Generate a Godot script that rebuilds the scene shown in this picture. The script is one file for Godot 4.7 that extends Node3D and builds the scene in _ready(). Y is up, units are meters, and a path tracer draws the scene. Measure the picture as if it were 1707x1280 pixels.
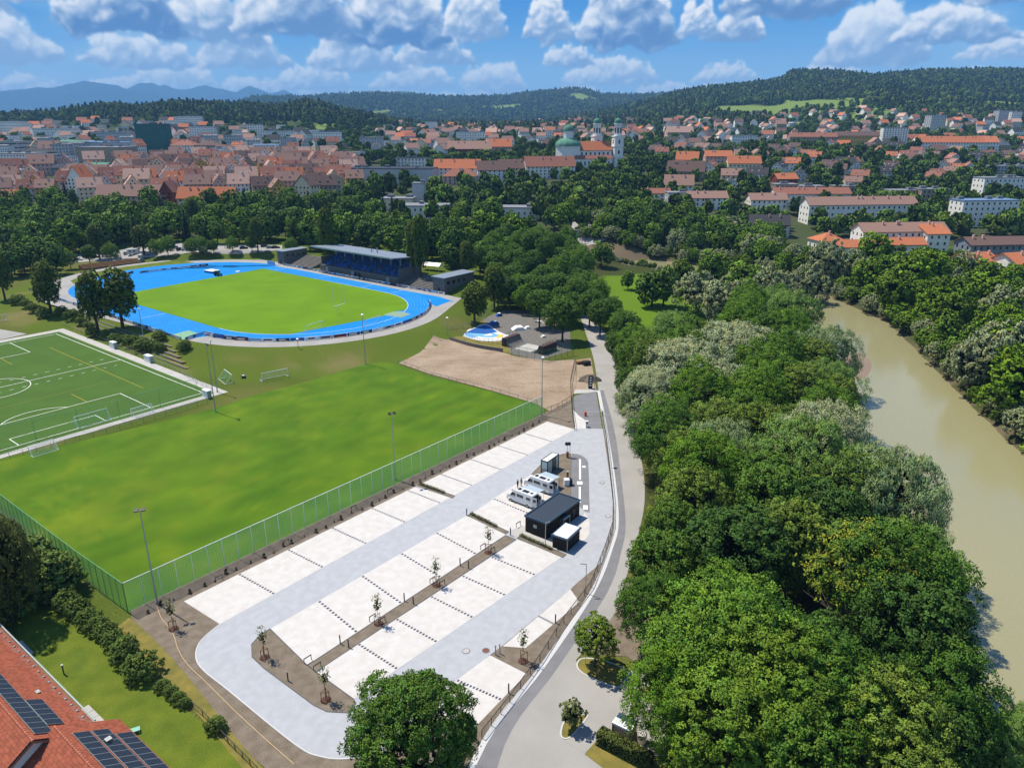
extends Node3D
# An aerial view over a new camper site, a lawn pitch and a stadium beside a river, with an old town and hills beyond.
# World: x right, y up, -z away; metres. The drone hovers 66 m above the lawn at the origin.

const EYE := 66.0
const RUN := Vector2(0.784, 0.621)       # the stadium's long axis on the ground (x, z)
const BACK := Vector2(0.621, -0.784)     # across it, away from the drone
const START := Vector2(-140.48, -272.23)
var names := {}
var mats := {}
var rng := RandomNumberGenerator.new()

func _ready():
	rng.seed = 20
	# --- camera
	var cam := Camera3D.new()
	cam.name = "camera"
	cam.fov = 54.978
	cam.near = 1.0
	cam.far = 60000.0
	add_child(cam)
	cam.position = Vector3(0, EYE, 0)
	cam.rotation_degrees = Vector3(-19.269, 0, 0)
	cam.current = true
	# --- sky, haze, exposure
	var env := Environment.new()
	env.background_mode = Environment.BG_SKY
	var air := PanoramaSkyMaterial.new()
	air.panorama = ImageTexture.create_from_image(make_sky())
	env.sky = Sky.new()
	env.sky.sky_material = air
	env.background_energy_multiplier = 0.72
	env.tonemap_mode = Environment.TONE_MAPPER_LINEAR
	env.tonemap_exposure = 1.5
	env.fog_enabled = true
	env.fog_density = 0.00008
	env.fog_light_color = Color(0.55, 0.78, 1.0)
	env.sdfgi_enabled = true
	env.ssao_enabled = true
	env.ssil_enabled = true
	var around := WorldEnvironment.new()
	around.name = "world_environment"
	around.environment = env
	add_child(around)
	# --- sun: high, from the left and slightly beyond the stadium
	var sun := DirectionalLight3D.new()
	sun.name = "sun"
	sun.light_energy = 1.5
	sun.light_color = Color(1.0, 0.965, 0.90)
	sun.light_angular_distance = 0.5
	sun.shadow_enabled = true
	add_child(sun)
	sun.look_at_from_position(Vector3(-6.55, 15.4, -4.57), Vector3.ZERO, Vector3.UP)
	# --- the place
	make_materials()
	build_ground()
	build_site()
	build_stadium()
	build_town()
	build_trees()
	build_objects()

# ---------------------------------------------------------------- helpers
func numbered(called: String) -> String:
	if not names.has(called):
		names[called] = 0
		return called
	names[called] += 1
	return "%s_%03d" % [called, names[called]]

func tag(o: Node, label := "", category := "", group := "", kind := ""):
	if label: o.set_meta("label", label)
	if category: o.set_meta("category", category)
	if group: o.set_meta("group", group)
	if kind: o.set_meta("kind", kind)
	return o

func piece(called: String, mesh: Mesh, mat: Material, parent: Node = null) -> MeshInstance3D:
	var o := MeshInstance3D.new()
	o.mesh = mesh
	if mat: o.material_override = mat
	if parent:
		o.name = called
		parent.add_child(o, true)
	else:
		o.name = numbered(called)
		add_child(o)
	return o

func thing(called: String, at: Vector3, turn := 0.0) -> Node3D:
	var o := Node3D.new()
	o.name = numbered(called)
	add_child(o)
	o.position = at
	o.rotation.y = turn
	return o

func copy(o: Node3D, at: Vector3, turn := 0.0) -> Node3D:
	var c: Node3D = o.duplicate()
	var stem := RegEx.create_from_string("_\\d{3}$").sub(o.name, "")
	c.name = numbered(stem)
	add_child(c)
	c.position = at
	c.rotation.y = turn
	return c

func v3(p: Vector2, y := 0.0) -> Vector3:
	return Vector3(p.x, y, p.y)

# heading (rotation.y) that turns local +x towards the direction d on the ground
func face(d: Vector2) -> float:
	return atan2(-d.y, d.x)

# A mesh under construction: flat faces, given counter-clockwise as seen from outside.
class Builder:
	var v := PackedVector3Array()
	var n := PackedVector3Array()
	var c := PackedColorArray()
	var col := Color.WHITE
	var t := Transform3D()

	func tri(p: Vector3, q: Vector3, r: Vector3):
		var a := t * p
		var b := t * q
		var d := t * r
		var m := (b - a).cross(d - a).normalized()
		v.append(a); v.append(d); v.append(b)
		for k in 3:
			n.append(m)
			c.append(col)

	func quad(p: Vector3, q: Vector3, r: Vector3, s: Vector3):
		tri(p, q, r)
		tri(p, r, s)

	func box(lo: Vector3, hi: Vector3, bottom := true):
		var a := Vector3(lo.x, lo.y, lo.z); var b := Vector3(hi.x, lo.y, lo.z)
		var d := Vector3(hi.x, lo.y, hi.z); var e := Vector3(lo.x, lo.y, hi.z)
		var h := Vector3(0, hi.y - lo.y, 0)
		quad(e, d, d + h, e + h)
		quad(d, b, b + h, d + h)
		quad(b, a, a + h, b + h)
		quad(a, e, e + h, a + h)
		quad(e + h, d + h, b + h, a + h)
		if bottom: quad(a, b, d, e)

	func crate(mid: Vector3, size: Vector3):
		box(mid - size / 2, mid + size / 2)

	# a bar from p to q of the given width (across, level) and height
	func bar(p: Vector3, q: Vector3, w: float, h: float):
		var x := (q - p).normalized()
		var up := Vector3.UP if absf(x.y) < 0.9 else Vector3.RIGHT
		var z := x.cross(up).normalized() * w / 2
		var y := z.cross(x).normalized() * h / 2
		var f := [p - z - y, p + z - y, p + z + y, p - z + y]
		var g := [q - z - y, q + z - y, q + z + y, q - z + y]
		for k in 4:
			var j := (k + 1) % 4
			quad(f[j], f[k], g[k], g[j])
		quad(f[0], f[1], f[2], f[3])
		quad(g[3], g[2], g[1], g[0])

	func tube(p: Vector3, q: Vector3, r0: float, r1: float, sides := 6, caps := true):
		var x := (q - p).normalized()
		var up := Vector3.UP if absf(x.y) < 0.9 else Vector3.RIGHT
		var z := x.cross(up).normalized()
		var y := z.cross(x).normalized()
		for k in sides:
			var a := TAU * k / sides
			var b := TAU * (k + 1) / sides
			var da := z * cos(a) + y * sin(a)
			var db := z * cos(b) + y * sin(b)
			quad(p + db * r0, p + da * r0, q + da * r1, q + db * r1)
			if caps:
				tri(p, p + da * r0, p + db * r0)
				tri(q, q + db * r1, q + da * r1)

	# an upright prism over a ground outline (x, z), any turning sense
	func prism(o: PackedVector2Array, y0: float, y1: float, top := true):
		var ring := o
		if Geometry2D.is_polygon_clockwise(ring):
			ring = o.duplicate()
			ring.reverse()
		for k in ring.size():
			var p := ring[k]
			var q := ring[(k + 1) % ring.size()]
			quad(Vector3(q.x, y0, q.y), Vector3(p.x, y0, p.y), Vector3(p.x, y1, p.y), Vector3(q.x, y1, q.y))
		if top: flat(ring, y1)

	func flat(o: PackedVector2Array, y: float):
		var idx := Geometry2D.triangulate_polygon(o)
		for k in range(0, idx.size(), 3):
			var p := o[idx[k]]
			var q := o[idx[k + 1]]
			var r := o[idx[k + 2]]
			if (q - p).cross(r - p) > 0.0:
				tri(Vector3(p.x, y, p.y), Vector3(r.x, y, r.y), Vector3(q.x, y, q.y))
			else:
				tri(Vector3(p.x, y, p.y), Vector3(q.x, y, q.y), Vector3(r.x, y, r.y))

	func ball(mid: Vector3, r: Vector3, rings := 6, sides := 8):
		for i in rings:
			var a := PI * i / rings - PI / 2
			var b := PI * (i + 1) / rings - PI / 2
			for k in sides:
				var u := TAU * k / sides
				var w := TAU * (k + 1) / sides
				quad(mid + r * Vector3(cos(a) * cos(w), sin(a), cos(a) * sin(w)), mid + r * Vector3(cos(a) * cos(u), sin(a), cos(a) * sin(u)), mid + r * Vector3(cos(b) * cos(u), sin(b), cos(b) * sin(u)), mid + r * Vector3(cos(b) * cos(w), sin(b), cos(b) * sin(w)))

	func mesh() -> ArrayMesh:
		var a := []
		a.resize(Mesh.ARRAY_MAX)
		a[Mesh.ARRAY_VERTEX] = v
		a[Mesh.ARRAY_NORMAL] = n
		a[Mesh.ARRAY_COLOR] = c
		var m := ArrayMesh.new()
		m.add_surface_from_arrays(Mesh.PRIMITIVE_TRIANGLES, a)
		return m

# a soft curve through points
func curve(p: PackedVector2Array, closed := false, steps := 6) -> PackedVector2Array:
	var out := PackedVector2Array()
	var n := p.size()
	var last := n if closed else n - 1
	for i in last:
		var a := p[(i - 1 + n) % n] if closed or i > 0 else p[0]
		var b := p[i]
		var c := p[(i + 1) % n]
		var d := p[(i + 2) % n] if closed or i + 2 < n else p[n - 1]
		for k in steps:
			var t := float(k) / steps
			out.append(b.cubic_interpolate(c, a, d, t))
	if not closed: out.append(p[n - 1])
	return out

# a strip of the given width along a path
func strip(p: PackedVector2Array, w0: float, w1: float) -> PackedVector2Array:
	var l := PackedVector2Array()
	var r := PackedVector2Array()
	for i in p.size():
		var d := (p[mini(i + 1, p.size() - 1)] - p[maxi(i - 1, 0)]).normalized()
		var s := Vector2(-d.y, d.x)
		l.append(p[i] + s * w0)
		r.append(p[i] + s * w1)
	r.reverse()
	l.append_array(r)
	return l

func pv(a: Array) -> PackedVector2Array:
	return PackedVector2Array(a)

# a flat sheet on the ground
func sheet(called: String, o: PackedVector2Array, y: float, mat: Material, label := "", kind := "structure", parent: Node = null) -> MeshInstance3D:
	var b := Builder.new()
	b.flat(o, y)
	var s := piece(called, b.mesh(), mat, parent)
	if not parent: tag(s, label, "", "", kind)
	return s

# a low kerb that follows a path
func kerb(called: String, p: PackedVector2Array, w: float, h: float, mat: Material, label: String):
	var b := Builder.new()
	for i in p.size() - 1:
		b.bar(v3(p[i], h / 2 - 0.05), v3(p[i + 1], h / 2 - 0.05), w, h + 0.1)
	tag(piece(called, b.mesh(), mat), label, "", "", "structure")

# ---------------------------------------------------------------- materials
func noise_tex(seed_at: int, freq: float, lo: Color, hi: Color, octaves := 4, size := 512, kind := FastNoiseLite.TYPE_SIMPLEX_SMOOTH, contrast := 0.5) -> NoiseTexture2D:
	var f := FastNoiseLite.new()
	f.noise_type = kind
	f.seed = seed_at
	f.frequency = freq
	f.fractal_octaves = octaves
	var g := Gradient.new()
	g.offsets = PackedFloat32Array([0.5 - contrast / 2, 0.5 + contrast / 2])
	g.colors = PackedColorArray([lo, hi])
	var t := NoiseTexture2D.new()
	t.width = size
	t.height = size
	t.seamless = true
	t.noise = f
	t.color_ramp = g
	t.generate_mipmaps = false
	return t

# world-mapped material: fine texture of `tile` metres, multiplied by a coarse one of `tile2` metres
func ground_mat(key: String, fine: Texture2D, tile: float, coarse: Texture2D = null, tile2 := 40.0, rough := 0.9, spec := 0.25) -> StandardMaterial3D:
	var m := StandardMaterial3D.new()
	m.resource_name = key
	m.albedo_texture = fine
	m.uv1_triplanar = true
	m.uv1_world_triplanar = true
	m.uv1_scale = Vector3.ONE / tile
	m.roughness = rough
	m.metallic_specular = spec
	if coarse:
		m.detail_enabled = true
		m.detail_albedo = coarse
		m.detail_blend_mode = BaseMaterial3D.BLEND_MODE_MUL
		m.detail_uv_layer = BaseMaterial3D.DETAIL_UV_2
		m.uv2_triplanar = true
		m.uv2_world_triplanar = true
		m.uv2_scale = Vector3.ONE / tile2
	mats[key] = m
	return m

func plain(key: String, c: Color, rough := 0.7, metal := 0.0, spec := 0.4) -> StandardMaterial3D:
	var m := StandardMaterial3D.new()
	m.resource_name = key
	m.albedo_color = c
	m.roughness = rough
	m.metallic = metal
	m.metallic_specular = spec
	mats[key] = m
	return m

func vertex_mat(key: String, rough := 0.8, spec := 0.3) -> StandardMaterial3D:
	var m := plain(key, Color.WHITE, rough, 0.0, spec)
	m.vertex_color_use_as_albedo = true
	return m

func make_materials():
	var patch := noise_tex(3, 0.012, Color(0.78, 0.84, 0.80), Color(1.0, 0.985, 0.93), 5, 512, FastNoiseLite.TYPE_SIMPLEX_SMOOTH, 0.8)
	var patch2 := noise_tex(9, 0.010, Color(0.955, 0.955, 0.95), Color(1, 1, 1), 5, 512)
	var blotch := noise_tex(31, 0.02, Color(0.86, 0.85, 0.84), Color(1, 1, 1), 5, 512, FastNoiseLite.TYPE_SIMPLEX_SMOOTH, 0.8)
	ground_mat("lawn", noise_tex(5, 0.09, Color(0.40, 0.565, 0.055), Color(0.475, 0.635, 0.098), 5), 9.0, patch, 90.0)
	mats.lawn.vertex_color_use_as_albedo = true
	ground_mat("garden", noise_tex(8, 0.07, Color(0.33, 0.385, 0.10), Color(0.42, 0.46, 0.15), 4), 7.0, patch, 30.0)
	ground_mat("stadium_lawn", noise_tex(6, 0.06, Color(0.335, 0.475, 0.015), Color(0.39, 0.52, 0.04), 4), 9.0, noise_tex(41, 0.012, Color(0.93, 0.94, 0.9), Color(1, 1, 1), 3, 256), 70.0)
	ground_mat("turf", noise_tex(7, 0.08, Color(0.235, 0.345, 0.115), Color(0.275, 0.385, 0.14), 3), 6.0, patch2, 60.0)
	ground_mat("stall_paving", noise_tex(11, 0.12, Color(0.69, 0.68, 0.668), Color(0.79, 0.78, 0.768), 3), 3.1, noise_tex(51, 0.03, Color(0.955, 0.945, 0.935), Color(1, 1, 1), 5, 512, FastNoiseLite.TYPE_SIMPLEX_SMOOTH, 0.7), 31.0)
	ground_mat("drive_paving", noise_tex(12, 0.10, Color(0.585, 0.594, 0.612), Color(0.685, 0.694, 0.71), 3), 3.3, noise_tex(52, 0.03, Color(0.95, 0.95, 0.95), Color(1, 1, 1), 5, 512, FastNoiseLite.TYPE_SIMPLEX_SMOOTH, 0.7), 29.0)
	ground_mat("old_road", noise_tex(13, 0.10, Color(0.555, 0.545, 0.53), Color(0.61, 0.60, 0.585), 4), 7.0, patch2, 45.0)
	ground_mat("fresh_asphalt", noise_tex(14, 0.15, Color(0.43, 0.43, 0.445), Color(0.48, 0.48, 0.49), 4), 4.0, patch2, 16.0)
	ground_mat("soil", noise_tex(15, 0.07, Color(0.40, 0.365, 0.32), Color(0.53, 0.485, 0.43), 5), 5.0, blotch, 21.0)
	ground_mat("sand", noise_tex(16, 0.05, Color(0.57, 0.51, 0.44), Color(0.63, 0.565, 0.49), 5), 23.0, noise_tex(44, 0.012, Color(0.88, 0.86, 0.84), Color(1, 1, 1), 4, 512, FastNoiseLite.TYPE_SIMPLEX_SMOOTH, 0.9), 71.0)
	ground_mat("dry_grass", noise_tex(17, 0.09, Color(0.42, 0.39, 0.18), Color(0.56, 0.50, 0.29), 5), 5.0, patch, 14.0)
	ground_mat("track_blue", noise_tex(18, 0.08, Color(0.0, 0.45, 0.73), Color(0.02, 0.49, 0.78), 3, 256), 8.0, patch2, 50.0, 0.8)
	ground_mat("concrete", noise_tex(19, 0.06, Color(0.60, 0.59, 0.57), Color(0.72, 0.71, 0.69), 4), 4.0, patch2, 22.0)
	ground_mat("grey_concrete", noise_tex(20, 0.05, Color(0.37, 0.36, 0.35), Color(0.50, 0.49, 0.47), 5), 5.0, blotch, 13.0)
	ground_mat("gravel_bank", noise_tex(21, 0.1, Color(0.45, 0.39, 0.34), Color(0.56, 0.49, 0.43), 4), 4.0)
	mats.sand.vertex_color_use_as_albedo = true
	plain("kerb_stone", Color(0.70, 0.70, 0.70), 0.85)
	plain("dark_kerb", Color(0.33, 0.33, 0.34), 0.85)
	plain("dark_paver", Color(0.25, 0.26, 0.32), 0.85)
	plain("white_line", Color(0.88, 0.88, 0.87), 0.8)
	plain("yellow_line", Color(0.62, 0.55, 0.08), 0.8)
	plain("white_metal", Color(0.86, 0.87, 0.87), 0.4)
	plain("steel", Color(0.50, 0.52, 0.52), 0.45, 0.6)
	plain("galvanised", Color(0.62, 0.65, 0.64), 0.5, 0.4)
	plain("dark_metal", Color(0.13, 0.14, 0.15), 0.5)
	plain("anthracite", Color(0.10, 0.12, 0.15), 0.55)
	plain("green_metal", Color(0.13, 0.36, 0.22), 0.55)
	plain("net_green", Color(0.34, 0.60, 0.42), 0.6)
	plain("net_white", Color(0.62, 0.70, 0.66), 0.7)
	plain("glass_dark", Color(0.03, 0.04, 0.05), 0.12, 0.0, 0.6)
	plain("rubber", Color(0.03, 0.03, 0.03), 0.8)
	plain("bark", Color(0.30, 0.25, 0.20), 0.95, 0.0, 0.1)
	plain("wood", Color(0.50, 0.37, 0.24), 0.8)
	plain("blue_paint", Color(0.05, 0.30, 0.60), 0.6)
	plain("orange_paint", Color(0.80, 0.28, 0.06), 0.6)
	plain("red_paint", Color(0.55, 0.07, 0.06), 0.6)
	vertex_mat("painted")
	var land := vertex_mat("land", 0.95, 0.1)
	land.albedo_texture = noise_tex(22, 0.05, Color(0.80, 0.80, 0.78), Color(1, 1, 1), 5)
	land.uv1_triplanar = true
	land.uv1_world_triplanar = true
	land.uv1_scale = Vector3.ONE / 12.0
	var w := plain("river_water", Color(0.535, 0.52, 0.385), 0.07, 0.0, 0.5)
	var f := FastNoiseLite.new()
	f.frequency = 0.02
	f.fractal_octaves = 4
	var nt := NoiseTexture2D.new()
	nt.noise = f
	nt.seamless = true
	nt.as_normal_map = true
	nt.bump_strength = 3.0
	w.normal_enabled = true
	w.normal_texture = nt
	w.normal_scale = 0.4
	w.uv1_triplanar = true
	w.uv1_world_triplanar = true
	w.uv1_scale = Vector3(1, 1, 1) / 9.0

# ---------------------------------------------------------------- the lie of the land
const RISE_AT := [0.0, 430.0, 520.0, 600.0, 750.0, 900.0, 1200.0, 1600.0, 2200.0, 3500.0, 6000.0, 12000.0, 40000.0]
const RISE := [0.0, 0.0, 4.0, 10.0, 20.0, 28.0, 39.0, 48.0, 56.0, 62.0, 70.0, 80.0, 100.0]
const RIVER = [[62, -20, 17.0], [79, -77, 19.0], [92, -136, 17.0], [101, -180, 17.5], [111, -225, 18.0], [120, -265, 18.0], [119, -308, 16.0], [104, -348, 14.0], [76, -382, 14.0], [50, -399, 15.0], [25, -428, 16.0], [-1, -432, 14.0], [-60, -445, 13.0], [-130, -470, 12.0]]
# ridges: distance, breadth, [bearing, crest height]
const RIDGES := [
	[1900.0, 430.0, [-0.8085, -0.6550, -0.5783, -0.5192, -0.4747, -0.4325, -0.3864, -0.3250, -0.2943, -0.2636, -0.2406, -0.2176, -0.1946, -0.1485, -0.0718], [79.0, 75.0, 81.0, 97.0, 93.0, 102.0, 100.0, 96.0, 93.0, 106.0, 98.0, 90.0, 78.0, 60.0, 45.0]],
	[5500.0, 1300.0, [-0.4248, -0.3634, -0.3250, -0.2713, -0.2252, -0.1946, -0.1255, -0.0718, -0.0180, 0.0357, 0.0664, 0.0856, 0.1124, 0.1585, 0.2045, 0.2659, 0.3427, 0.4962, 0.6497], [85.0, 184.0, 235.0, 235.0, 247.0, 262.0, 247.0, 235.0, 239.0, 270.0, 282.0, 289.0, 251.0, 243.0, 251.0, 262.0, 243.0, 145.0, 85.0]],
	[9500.0, 1500.0, [-0.2713, -0.1946, -0.1715, -0.1485, -0.1255, -0.1025, -0.0411, 0.0357], [100.0, 304.0, 392.0, 446.0, 439.0, 378.0, 236.0, 100.0]],
	[3000.0, 800.0, [-0.0027, 0.0741, 0.1508, 0.2122, 0.2506, 0.2889, 0.3350, 0.3519, 0.3734, 0.4041, 0.4424, 0.4578, 0.4885, 0.5192, 0.5576, 0.6036, 0.6550, 0.7648, 0.9566, 1.1869], [39.0, 76.0, 119.0, 166.0, 181.0, 190.0, 207.0, 234.0, 236.0, 232.0, 221.0, 217.0, 228.0, 236.0, 238.0, 242.0, 240.0, 240.0, 194.0, 109.0]],
	[1900.0, 420.0, [0.1124, 0.1892, 0.2659, 0.3427, 0.4194, 0.4731, 0.5269, 0.5883, 0.6550, 0.8031, 1.0334], [45.0, 63.0, 74.0, 76.0, 93.0, 104.0, 93.0, 85.0, 90.0, 93.0, 66.0]]
]

func along(at: Array, to: Array, x: float) -> float:
	if x <= at[0]: return to[0]
	for i in range(1, at.size()):
		if x < at[i]:
			return lerpf(to[i - 1], to[i], (x - at[i - 1]) / float(at[i] - at[i - 1]))
	return to[-1]

func river_gap(p: Vector2) -> float:      # distance beyond the water's edge (negative: in the river)
	var best := 1e9
	for i in RIVER.size() - 1:
		var a := Vector2(RIVER[i][0], RIVER[i][1])
		var b := Vector2(RIVER[i + 1][0], RIVER[i + 1][1])
		var t := clampf((p - a).dot(b - a) / (b - a).length_squared(), 0.0, 1.0)
		best = minf(best, p.distance_to(a.lerp(b, t)) - lerpf(RIVER[i][2], RIVER[i + 1][2], t))
	return best

func oval_gap(p: Vector2) -> float:       # distance from the middle line of the running track
	var r := p - START
	return Vector2(r.dot(RUN) - clampf(r.dot(RUN), -29.4, 55.0), r.dot(BACK) - 36.7).length()

func lie(x: float, z: float) -> float:    # height of the land
	var d := -z
	var h := along(RISE_AT, RISE, maxf(d, 0.0))
	var r := Vector2(x, z) - START
	var a := r.dot(RUN)
	var p := r.dot(BACK)
	var outer := 5.5 * smoothstep(45.0, 75.0, p) * smoothstep(95.0, 70.0, a)
	if d < 700.0:
		var q := oval_gap(Vector2(x, z))
		var t := smoothstep(52.0, 66.0, q) if p < 40.0 else smoothstep(56.0, 64.0, q)
		h += 2.2 * (1.0 - t) + outer * t
		if d < 520.0 and x > -160.0:
			h -= 4.2 * (1.0 - smoothstep(-3.0, 5.0, river_gap(Vector2(x, z))))
	else:
		h += outer
		var u := x / d
		for k in RIDGES:
			var e: float = (d - k[0]) / k[1]
			if absf(e) > 4.0: continue
			h += maxf(0.0, along(k[2], k[3], u) - along(RISE_AT, RISE, k[0])) * exp(-e * e if e < 0.0 else -e * e * 0.36)
	return h

const MEADOWS := [   # bright pastures on the hillsides: middle (x, z), half breadth, half depth
	[557, -1861, 97, 252], [713, -1695, 81, 394], [824, -1880, 24, 207], [1040, -2181, 26, 267], [916, -1759, 20, 104], [1143, -1766, 68, 210], [721, -2081, 9, 262], [552, -1510, 25, 96], [-699, -4044, 89, 235], [435, -4737, 100, 214], [-53, -4456, 113, 162], [-345, -1442, 28, 72], [387, -2594, 44, 144], [-402, -4264, 90, 105]]

func meadow(x: float, z: float) -> bool:
	for k in MEADOWS:
		var e := Vector2((x - k[0]) / k[2], (z - k[1]) / k[3])
		if e.length_squared() < 1.7 and e.length() < 1.0 + 0.16 * sin(e.angle() * 3.0 + k[0]) + 0.08 * sin(e.angle() * 7.0): return true
	return false

func land_color(x: float, z: float, h: float) -> Color:
	var d := -z
	var n := wisp.get_noise_2d(x * 0.03, z * 0.03)
	var grass := Color(0.085, 0.12, 0.02).lerp(Color(0.135, 0.14, 0.04), clampf(0.5 + n * 1.4, 0.0, 1.0))
	if d > 1200.0:
		return Color(0.17, 0.24, 0.06) if meadow(x, z) else Color(0.06, 0.085, 0.025)
	if d > 430.0:
		return Color(0.08, 0.085, 0.05).lerp(Color(0.06, 0.085, 0.03), clampf(0.5 + n, 0.0, 1.0))
	var r := Vector2(x, z) - START
	var q := oval_gap(Vector2(x, z))
	if q > 46.0 and q < 75.0 and r.dot(BACK) < 50.0:
		grass = grass.lerp(Color(0.10, 0.15, 0.02), 0.65).lerp(Color(0.20, 0.17, 0.075), clampf(n * 2.2 - 0.25, 0.0, 0.85) * smoothstep(56.0, 62.0, q))
	elif r.dot(BACK) > 60.0:
		grass = Color(0.085, 0.135, 0.018).lerp(grass, 0.35)
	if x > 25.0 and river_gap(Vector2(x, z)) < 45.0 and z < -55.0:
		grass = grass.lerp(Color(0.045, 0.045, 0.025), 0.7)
	if x > 20.0 and river_gap(Vector2(x, z)) < 1.5:
		grass = Color(0.15, 0.12, 0.08)
	if Vector2(x - 60.0, (z + 295.0) * 0.62).length() < 33.0 + n * 8.0 and x > 34.0:
		grass = Color(0.12, 0.20, 0.018)
	return grass

func build_ground():
	cloud_noise(11)
	var zs := []
	var d := -60.0
	while d < 15000.0:
		zs.append(-d)
		d += 4.0 if d < 470.0 else maxf(4.0, d * 0.013)
	var cols := 230
	var v := PackedVector3Array()
	var c := PackedColorArray()
	var idx := PackedInt32Array()
	for z in zs:
		var wide := maxf(430.0, -z * 0.98)
		for k in cols + 1:
			var x := lerpf(-wide, wide, float(k) / cols)
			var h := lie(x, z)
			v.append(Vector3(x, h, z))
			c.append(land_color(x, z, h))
	for i in zs.size() - 1:
		for k in cols:
			var a := i * (cols + 1) + k
			idx.append_array(PackedInt32Array([a, a + cols + 1, a + 1, a + 1, a + cols + 1, a + cols + 2]))
	var st := SurfaceTool.new()
	var arr := []
	arr.resize(Mesh.ARRAY_MAX)
	arr[Mesh.ARRAY_VERTEX] = v
	arr[Mesh.ARRAY_COLOR] = c
	arr[Mesh.ARRAY_INDEX] = idx
	var raw := ArrayMesh.new()
	raw.add_surface_from_arrays(Mesh.PRIMITIVE_TRIANGLES, arr)
	st.create_from(raw, 0)
	st.generate_normals()
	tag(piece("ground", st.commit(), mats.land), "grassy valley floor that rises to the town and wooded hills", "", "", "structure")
	# the river
	var mid := PackedVector2Array()
	for k in RIVER: mid.append(Vector2(k[0], k[1]))
	var l := PackedVector2Array()
	var r := PackedVector2Array()
	for i in RIVER.size():
		var t := (mid[mini(i + 1, mid.size() - 1)] - mid[maxi(i - 1, 0)]).normalized()
		var w: float = RIVER[i][2] + 4.0
		l.append(mid[i] + Vector2(-t.y, t.x) * w)
		r.append(mid[i] - Vector2(-t.y, t.x) * w)
	l = curve(l)
	r = curve(r)
	var b := Builder.new()
	for i in l.size() - 1:
		b.quad(v3(l[i], -2.4), v3(l[i + 1], -2.4), v3(r[i + 1], -2.4), v3(r[i], -2.4))
	tag(piece("river", b.mesh(), mats.river_water), "milky olive river bending between wooded banks", "", "", "structure")
	# gravel point on the inside of the bend
	b = Builder.new()
	var g := curve(pv([Vector2(110.43, -227.86), Vector2(111.20, -218.18), Vector2(105.26, -205.25), Vector2(98.06, -197.72), Vector2(96.29, -203.59), Vector2(101.54, -218.18)]), true)
	var m := Vector2.ZERO
	for p in g: m += p / g.size()
	for i in g.size():
		var p := g[i]
		var q := g[(i + 1) % g.size()]
		b.tri(v3(m, -1.5), v3(q, -2.45), v3(p, -2.45))
	tag(piece("gravel_bank", b.mesh(), mats.gravel_bank), "pinkish gravel bank on the inside of the river bend", "", "", "structure")
	build_mountains()

# the Alps, 14 km away: a broad relief with ridges and gullies
func build_mountains():
	var f := FastNoiseLite.new()
	f.seed = 4
	f.noise_type = FastNoiseLite.TYPE_SIMPLEX_SMOOTH
	f.fractal_type = FastNoiseLite.FRACTAL_RIDGED
	f.fractal_octaves = 5
	f.frequency = 0.0004
	for part in [["mountain_range", 14000.0, [-0.9006, -0.7701, -0.6550, -0.6167, -0.5975, -0.5783, -0.5553, -0.5399, -0.5284, -0.5130, -0.4977, -0.4823, -0.4670, -0.4248, -0.4018, -0.3634, -0.3250, -0.2559, -0.1946, -0.0718], [517.0, 665.0, 645.0, 685.0, 704.0, 685.0, 753.0, 773.0, 763.0, 734.0, 724.0, 645.0, 586.0, 517.0, 487.0, 467.0, 447.0, 447.0, 267.0, 15.0], "long blue mountain massif on the left of the horizon"], ["mountain_range", 15500.0, [-0.9006, -0.5399, -0.5015, -0.4823, -0.4670, -0.4540, -0.4440, -0.4378, -0.4248, -0.4110, -0.3979, -0.3849, -0.3695, -0.3634, -0.3480, -0.3404, -0.3312, -0.3173, -0.3058, -0.2959, -0.2866, -0.2736, -0.2406, -0.1639, -0.0718], [400.0, 455.0, 675.0, 751.0, 827.0, 816.0, 762.0, 794.0, 718.0, 707.0, 751.0, 773.0, 729.0, 729.0, 664.0, 707.0, 762.0, 718.0, 664.0, 696.0, 729.0, 620.0, 488.0, 400.0, 9.0], "pale far mountain peaks behind the blue massif"]]:
		var v := PackedVector3Array()
		var idx := PackedInt32Array()
		var cols := 420
		var rows := 30
		for i in rows + 1:
			var t := float(i) / rows * 2.0 - 1.0
			var d: float = part[1] + t * 2600.0
			for k in cols + 1:
				var u := lerpf(-0.90, -0.072, float(k) / cols)
				var crest: float = along(part[2], part[3], u + 0.0046 * t)
				var x := u * d
				var n := f.get_noise_2d(x, d)
				var side := 1.0 - absf(t)
				var h := crest * (side * 0.85 + 0.15 * smoothstep(0.0, 1.0, side)) + n * 300.0 * side * (1.0 - side) * 2.2 + n * 60.0 * side
				v.append(Vector3(x, maxf(h, -50.0 if side > 0.01 else -200.0), -d))
		for i in rows:
			for k in cols:
				var a := i * (cols + 1) + k
				idx.append_array(PackedInt32Array([a, a + cols + 1, a + 1, a + 1, a + cols + 1, a + cols + 2]))
		var arr := []
		arr.resize(Mesh.ARRAY_MAX)
		arr[Mesh.ARRAY_VERTEX] = v
		arr[Mesh.ARRAY_INDEX] = idx
		var raw := ArrayMesh.new()
		raw.add_surface_from_arrays(Mesh.PRIMITIVE_TRIANGLES, arr)
		var st := SurfaceTool.new()
		st.create_from(raw, 0)
		st.generate_normals()
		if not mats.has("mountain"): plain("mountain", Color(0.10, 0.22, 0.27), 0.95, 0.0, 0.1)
		tag(piece(part[0], st.commit(), mats.mountain), part[4], "", "", "structure")

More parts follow.
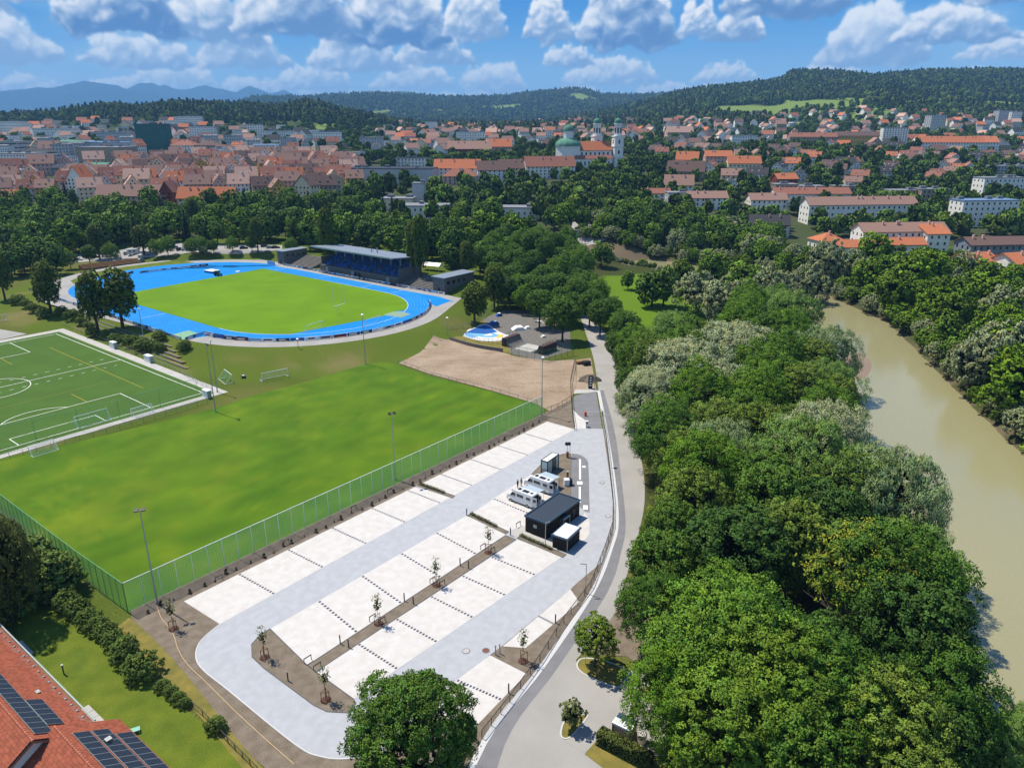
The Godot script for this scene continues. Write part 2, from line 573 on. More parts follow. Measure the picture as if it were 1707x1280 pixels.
# ---------------------------------------------------------------- the camper site, roads and pitches
func dashes(parent: Node, p: Vector2, q: Vector2, n: int, y: float):   # a dividing line of dark pavers set in pairs
	var b := Builder.new()
	var d := (q - p) / n
	var s := Vector2(-d.y, d.x).normalized() * 0.18
	for k in n:
		var a := p + d * (k + 0.22)
		var e := p + d * (k + 0.72)
		b.prism(pv([a - s, e - s, e + s, a + s]), y - 0.03, y + 0.012)
	piece("dividing_line", b.mesh(), mats.dark_paver, parent)

func line_mesh(path: PackedVector2Array, w: float, y: float) -> ArrayMesh:
	var b := Builder.new()
	for i in path.size() - 1:
		var d := (path[i + 1] - path[i]).normalized()
		var s := Vector2(-d.y, d.x) * w / 2
		b.quad(v3(path[i] - s, y), v3(path[i] + s, y), v3(path[i + 1] + s, y), v3(path[i + 1] - s, y))
	return b.mesh()

func draped(called: String, o: PackedVector2Array, up: float, mat: Material, label: String, tint = null):
	var g := Builder.new()
	var idx := Geometry2D.triangulate_polygon(o)
	for k in range(0, idx.size(), 3): drape(g, o[idx[k]], o[idx[k + 1]], o[idx[k + 2]], 5, up, tint)
	tag(piece(called, g.mesh(), mat), label, "", "", "structure")

func lawn_tint(p: Vector2) -> Color:     # mowing lanes along the fence, dry and worn patches
	var d := (Vector2(7.33, -165.93) - Vector2(-55.15, -89.12)).normalized()
	var lane := p.dot(Vector2(-d.y, d.x))
	var along_it := p.dot(d)
	var c := Color(0.90, 0.92, 0.90) * (1.0 + 0.07 * signf(sin(lane * 1.15)) * smoothstep(-0.5, 0.2, wisp.get_noise_2d(p.x * 0.02, p.y * 0.02)))
	c = c.lerp(Color(1.2, 1.04, 1.1), clampf(wisp.get_noise_2d(along_it * 0.03, lane * 0.06) * 1.7 + 0.05 + 0.38 * smoothstep(-10.0, -70.0, p.x), 0.0, 0.65))
	c = c.lerp(Color(1.75, 1.15, 2.2), clampf(wisp.get_noise_2d(p.x * 0.11 + 40.0, p.y * 0.11) * 2.6 - 0.62 + 0.3 * smoothstep(-20.0, -70.0, p.x), 0.0, 0.42))
	var worn := (p - Vector2(-75.44, -116.65)).length() / 16.0
	c = c.lerp(Color(1.8, 1.2, 2.4), clampf(0.75 - worn + wisp.get_noise_2d(p.x * 0.2, p.y * 0.2) * 0.9, 0.0, 0.55))
	worn = (p - Vector2(-63.66, -188.79)).length() / 9.0
	c = c.lerp(Color(1.9, 1.25, 2.6), clampf(1.0 - worn + wisp.get_noise_2d(p.x * 0.2, p.y * 0.2) * 0.9, 0.0, 0.7))
	return c * 0.5

func sand_tint(p: Vector2) -> Color:     # darker damp streaks left by the grader
	var n := wisp.get_noise_2d(p.x * 0.05, p.y * 0.35)
	var c := Color(1.0, 0.98, 0.96) * (1.0 + 0.06 * wisp.get_noise_2d(p.x * 0.3, p.y * 0.3))
	return c.lerp(Color(0.66, 0.62, 0.58), clampf(n * 2.6 - 0.45, 0.0, 0.7))

func build_site():
	# big mown lawn pitch
	draped("lawn", curve(pv([Vector2(-113.68, -137.32), Vector2(-102.36, -145.01), Vector2(-75.01, -169.12), Vector2(-67.35, -179.37), Vector2(-52.44, -194.87), Vector2(-42.53, -206.40), Vector2(-35.05, -206.98), Vector2(-22.38, -195.40), Vector2(5.52, -174.12), Vector2(7.97, -167.52)]), false, 3) + pv([Vector2(-55.39, -89.26), Vector2(-84.37, -112.90), Vector2(-111.32, -134.00)]), 0.03, mats.lawn, "large mown green lawn pitch behind the tall green fence", lawn_tint)
	# bare sandy ground
	draped("sand_ground", pv([Vector2(-33.46, -206.98), Vector2(-28.39, -217.94), Vector2(-25.83, -232.83), Vector2(-20.07, -232.11), Vector2(-2.87, -217.94), Vector2(0.82, -214.17), Vector2(11.33, -209.33), Vector2(18.91, -210.52), Vector2(17.40, -187.81), Vector2(15.04, -175.84), Vector2(9.33, -168.32), Vector2(5.81, -173.69), Vector2(-5.30, -183.04), Vector2(-22.49, -196.45)]), 0.12, mats.sand, "bare sandy levelled ground between lawn pitch and skate park", sand_tint)
	# soil round the new paving
	sheet("soil", pv([Vector2(9.37, -169.12), Vector2(15.17, -177.59), Vector2(14.47, -157.33), Vector2(21.67, -157.33), Vector2(19.97, -131.34), Vector2(18.38, -114.96), Vector2(16.12, -106.15), Vector2(11.79, -93.72), Vector2(3.84, -77.93), Vector2(-3.23, -65.55), Vector2(-7.09, -58.27), Vector2(-22.07, -58.27), Vector2(-28.81, -63.53), Vector2(-42.37, -77.04), Vector2(-53.69, -87.35), Vector2(-55.08, -89.68)]), 0.05, mats.soil, "bare brown soil round the paving of the camper site")
	# light grey loop drive of small pavers
	var loop := pv([Vector2(14.47, -157.33), Vector2(20.98, -157.33), Vector2(20.34, -146.26), Vector2(18.94, -123.39), Vector2(17.48, -112.90), Vector2(14.36, -102.07)]) + pv([Vector2(9.85, -96.33), Vector2(8.82, -94.78), Vector2(-1.41, -81.88), Vector2(-2.97, -80.10), Vector2(-8.40, -73.33)]) + curve(pv([Vector2(-11.37, -67.58), Vector2(-14.33, -64.36), Vector2(-17.93, -63.28), Vector2(-21.17, -63.53), Vector2(-24.67, -65.37), Vector2(-35.18, -73.74), Vector2(-39.86, -77.48), Vector2(-41.77, -80.10), Vector2(-42.25, -83.11), Vector2(-41.02, -86.56)]), false, 5)
	var lower := loop
	sheet("paved_drive", lower, 0.065, mats.drive_paving, "pale grey paved loop drive of the camper site")
	kerb("kerb", curve(pv([Vector2(-11.37, -67.58), Vector2(-14.33, -64.36), Vector2(-17.93, -63.28), Vector2(-21.17, -63.53), Vector2(-24.67, -65.37), Vector2(-35.18, -73.74), Vector2(-39.86, -77.48), Vector2(-41.77, -80.10), Vector2(-42.25, -83.11), Vector2(-41.02, -86.56)]), false, 6), 0.16, 0.10, mats.kerb_stone, "pale kerb round the outer bend of the loop drive")
	# rows of stalls
	var rows := [
		["parking_row", [Vector2(8.30, -161.72), Vector2(14.44, -156.97), Vector2(-41.02, -86.56), Vector2(-48.27, -91.81)], 10, "long row of pale paved stalls along the tall green fence"],
		["parking_row", [Vector2(-7.82, -117.52), Vector2(-0.67, -111.10), Vector2(-26.53, -78.15), Vector2(-33.63, -85.51)], 5, "upper inner row of pale paved stalls left of the black hut"],
		["parking_row", [Vector2(0.96, -108.96), Vector2(8.23, -103.81), Vector2(-19.34, -72.22), Vector2(-25.09, -77.04)], 6, "lower inner row of pale paved stalls below the planted median"],
		["parking_row", [Vector2(8.82, -94.78), Vector2(9.91, -91.66), Vector2(1.81, -81.52), Vector2(-1.25, -81.88)], 2, "short wedge of two pale stalls below the lower drive"],
		["parking_row", [Vector2(-2.89, -80.10), Vector2(1.87, -76.60), Vector2(-4.42, -67.58), Vector2(-11.06, -70.85)], 2, "two pale stalls beside the road partly behind the big maple"]]
	for r in rows:
		var q: Array = r[1]
		var s := sheet(r[0], pv(q), 0.08, mats.stall_paving, r[3])
		for k in range(1, r[2]):
			var t: float = float(k) / r[2]
			var a: Vector2 = q[0].lerp(q[3], t)
			var e: Vector2 = q[1].lerp(q[2], t)
			dashes(s, a, e, 14, 0.09)
	# stalls where the campers stand
	var yard := sheet("parking_row", pv([Vector2(3.91, -133.73), Vector2(5.18, -132.13), Vector2(10.96, -123.39), Vector2(9.45, -119.27), Vector2(2.78, -113.72), Vector2(-0.57, -111.69), Vector2(-7.29, -117.73), Vector2(-3.21, -123.86)]), 0.08, mats.stall_paving, "pale paved stalls under the two parked camper vans")
	dashes(yard, Vector2(-3.43, -123.39), Vector2(2.87, -117.95), 13, 0.09)
	dashes(yard, Vector2(-0.17, -127.26), Vector2(6.47, -121.07), 13, 0.09)
	sheet("footpath", pv([Vector2(-0.57, -111.10), Vector2(2.90, -114.13), Vector2(9.27, -106.15), Vector2(8.23, -103.81), Vector2(1.27, -109.15)]), 0.085, mats.concrete, "pale footpath between the median and the black hut")
	sheet("footpath", pv([Vector2(11.92, -114.96), Vector2(13.17, -118.17), Vector2(13.76, -115.38), Vector2(13.32, -110.90), Vector2(12.41, -108.96), Vector2(10.70, -107.82), Vector2(8.94, -105.60), Vector2(8.20, -108.01)]), 0.085, mats.stall_paving, "pale paved corner beside the small black shed")
	# planted median and planting beds
	var bed := func(o: Array, label: String, smooth := false):
		var p := curve(pv(o), true, 5) if smooth else pv(o)
		sheet("planting_bed", p, 0.09, mats.soil, label)
		var ring := p.duplicate()
		ring.append(p[0])
		kerb("bed_edging", ring, 0.12, 0.12, mats.dark_kerb, label.replace("soil", "dark edging round the soil"))
	bed.call([Vector2(-26.53, -78.15), Vector2(-1.07, -110.31), Vector2(0.66, -108.96), Vector2(-25.09, -77.04)], "brown soil median with young trees between the inner rows")
	bed.call([Vector2(-33.63, -85.51), Vector2(-34.59, -84.36), Vector2(-35.12, -82.25), Vector2(-34.21, -79.75), Vector2(-31.95, -77.59), Vector2(-23.99, -71.23), Vector2(-22.08, -70.17), Vector2(-19.53, -69.98), Vector2(-19.01, -71.63), Vector2(-19.34, -72.22), Vector2(-25.24, -77.04), Vector2(-26.53, -78.15)], "brown soil island with two young trees inside the drive bend")
	bed.call([Vector2(-18.09, -129.53), Vector2(-10.82, -124.58), Vector2(-11.20, -123.63), Vector2(-18.44, -128.51)], "narrow soil hedge bed across the long fence row")
	bed.call([Vector2(-7.51, -117.73), Vector2(-0.57, -111.49), Vector2(-1.08, -110.70), Vector2(-8.01, -117.08)], "narrow soil hedge bed left of the black hut")
	bed.call([Vector2(1.48, -110.31), Vector2(8.85, -104.34), Vector2(8.21, -103.46), Vector2(0.86, -109.34)], "narrow soil hedge bed below the black hut")
	bed.call([Vector2(3.91, -133.73), Vector2(7.37, -141.07), Vector2(11.06, -143.47), Vector2(12.59, -143.47), Vector2(11.07, -123.39), Vector2(9.31, -125.79), Vector2(8.94, -129.27)], "brown soil bed with mulch spots behind the camper vans")
	# asphalt lane with markings beside the bed
	var lane := sheet("asphalt_lane", curve(pv([Vector2(11.18, -123.39), Vector2(11.79, -131.34), Vector2(12.65, -142.57), Vector2(13.36, -143.47), Vector2(14.81, -142.57), Vector2(15.73, -140.19), Vector2(15.64, -136.75), Vector2(14.97, -128.76), Vector2(14.04, -118.17)]), false, 4) + pv([Vector2(13.21, -118.61)]), 0.085, mats.fresh_asphalt, "short grey asphalt lane with white bars beside the loop drive")
	for q in [pv([Vector2(14.08, -140.78), Vector2(14.46, -140.78), Vector2(13.63, -131.34), Vector2(13.27, -131.34)]), pv([Vector2(12.95, -128.26), Vector2(13.30, -128.26), Vector2(12.75, -121.99), Vector2(12.41, -121.99)])]:
		sheet("lane_bar", q, 0.097, mats.white_line, "", "", lane)
	for q in [pv([Vector2(14.49, -137.60), Vector2(15.11, -137.60), Vector2(15.03, -136.75), Vector2(14.41, -136.75)]), pv([Vector2(12.79, -130.55), Vector2(13.85, -130.55), Vector2(13.74, -129.27), Vector2(12.69, -129.27)]), pv([Vector2(13.09, -120.85), Vector2(13.97, -120.85), Vector2(13.82, -119.27), Vector2(12.95, -119.27)])]:
		sheet("lane_mark", q, 0.097, mats.white_line, "", "", lane)
	# entrance
	sheet("asphalt_entrance", curve(pv([Vector2(15.22, -170.35), Vector2(15.49, -175.84), Vector2(16.20, -178.93), Vector2(19.05, -181.19), Vector2(22.17, -182.57)]), false, 4) + pv([Vector2(20.84, -157.33), Vector2(17.10, -157.33), Vector2(17.34, -162.85), Vector2(16.25, -165.15)]), 0.08, mats.fresh_asphalt, "dark asphalt entrance with the site barrier")
	sheet("footpath", pv([Vector2(15.15, -169.53), Vector2(16.25, -165.15), Vector2(17.34, -162.85), Vector2(17.10, -157.33), Vector2(14.47, -157.33)]), 0.075, mats.stall_paving, "pale paved wedge beside the site barrier")
	sheet("footpath", pv([Vector2(15.81, -183.98), Vector2(22.70, -184.45), Vector2(22.44, -182.11), Vector2(15.56, -180.73)]), 0.07, mats.concrete, "pale concrete band across the top of the site entrance")
	sheet("soil", pv([Vector2(19.27, -210.52), Vector2(23.76, -212.33), Vector2(23.00, -196.45), Vector2(22.33, -183.98), Vector2(15.97, -183.98), Vector2(17.40, -187.81)]), 0.055, mats.sand, "rough sandy corner with a spoil heap beside the road")
	# the road along the river wood
	var left_edge := curve(pv([Vector2(-8.32, -47.55), Vector2(-3.22, -65.37), Vector2(3.83, -77.81), Vector2(12.10, -94.17), Vector2(16.31, -106.15), Vector2(18.49, -114.96), Vector2(20.09, -131.34), Vector2(21.62, -156.97), Vector2(22.96, -183.98), Vector2(24.47, -210.52), Vector2(24.87, -237.22), Vector2(24.47, -270.80), Vector2(18.83, -297.71)]), false, 6)
	var right_edge := curve(pv([Vector2(21.25, -304.63), Vector2(27.62, -280.60), Vector2(30.78, -248.87), Vector2(31.79, -219.86), Vector2(28.64, -170.76), Vector2(27.27, -142.57), Vector2(24.98, -123.86), Vector2(21.13, -108.96), Vector2(17.05, -96.01), Vector2(14.20, -88.03), Vector2(8.36, -79.17)]), false, 6)
	sheet("road", left_edge + right_edge + curve(pv([Vector2(8.82, -77.26), Vector2(14.58, -73.64), Vector2(19.81, -70.27)]), false, 4) + pv([Vector2(19.24, -67.58), Vector2(13.31, -69.89)]) + curve(pv([Vector2(10.85, -70.27), Vector2(6.85, -69.42), Vector2(5.32, -67.58), Vector2(5.53, -65.37), Vector2(7.64, -63.86), Vector2(12.13, -61.67), Vector2(12.82, -47.55)]), false, 4), 0.06, mats.old_road, "pale worn asphalt road between the camper site and the river wood")
	var patch_line := curve(pv([Vector2(-8.32, -47.55), Vector2(-3.22, -65.37), Vector2(3.83, -77.81), Vector2(12.10, -94.17), Vector2(16.31, -106.15), Vector2(18.49, -114.96), Vector2(20.09, -131.34), Vector2(21.62, -156.97), Vector2(22.91, -183.51)]), false, 6)
	var band := PackedVector2Array()
	var back := PackedVector2Array()
	var far_line := curve(pv([Vector2(-3.44, -47.55), Vector2(-0.91, -64.95), Vector2(5.92, -77.81), Vector2(14.35, -94.17), Vector2(18.20, -106.15), Vector2(20.07, -114.96), Vector2(21.63, -131.34), Vector2(23.56, -156.97), Vector2(24.18, -183.51)]), false, 6)
	for i in patch_line.size():
		band.append(patch_line[i])
		back.append(far_line[i])
	back.reverse()
	sheet("fresh_asphalt_strip", band + back, 0.072, mats.fresh_asphalt, "darker fresh asphalt strip along the left edge of the road")
	var gutter := pv([])
	for p in patch_line: gutter.append(p)
	kerb("kerb", gutter, 0.75, 0.10, mats.kerb_stone, "pale concrete kerb between road and camper site")
	# parking bay with islands at the lower right
	sheet("gravel_bay", pv([Vector2(14.20, -88.03), Vector2(17.76, -97.11), Vector2(22.24, -94.48), Vector2(25.94, -80.45), Vector2(21.48, -78.15), Vector2(16.13, -78.72), Vector2(15.21, -79.87), Vector2(10.45, -80.45), Vector2(9.52, -81.64)]), 0.05, mats.soil, "dusty gravel bay at the edge of the river wood")
	sheet("dry_lawn", pv([Vector2(22.35, -82.25), Vector2(16.19, -79.06), Vector2(14.17, -74.89), Vector2(18.14, -72.82), Vector2(24.47, -68.95), Vector2(30.46, -77.04)]), 0.055, mats.dry_grass, "dry grass verge below the gravel bay")
	var isle := curve(pv([Vector2(8.55, -78.72), Vector2(9.57, -79.52), Vector2(12.25, -78.94), Vector2(14.79, -77.04), Vector2(14.05, -75.10), Vector2(12.96, -74.26), Vector2(9.99, -75.95), Vector2(8.60, -77.37)]), true, 5)
	sheet("dry_lawn", isle, 0.10, mats.dry_grass, "dry grass island under the small round tree")
	isle.append(isle[0])
	kerb("kerb", isle, 0.18, 0.12, mats.kerb_stone, "kerb round the island of the small round tree")
	sheet("footpath", pv([Vector2(13.50, -74.36), Vector2(14.76, -76.82), Vector2(16.16, -77.93), Vector2(20.38, -80.45), Vector2(21.72, -79.29), Vector2(15.20, -72.82)]), 0.075, mats.old_road, "short asphalt footpath into the river wood")
	sheet("footpath", pv([Vector2(4.89, -69.89), Vector2(10.56, -70.85), Vector2(18.30, -69.89), Vector2(17.05, -63.53), Vector2(9.94, -65.37), Vector2(7.88, -63.53), Vector2(4.87, -64.52)]), 0.052, mats.old_road, "worn asphalt apron round the small shrub island")
	var isle2 := curve(pv([Vector2(5.61, -66.68), Vector2(6.08, -68.49), Vector2(7.20, -69.42), Vector2(8.86, -69.70), Vector2(8.65, -68.95), Vector2(6.98, -66.59), Vector2(6.05, -66.07)]), true, 5)
	sheet("dry_lawn", isle2, 0.10, mats.dry_grass, "dry grass island under the small shrub tree")
	isle2.append(isle2[0])
	kerb("kerb", isle2, 0.18, 0.12, mats.kerb_stone, "kerb round the island of the small shrub tree")
	sheet("footpath", pv([Vector2(9.01, -69.70), Vector2(11.21, -70.27), Vector2(14.64, -69.32), Vector2(16.41, -63.69), Vector2(13.75, -63.69), Vector2(9.86, -65.81), Vector2(8.12, -64.02), Vector2(5.89, -65.72), Vector2(7.19, -66.59)]), 0.075, mats.old_road, "asphalt forecourt with the recycling bins")
	sheet("dry_lawn", pv([Vector2(9.65, -65.81), Vector2(15.05, -63.53), Vector2(20.30, -60.51), Vector2(16.64, -58.27), Vector2(11.32, -60.51), Vector2(8.11, -63.86)]), 0.11, mats.dry_grass, "dry mown grass below the clipped hedge")
	# garden of the tiled house
	sheet("garden_lawn", pv([Vector2(-71.10, -90.80), Vector2(-64.82, -90.52), Vector2(-51.42, -81.04), Vector2(-44.99, -74.89), Vector2(-36.97, -68.95), Vector2(-26.89, -61.67), Vector2(-19.59, -53.48), Vector2(-38.40, -53.48), Vector2(-66.98, -81.64)]), 0.04, mats.garden, "garden lawn beside the red tiled house")
	sheet("dry_strip", curve(pv([Vector2(-54.44, -88.03), Vector2(-49.64, -84.11), Vector2(-41.53, -76.49), Vector2(-28.81, -63.53), Vector2(-20.28, -56.15)]), false, 3) + curve(pv([Vector2(-24.97, -57.55), Vector2(-35.03, -67.58), Vector2(-42.51, -74.36), Vector2(-50.51, -81.64), Vector2(-55.14, -86.03)]), false, 3), 0.058, mats.dry_grass, "yellowed dry grass strip beside the site's soil edge")
	build_turf()

# artificial-turf pitch: corner of the goal line and touch line by the white boundary path, u towards the left goal post, v away
func build_turf():
	var o := Vector2(-80.99, -181.65)
	var far := Vector2(-153.23, -239.47)
	var v := (far - o).normalized()
	var u := Vector2(v.y, -v.x)
	if u.x > 0.0: u = -u
	var at := func(a: float, b: float) -> Vector2: return o + u * a + v * b
	var long := o.distance_to(far)
	var pad := pv([at.call(-4.5, -4.5), at.call(-4.5, long + 6.0), at.call(75.0, long + 6.0), at.call(75.0, -4.5)])
	sheet("turf_border", pad, 0.05, mats.concrete, "pale concrete path round the artificial pitch")
	var t := sheet("turf_pitch", pv([at.call(-1.8, -2.2), at.call(-1.8, long + 2.6), at.call(75.0, long + 2.6), at.call(75.0, -2.2)]), 0.065, mats.turf, "dark green artificial turf football pitch")
	var ln := func(a: Array, w: float, m: Material, called := "pitch_line"):
		var p := PackedVector2Array()
		for q in a: p.append(at.call(q[0], q[1]))
		piece(called, line_mesh(p, w, 0.082 if m == mats.white_line else 0.078), m, t)
	var wl: Material = mats.white_line
	ln.call([[0, 0], [0, long]], 0.16, wl)
	ln.call([[0, 0], [68, 0]], 0.16, wl)
	ln.call([[0, long], [68, long]], 0.16, wl)
	ln.call([[0, long / 2], [68, long / 2]], 0.16, wl)
	var g := 34.0 - 20.16
	for s in [0.0, 1.0]:
		var b := func(k: float) -> float: return long * s + (k if s == 0.0 else -k)
		ln.call([[g, b.call(0)], [g, b.call(16.5)], [68 - g, b.call(16.5)], [68 - g, b.call(0)]], 0.16, wl)
		ln.call([[24.8, b.call(0)], [24.8, b.call(5.5)], [43.2, b.call(5.5)], [43.2, b.call(0)]], 0.16, wl)
		var arc := []
		for k in 17:
			var w := lerpf(-0.927, 0.927, k / 16.0)
			arc.append([34.0 + 9.15 * sin(w), b.call(11.0 + 9.15 * cos(w))])
		ln.call(arc, 0.16, wl)
	var circle := []
	for k in 49:
		circle.append([34.0 + 9.15 * cos(TAU * k / 48.0), long / 2 + 9.15 * sin(TAU * k / 48.0)])
	ln.call(circle, 0.16, wl)
	var yl: Material = mats.yellow_line
	ln.call([[8, 16], [8, long - 16]], 0.14, yl)
	ln.call([[22, 17], [22, 26]], 0.14, yl)
	ln.call([[22, long - 17], [22, long - 26]], 0.14, yl)
	ln.call([[12, long * 0.31], [68, long * 0.31]], 0.07, yl)
	for s in [-4.5, 4.5]:
		var b := Builder.new()
		for k in 22:
			var p: Vector2 = at.call(3.0 + k * 3.0, long / 2 + s)
			var q: Vector2 = at.call(4.0 + k * 3.0, long / 2 + s)
			var w := v * 0.07
			b.quad(v3(p - w, 0.08), v3(q - w, 0.08), v3(q + w, 0.08), v3(p + w, 0.08))
		piece("dashed_line", b.mesh(), wl, t)
	sheet("asphalt_yard", pv([at.call(18, long + 6.2), at.call(6, long + 8), at.call(14, long + 40), at.call(75, long + 40), at.call(75, long + 6.2)]), 0.045, mats.old_road, "pale asphalt play yard beyond the artificial pitch")

# ---------------------------------------------------------------- the stadium; places are (along the axis, back across it)
func sp(a: float, p: float) -> Vector2:
	return START + RUN * a + BACK * p

func spv(list: Array) -> PackedVector2Array:
	var o := PackedVector2Array()
	for q in list: o.append(sp(q[0], q[1]))
	return o

func oval(r: float, from: float, to: float, mid := 54.0, steps := 24) -> Array:   # bend at the right end, degrees from the near straight (-90) to the far one (90)
	var o := []
	for k in steps + 1:
		var w := deg_to_rad(lerpf(from, to, float(k) / steps))
		o.append([mid + r * cos(w), 36.7 + r * sin(w)])
	return o

func build_stadium():
	var left_bend := []
	for k in 25:
		var w := deg_to_rad(90.0 + 180.0 * k / 24.0)
		left_bend.append([-29.4 + 46.5 * cos(w), 36.7 + 46.5 * sin(w)])
	# grey path round the oval
	var ring := spv(oval(51.0, -92, 60)) + pv([Vector2(-19.7, -284.5), Vector2(-26.0, -290.0), Vector2(-113.7, -363.9), Vector2(-123.1, -365.6), Vector2(-151.4, -365.6), Vector2(-168.5, -354.0), Vector2(-179.2, -341.6)])
	var lp := []
	for k in 21:
		var w := deg_to_rad(118.0 + 152.0 * k / 20.0)
		lp.append([-29.4 + 61.0 * cos(w), 36.7 + 57.0 * sin(w)])
	sheet("stadium_path", Geometry2D.convex_hull(ring + spv(lp)), 2.225, mats.old_road, "grey asphalt path round the blue running track")
	sheet("grass_edge", spv([[-84, 60], [-86, 35], [-82, 15], [-70, 4], [-62, 2], [-74, 20], [-76, 40], [-70, 62]]), 2.24, mats.garden, "grass wedge inside the left bend of the path")
	var blue := spv(left_bend) + spv([[-20, -14.6], [57.5, -14.6], [58.5, -12.0], [60.5, -6.5]]) + spv(oval(44.3, -78, 50, 54.0, 28)) + pv([Vector2(-28.4, -270.3), Vector2(-24.3, -278.3), Vector2(-22.3, -278.3), Vector2(-28.6, -286.7), Vector2(-46.2, -300.3), Vector2(-70.6, -320.4), Vector2(-102.2, -346.2), Vector2(-115.3, -354.8), Vector2(-119.6, -357.3), Vector2(-131.8, -355.7), Vector2(-147.6, -357.3), Vector2(-163.8, -344.6)])
	var track := sheet("running_track", blue, 2.245, mats.track_blue, "bright blue running track round the stadium lawn")
	# the lawn inside
	var lawn := spv([[-24.6, 0], [54, 0]]) + spv(oval(36.3, -90, -46, 54.0, 6)) + pv([Vector2(-45.5, -255.5), Vector2(-41.8, -263.6)]) + spv(oval(36.3, 33, 90, 54.0, 8)) + spv([[-29.6, 73.4]])
	sheet("stadium_lawn", lawn, 2.27, mats.stadium_lawn, "vivid green stadium lawn inside the blue track")
	# lane lines
	plain("lane_pale", Color(0.52, 0.72, 0.88), 0.8)
	for k in 7:
		var r := 36.5 + 1.22 * k
		var path := spv([[-24.4, 36.7 - r], [54, 36.7 - r]]) + spv(oval(r, -90, 90)) + spv([[-29, 36.7 + r]])
		piece("lane_line", line_mesh(path, 0.14 if k == 0 else 0.05, 2.262), mats.white_line if k == 0 else mats.lane_pale, track)
	for k in 5:
		piece("lane_line", line_mesh(spv([[-40, -1.5 - 1.3 * k - 7.0], [56, -1.5 - 1.3 * k - 7.0]]), 0.05, 2.262), mats.lane_pale, track)
	for a in [[-22.0, 74.5, 83.0], [10.0, 74.5, 83.0], [40.0, 74.5, 83.0], [58.0, 74.0, 83.0], [20.0, -9.0, 0.0]]:
		piece("cross_line", line_mesh(spv([[a[0], a[1]], [a[0], a[2]]]), 0.12, 2.263), mats.white_line, track)
	plain("pale_green", Color(0.44, 0.60, 0.47), 0.85)
	plain("grey_green", Color(0.46, 0.55, 0.47), 0.85)
	sheet("jump_pad", pv([Vector2(-110.5, -230.0), Vector2(-104.4, -224.7), Vector2(-102.6, -225.1), Vector2(-101.2, -231.5), Vector2(-107.1, -236.0)]), 2.262, mats.pale_green, "pale green pad at the front edge of the running track")
	sheet("jump_pad", pv([Vector2(-46.2, -257.3), Vector2(-39.2, -253.3), Vector2(-36.3, -258.2), Vector2(-40.8, -262.7), Vector2(-43.3, -261.8)]), 2.275, mats.grey_green, "grey green pad inside the right bend of the track")
	build_boards()
	build_grandstand()
	# stepped terraces beside the artificial pitch
	var ter := thing("terrace_steps", Vector3.ZERO)
	tag(ter, "long weathered terrace steps between artificial pitch and the hedge", "steps")
	var p0 := Vector2(-82.31, -190.78)
	var p1 := Vector2(-159.01, -252.99)
	var d := (p1 - p0).normalized()
	var s := Vector2(-d.y, d.x)
	if s.y > 0.0: s = -s
	for k in 5:
		var b := Builder.new()
		var o := s * (1.0 + k * 1.5)
		var e := p0.lerp(p1, 0.16 + 0.05 * k)
		b.prism(pv([e + o, p1 + o, p1 + o + s * 0.5, e + o + s * 0.5]), -0.2, 0.35 + k * 0.38)
		piece("step", b.mesh(), mats.grey_concrete, ter)
		b = Builder.new()
		b.prism(pv([e + o + s * 0.5, p1 + o + s * 0.5, p1 + o + s * 1.5, e + o + s * 1.5]), -0.2, 0.2 + k * 0.38)
		piece("tread", b.mesh(), mats.dry_grass, ter)
	# steps by the left bend
	var low := thing("terrace_steps", Vector3.ZERO)
	tag(low, "short curved terrace steps by the left bend of the path", "steps")
	for k in 4:
		var b := Builder.new()
		var a := sp(-96.0 - k * 1.2, 20.0)
		var e := sp(-92.0 - k * 1.4, 46.0)
		b.prism(pv([a, e, e - RUN * 0.6, a - RUN * 0.6]), 1.2, 2.5 + k * 0.4)
		piece("step", b.mesh(), mats.wood, low)
	# stair gate up to the car park
	var gate := thing("stair_gate", v3(Vector2(-194.4, -373.0), lie(Vector2(-194.4, -373.0).x, Vector2(-194.4, -373.0).y)), face(RUN) + 0.9)
	tag(gate, "pale concrete stair gate between the grass banks at the far left", "gate")
	for q in [[-5.5, 1.0], [5.5, 1.0]]:
		var b := Builder.new()
		b.box(Vector3(q[0] - 0.4, -1, -9), Vector3(q[0] + 0.4, 2.6, 5))
		b.box(Vector3(q[0] - 1.0, -1, -3), Vector3(q[0] + 1.0, 4.2, -1))
		piece("wall", b.mesh(), mats.concrete, gate)
	for k in 8:
		var b := Builder.new()
		b.box(Vector3(-5, -1, -2.0 - k * 0.8), Vector3(5, 0.1 + k * 0.22, -1.2 - k * 0.8))
		piece("step", b.mesh(), mats.grey_concrete, gate)

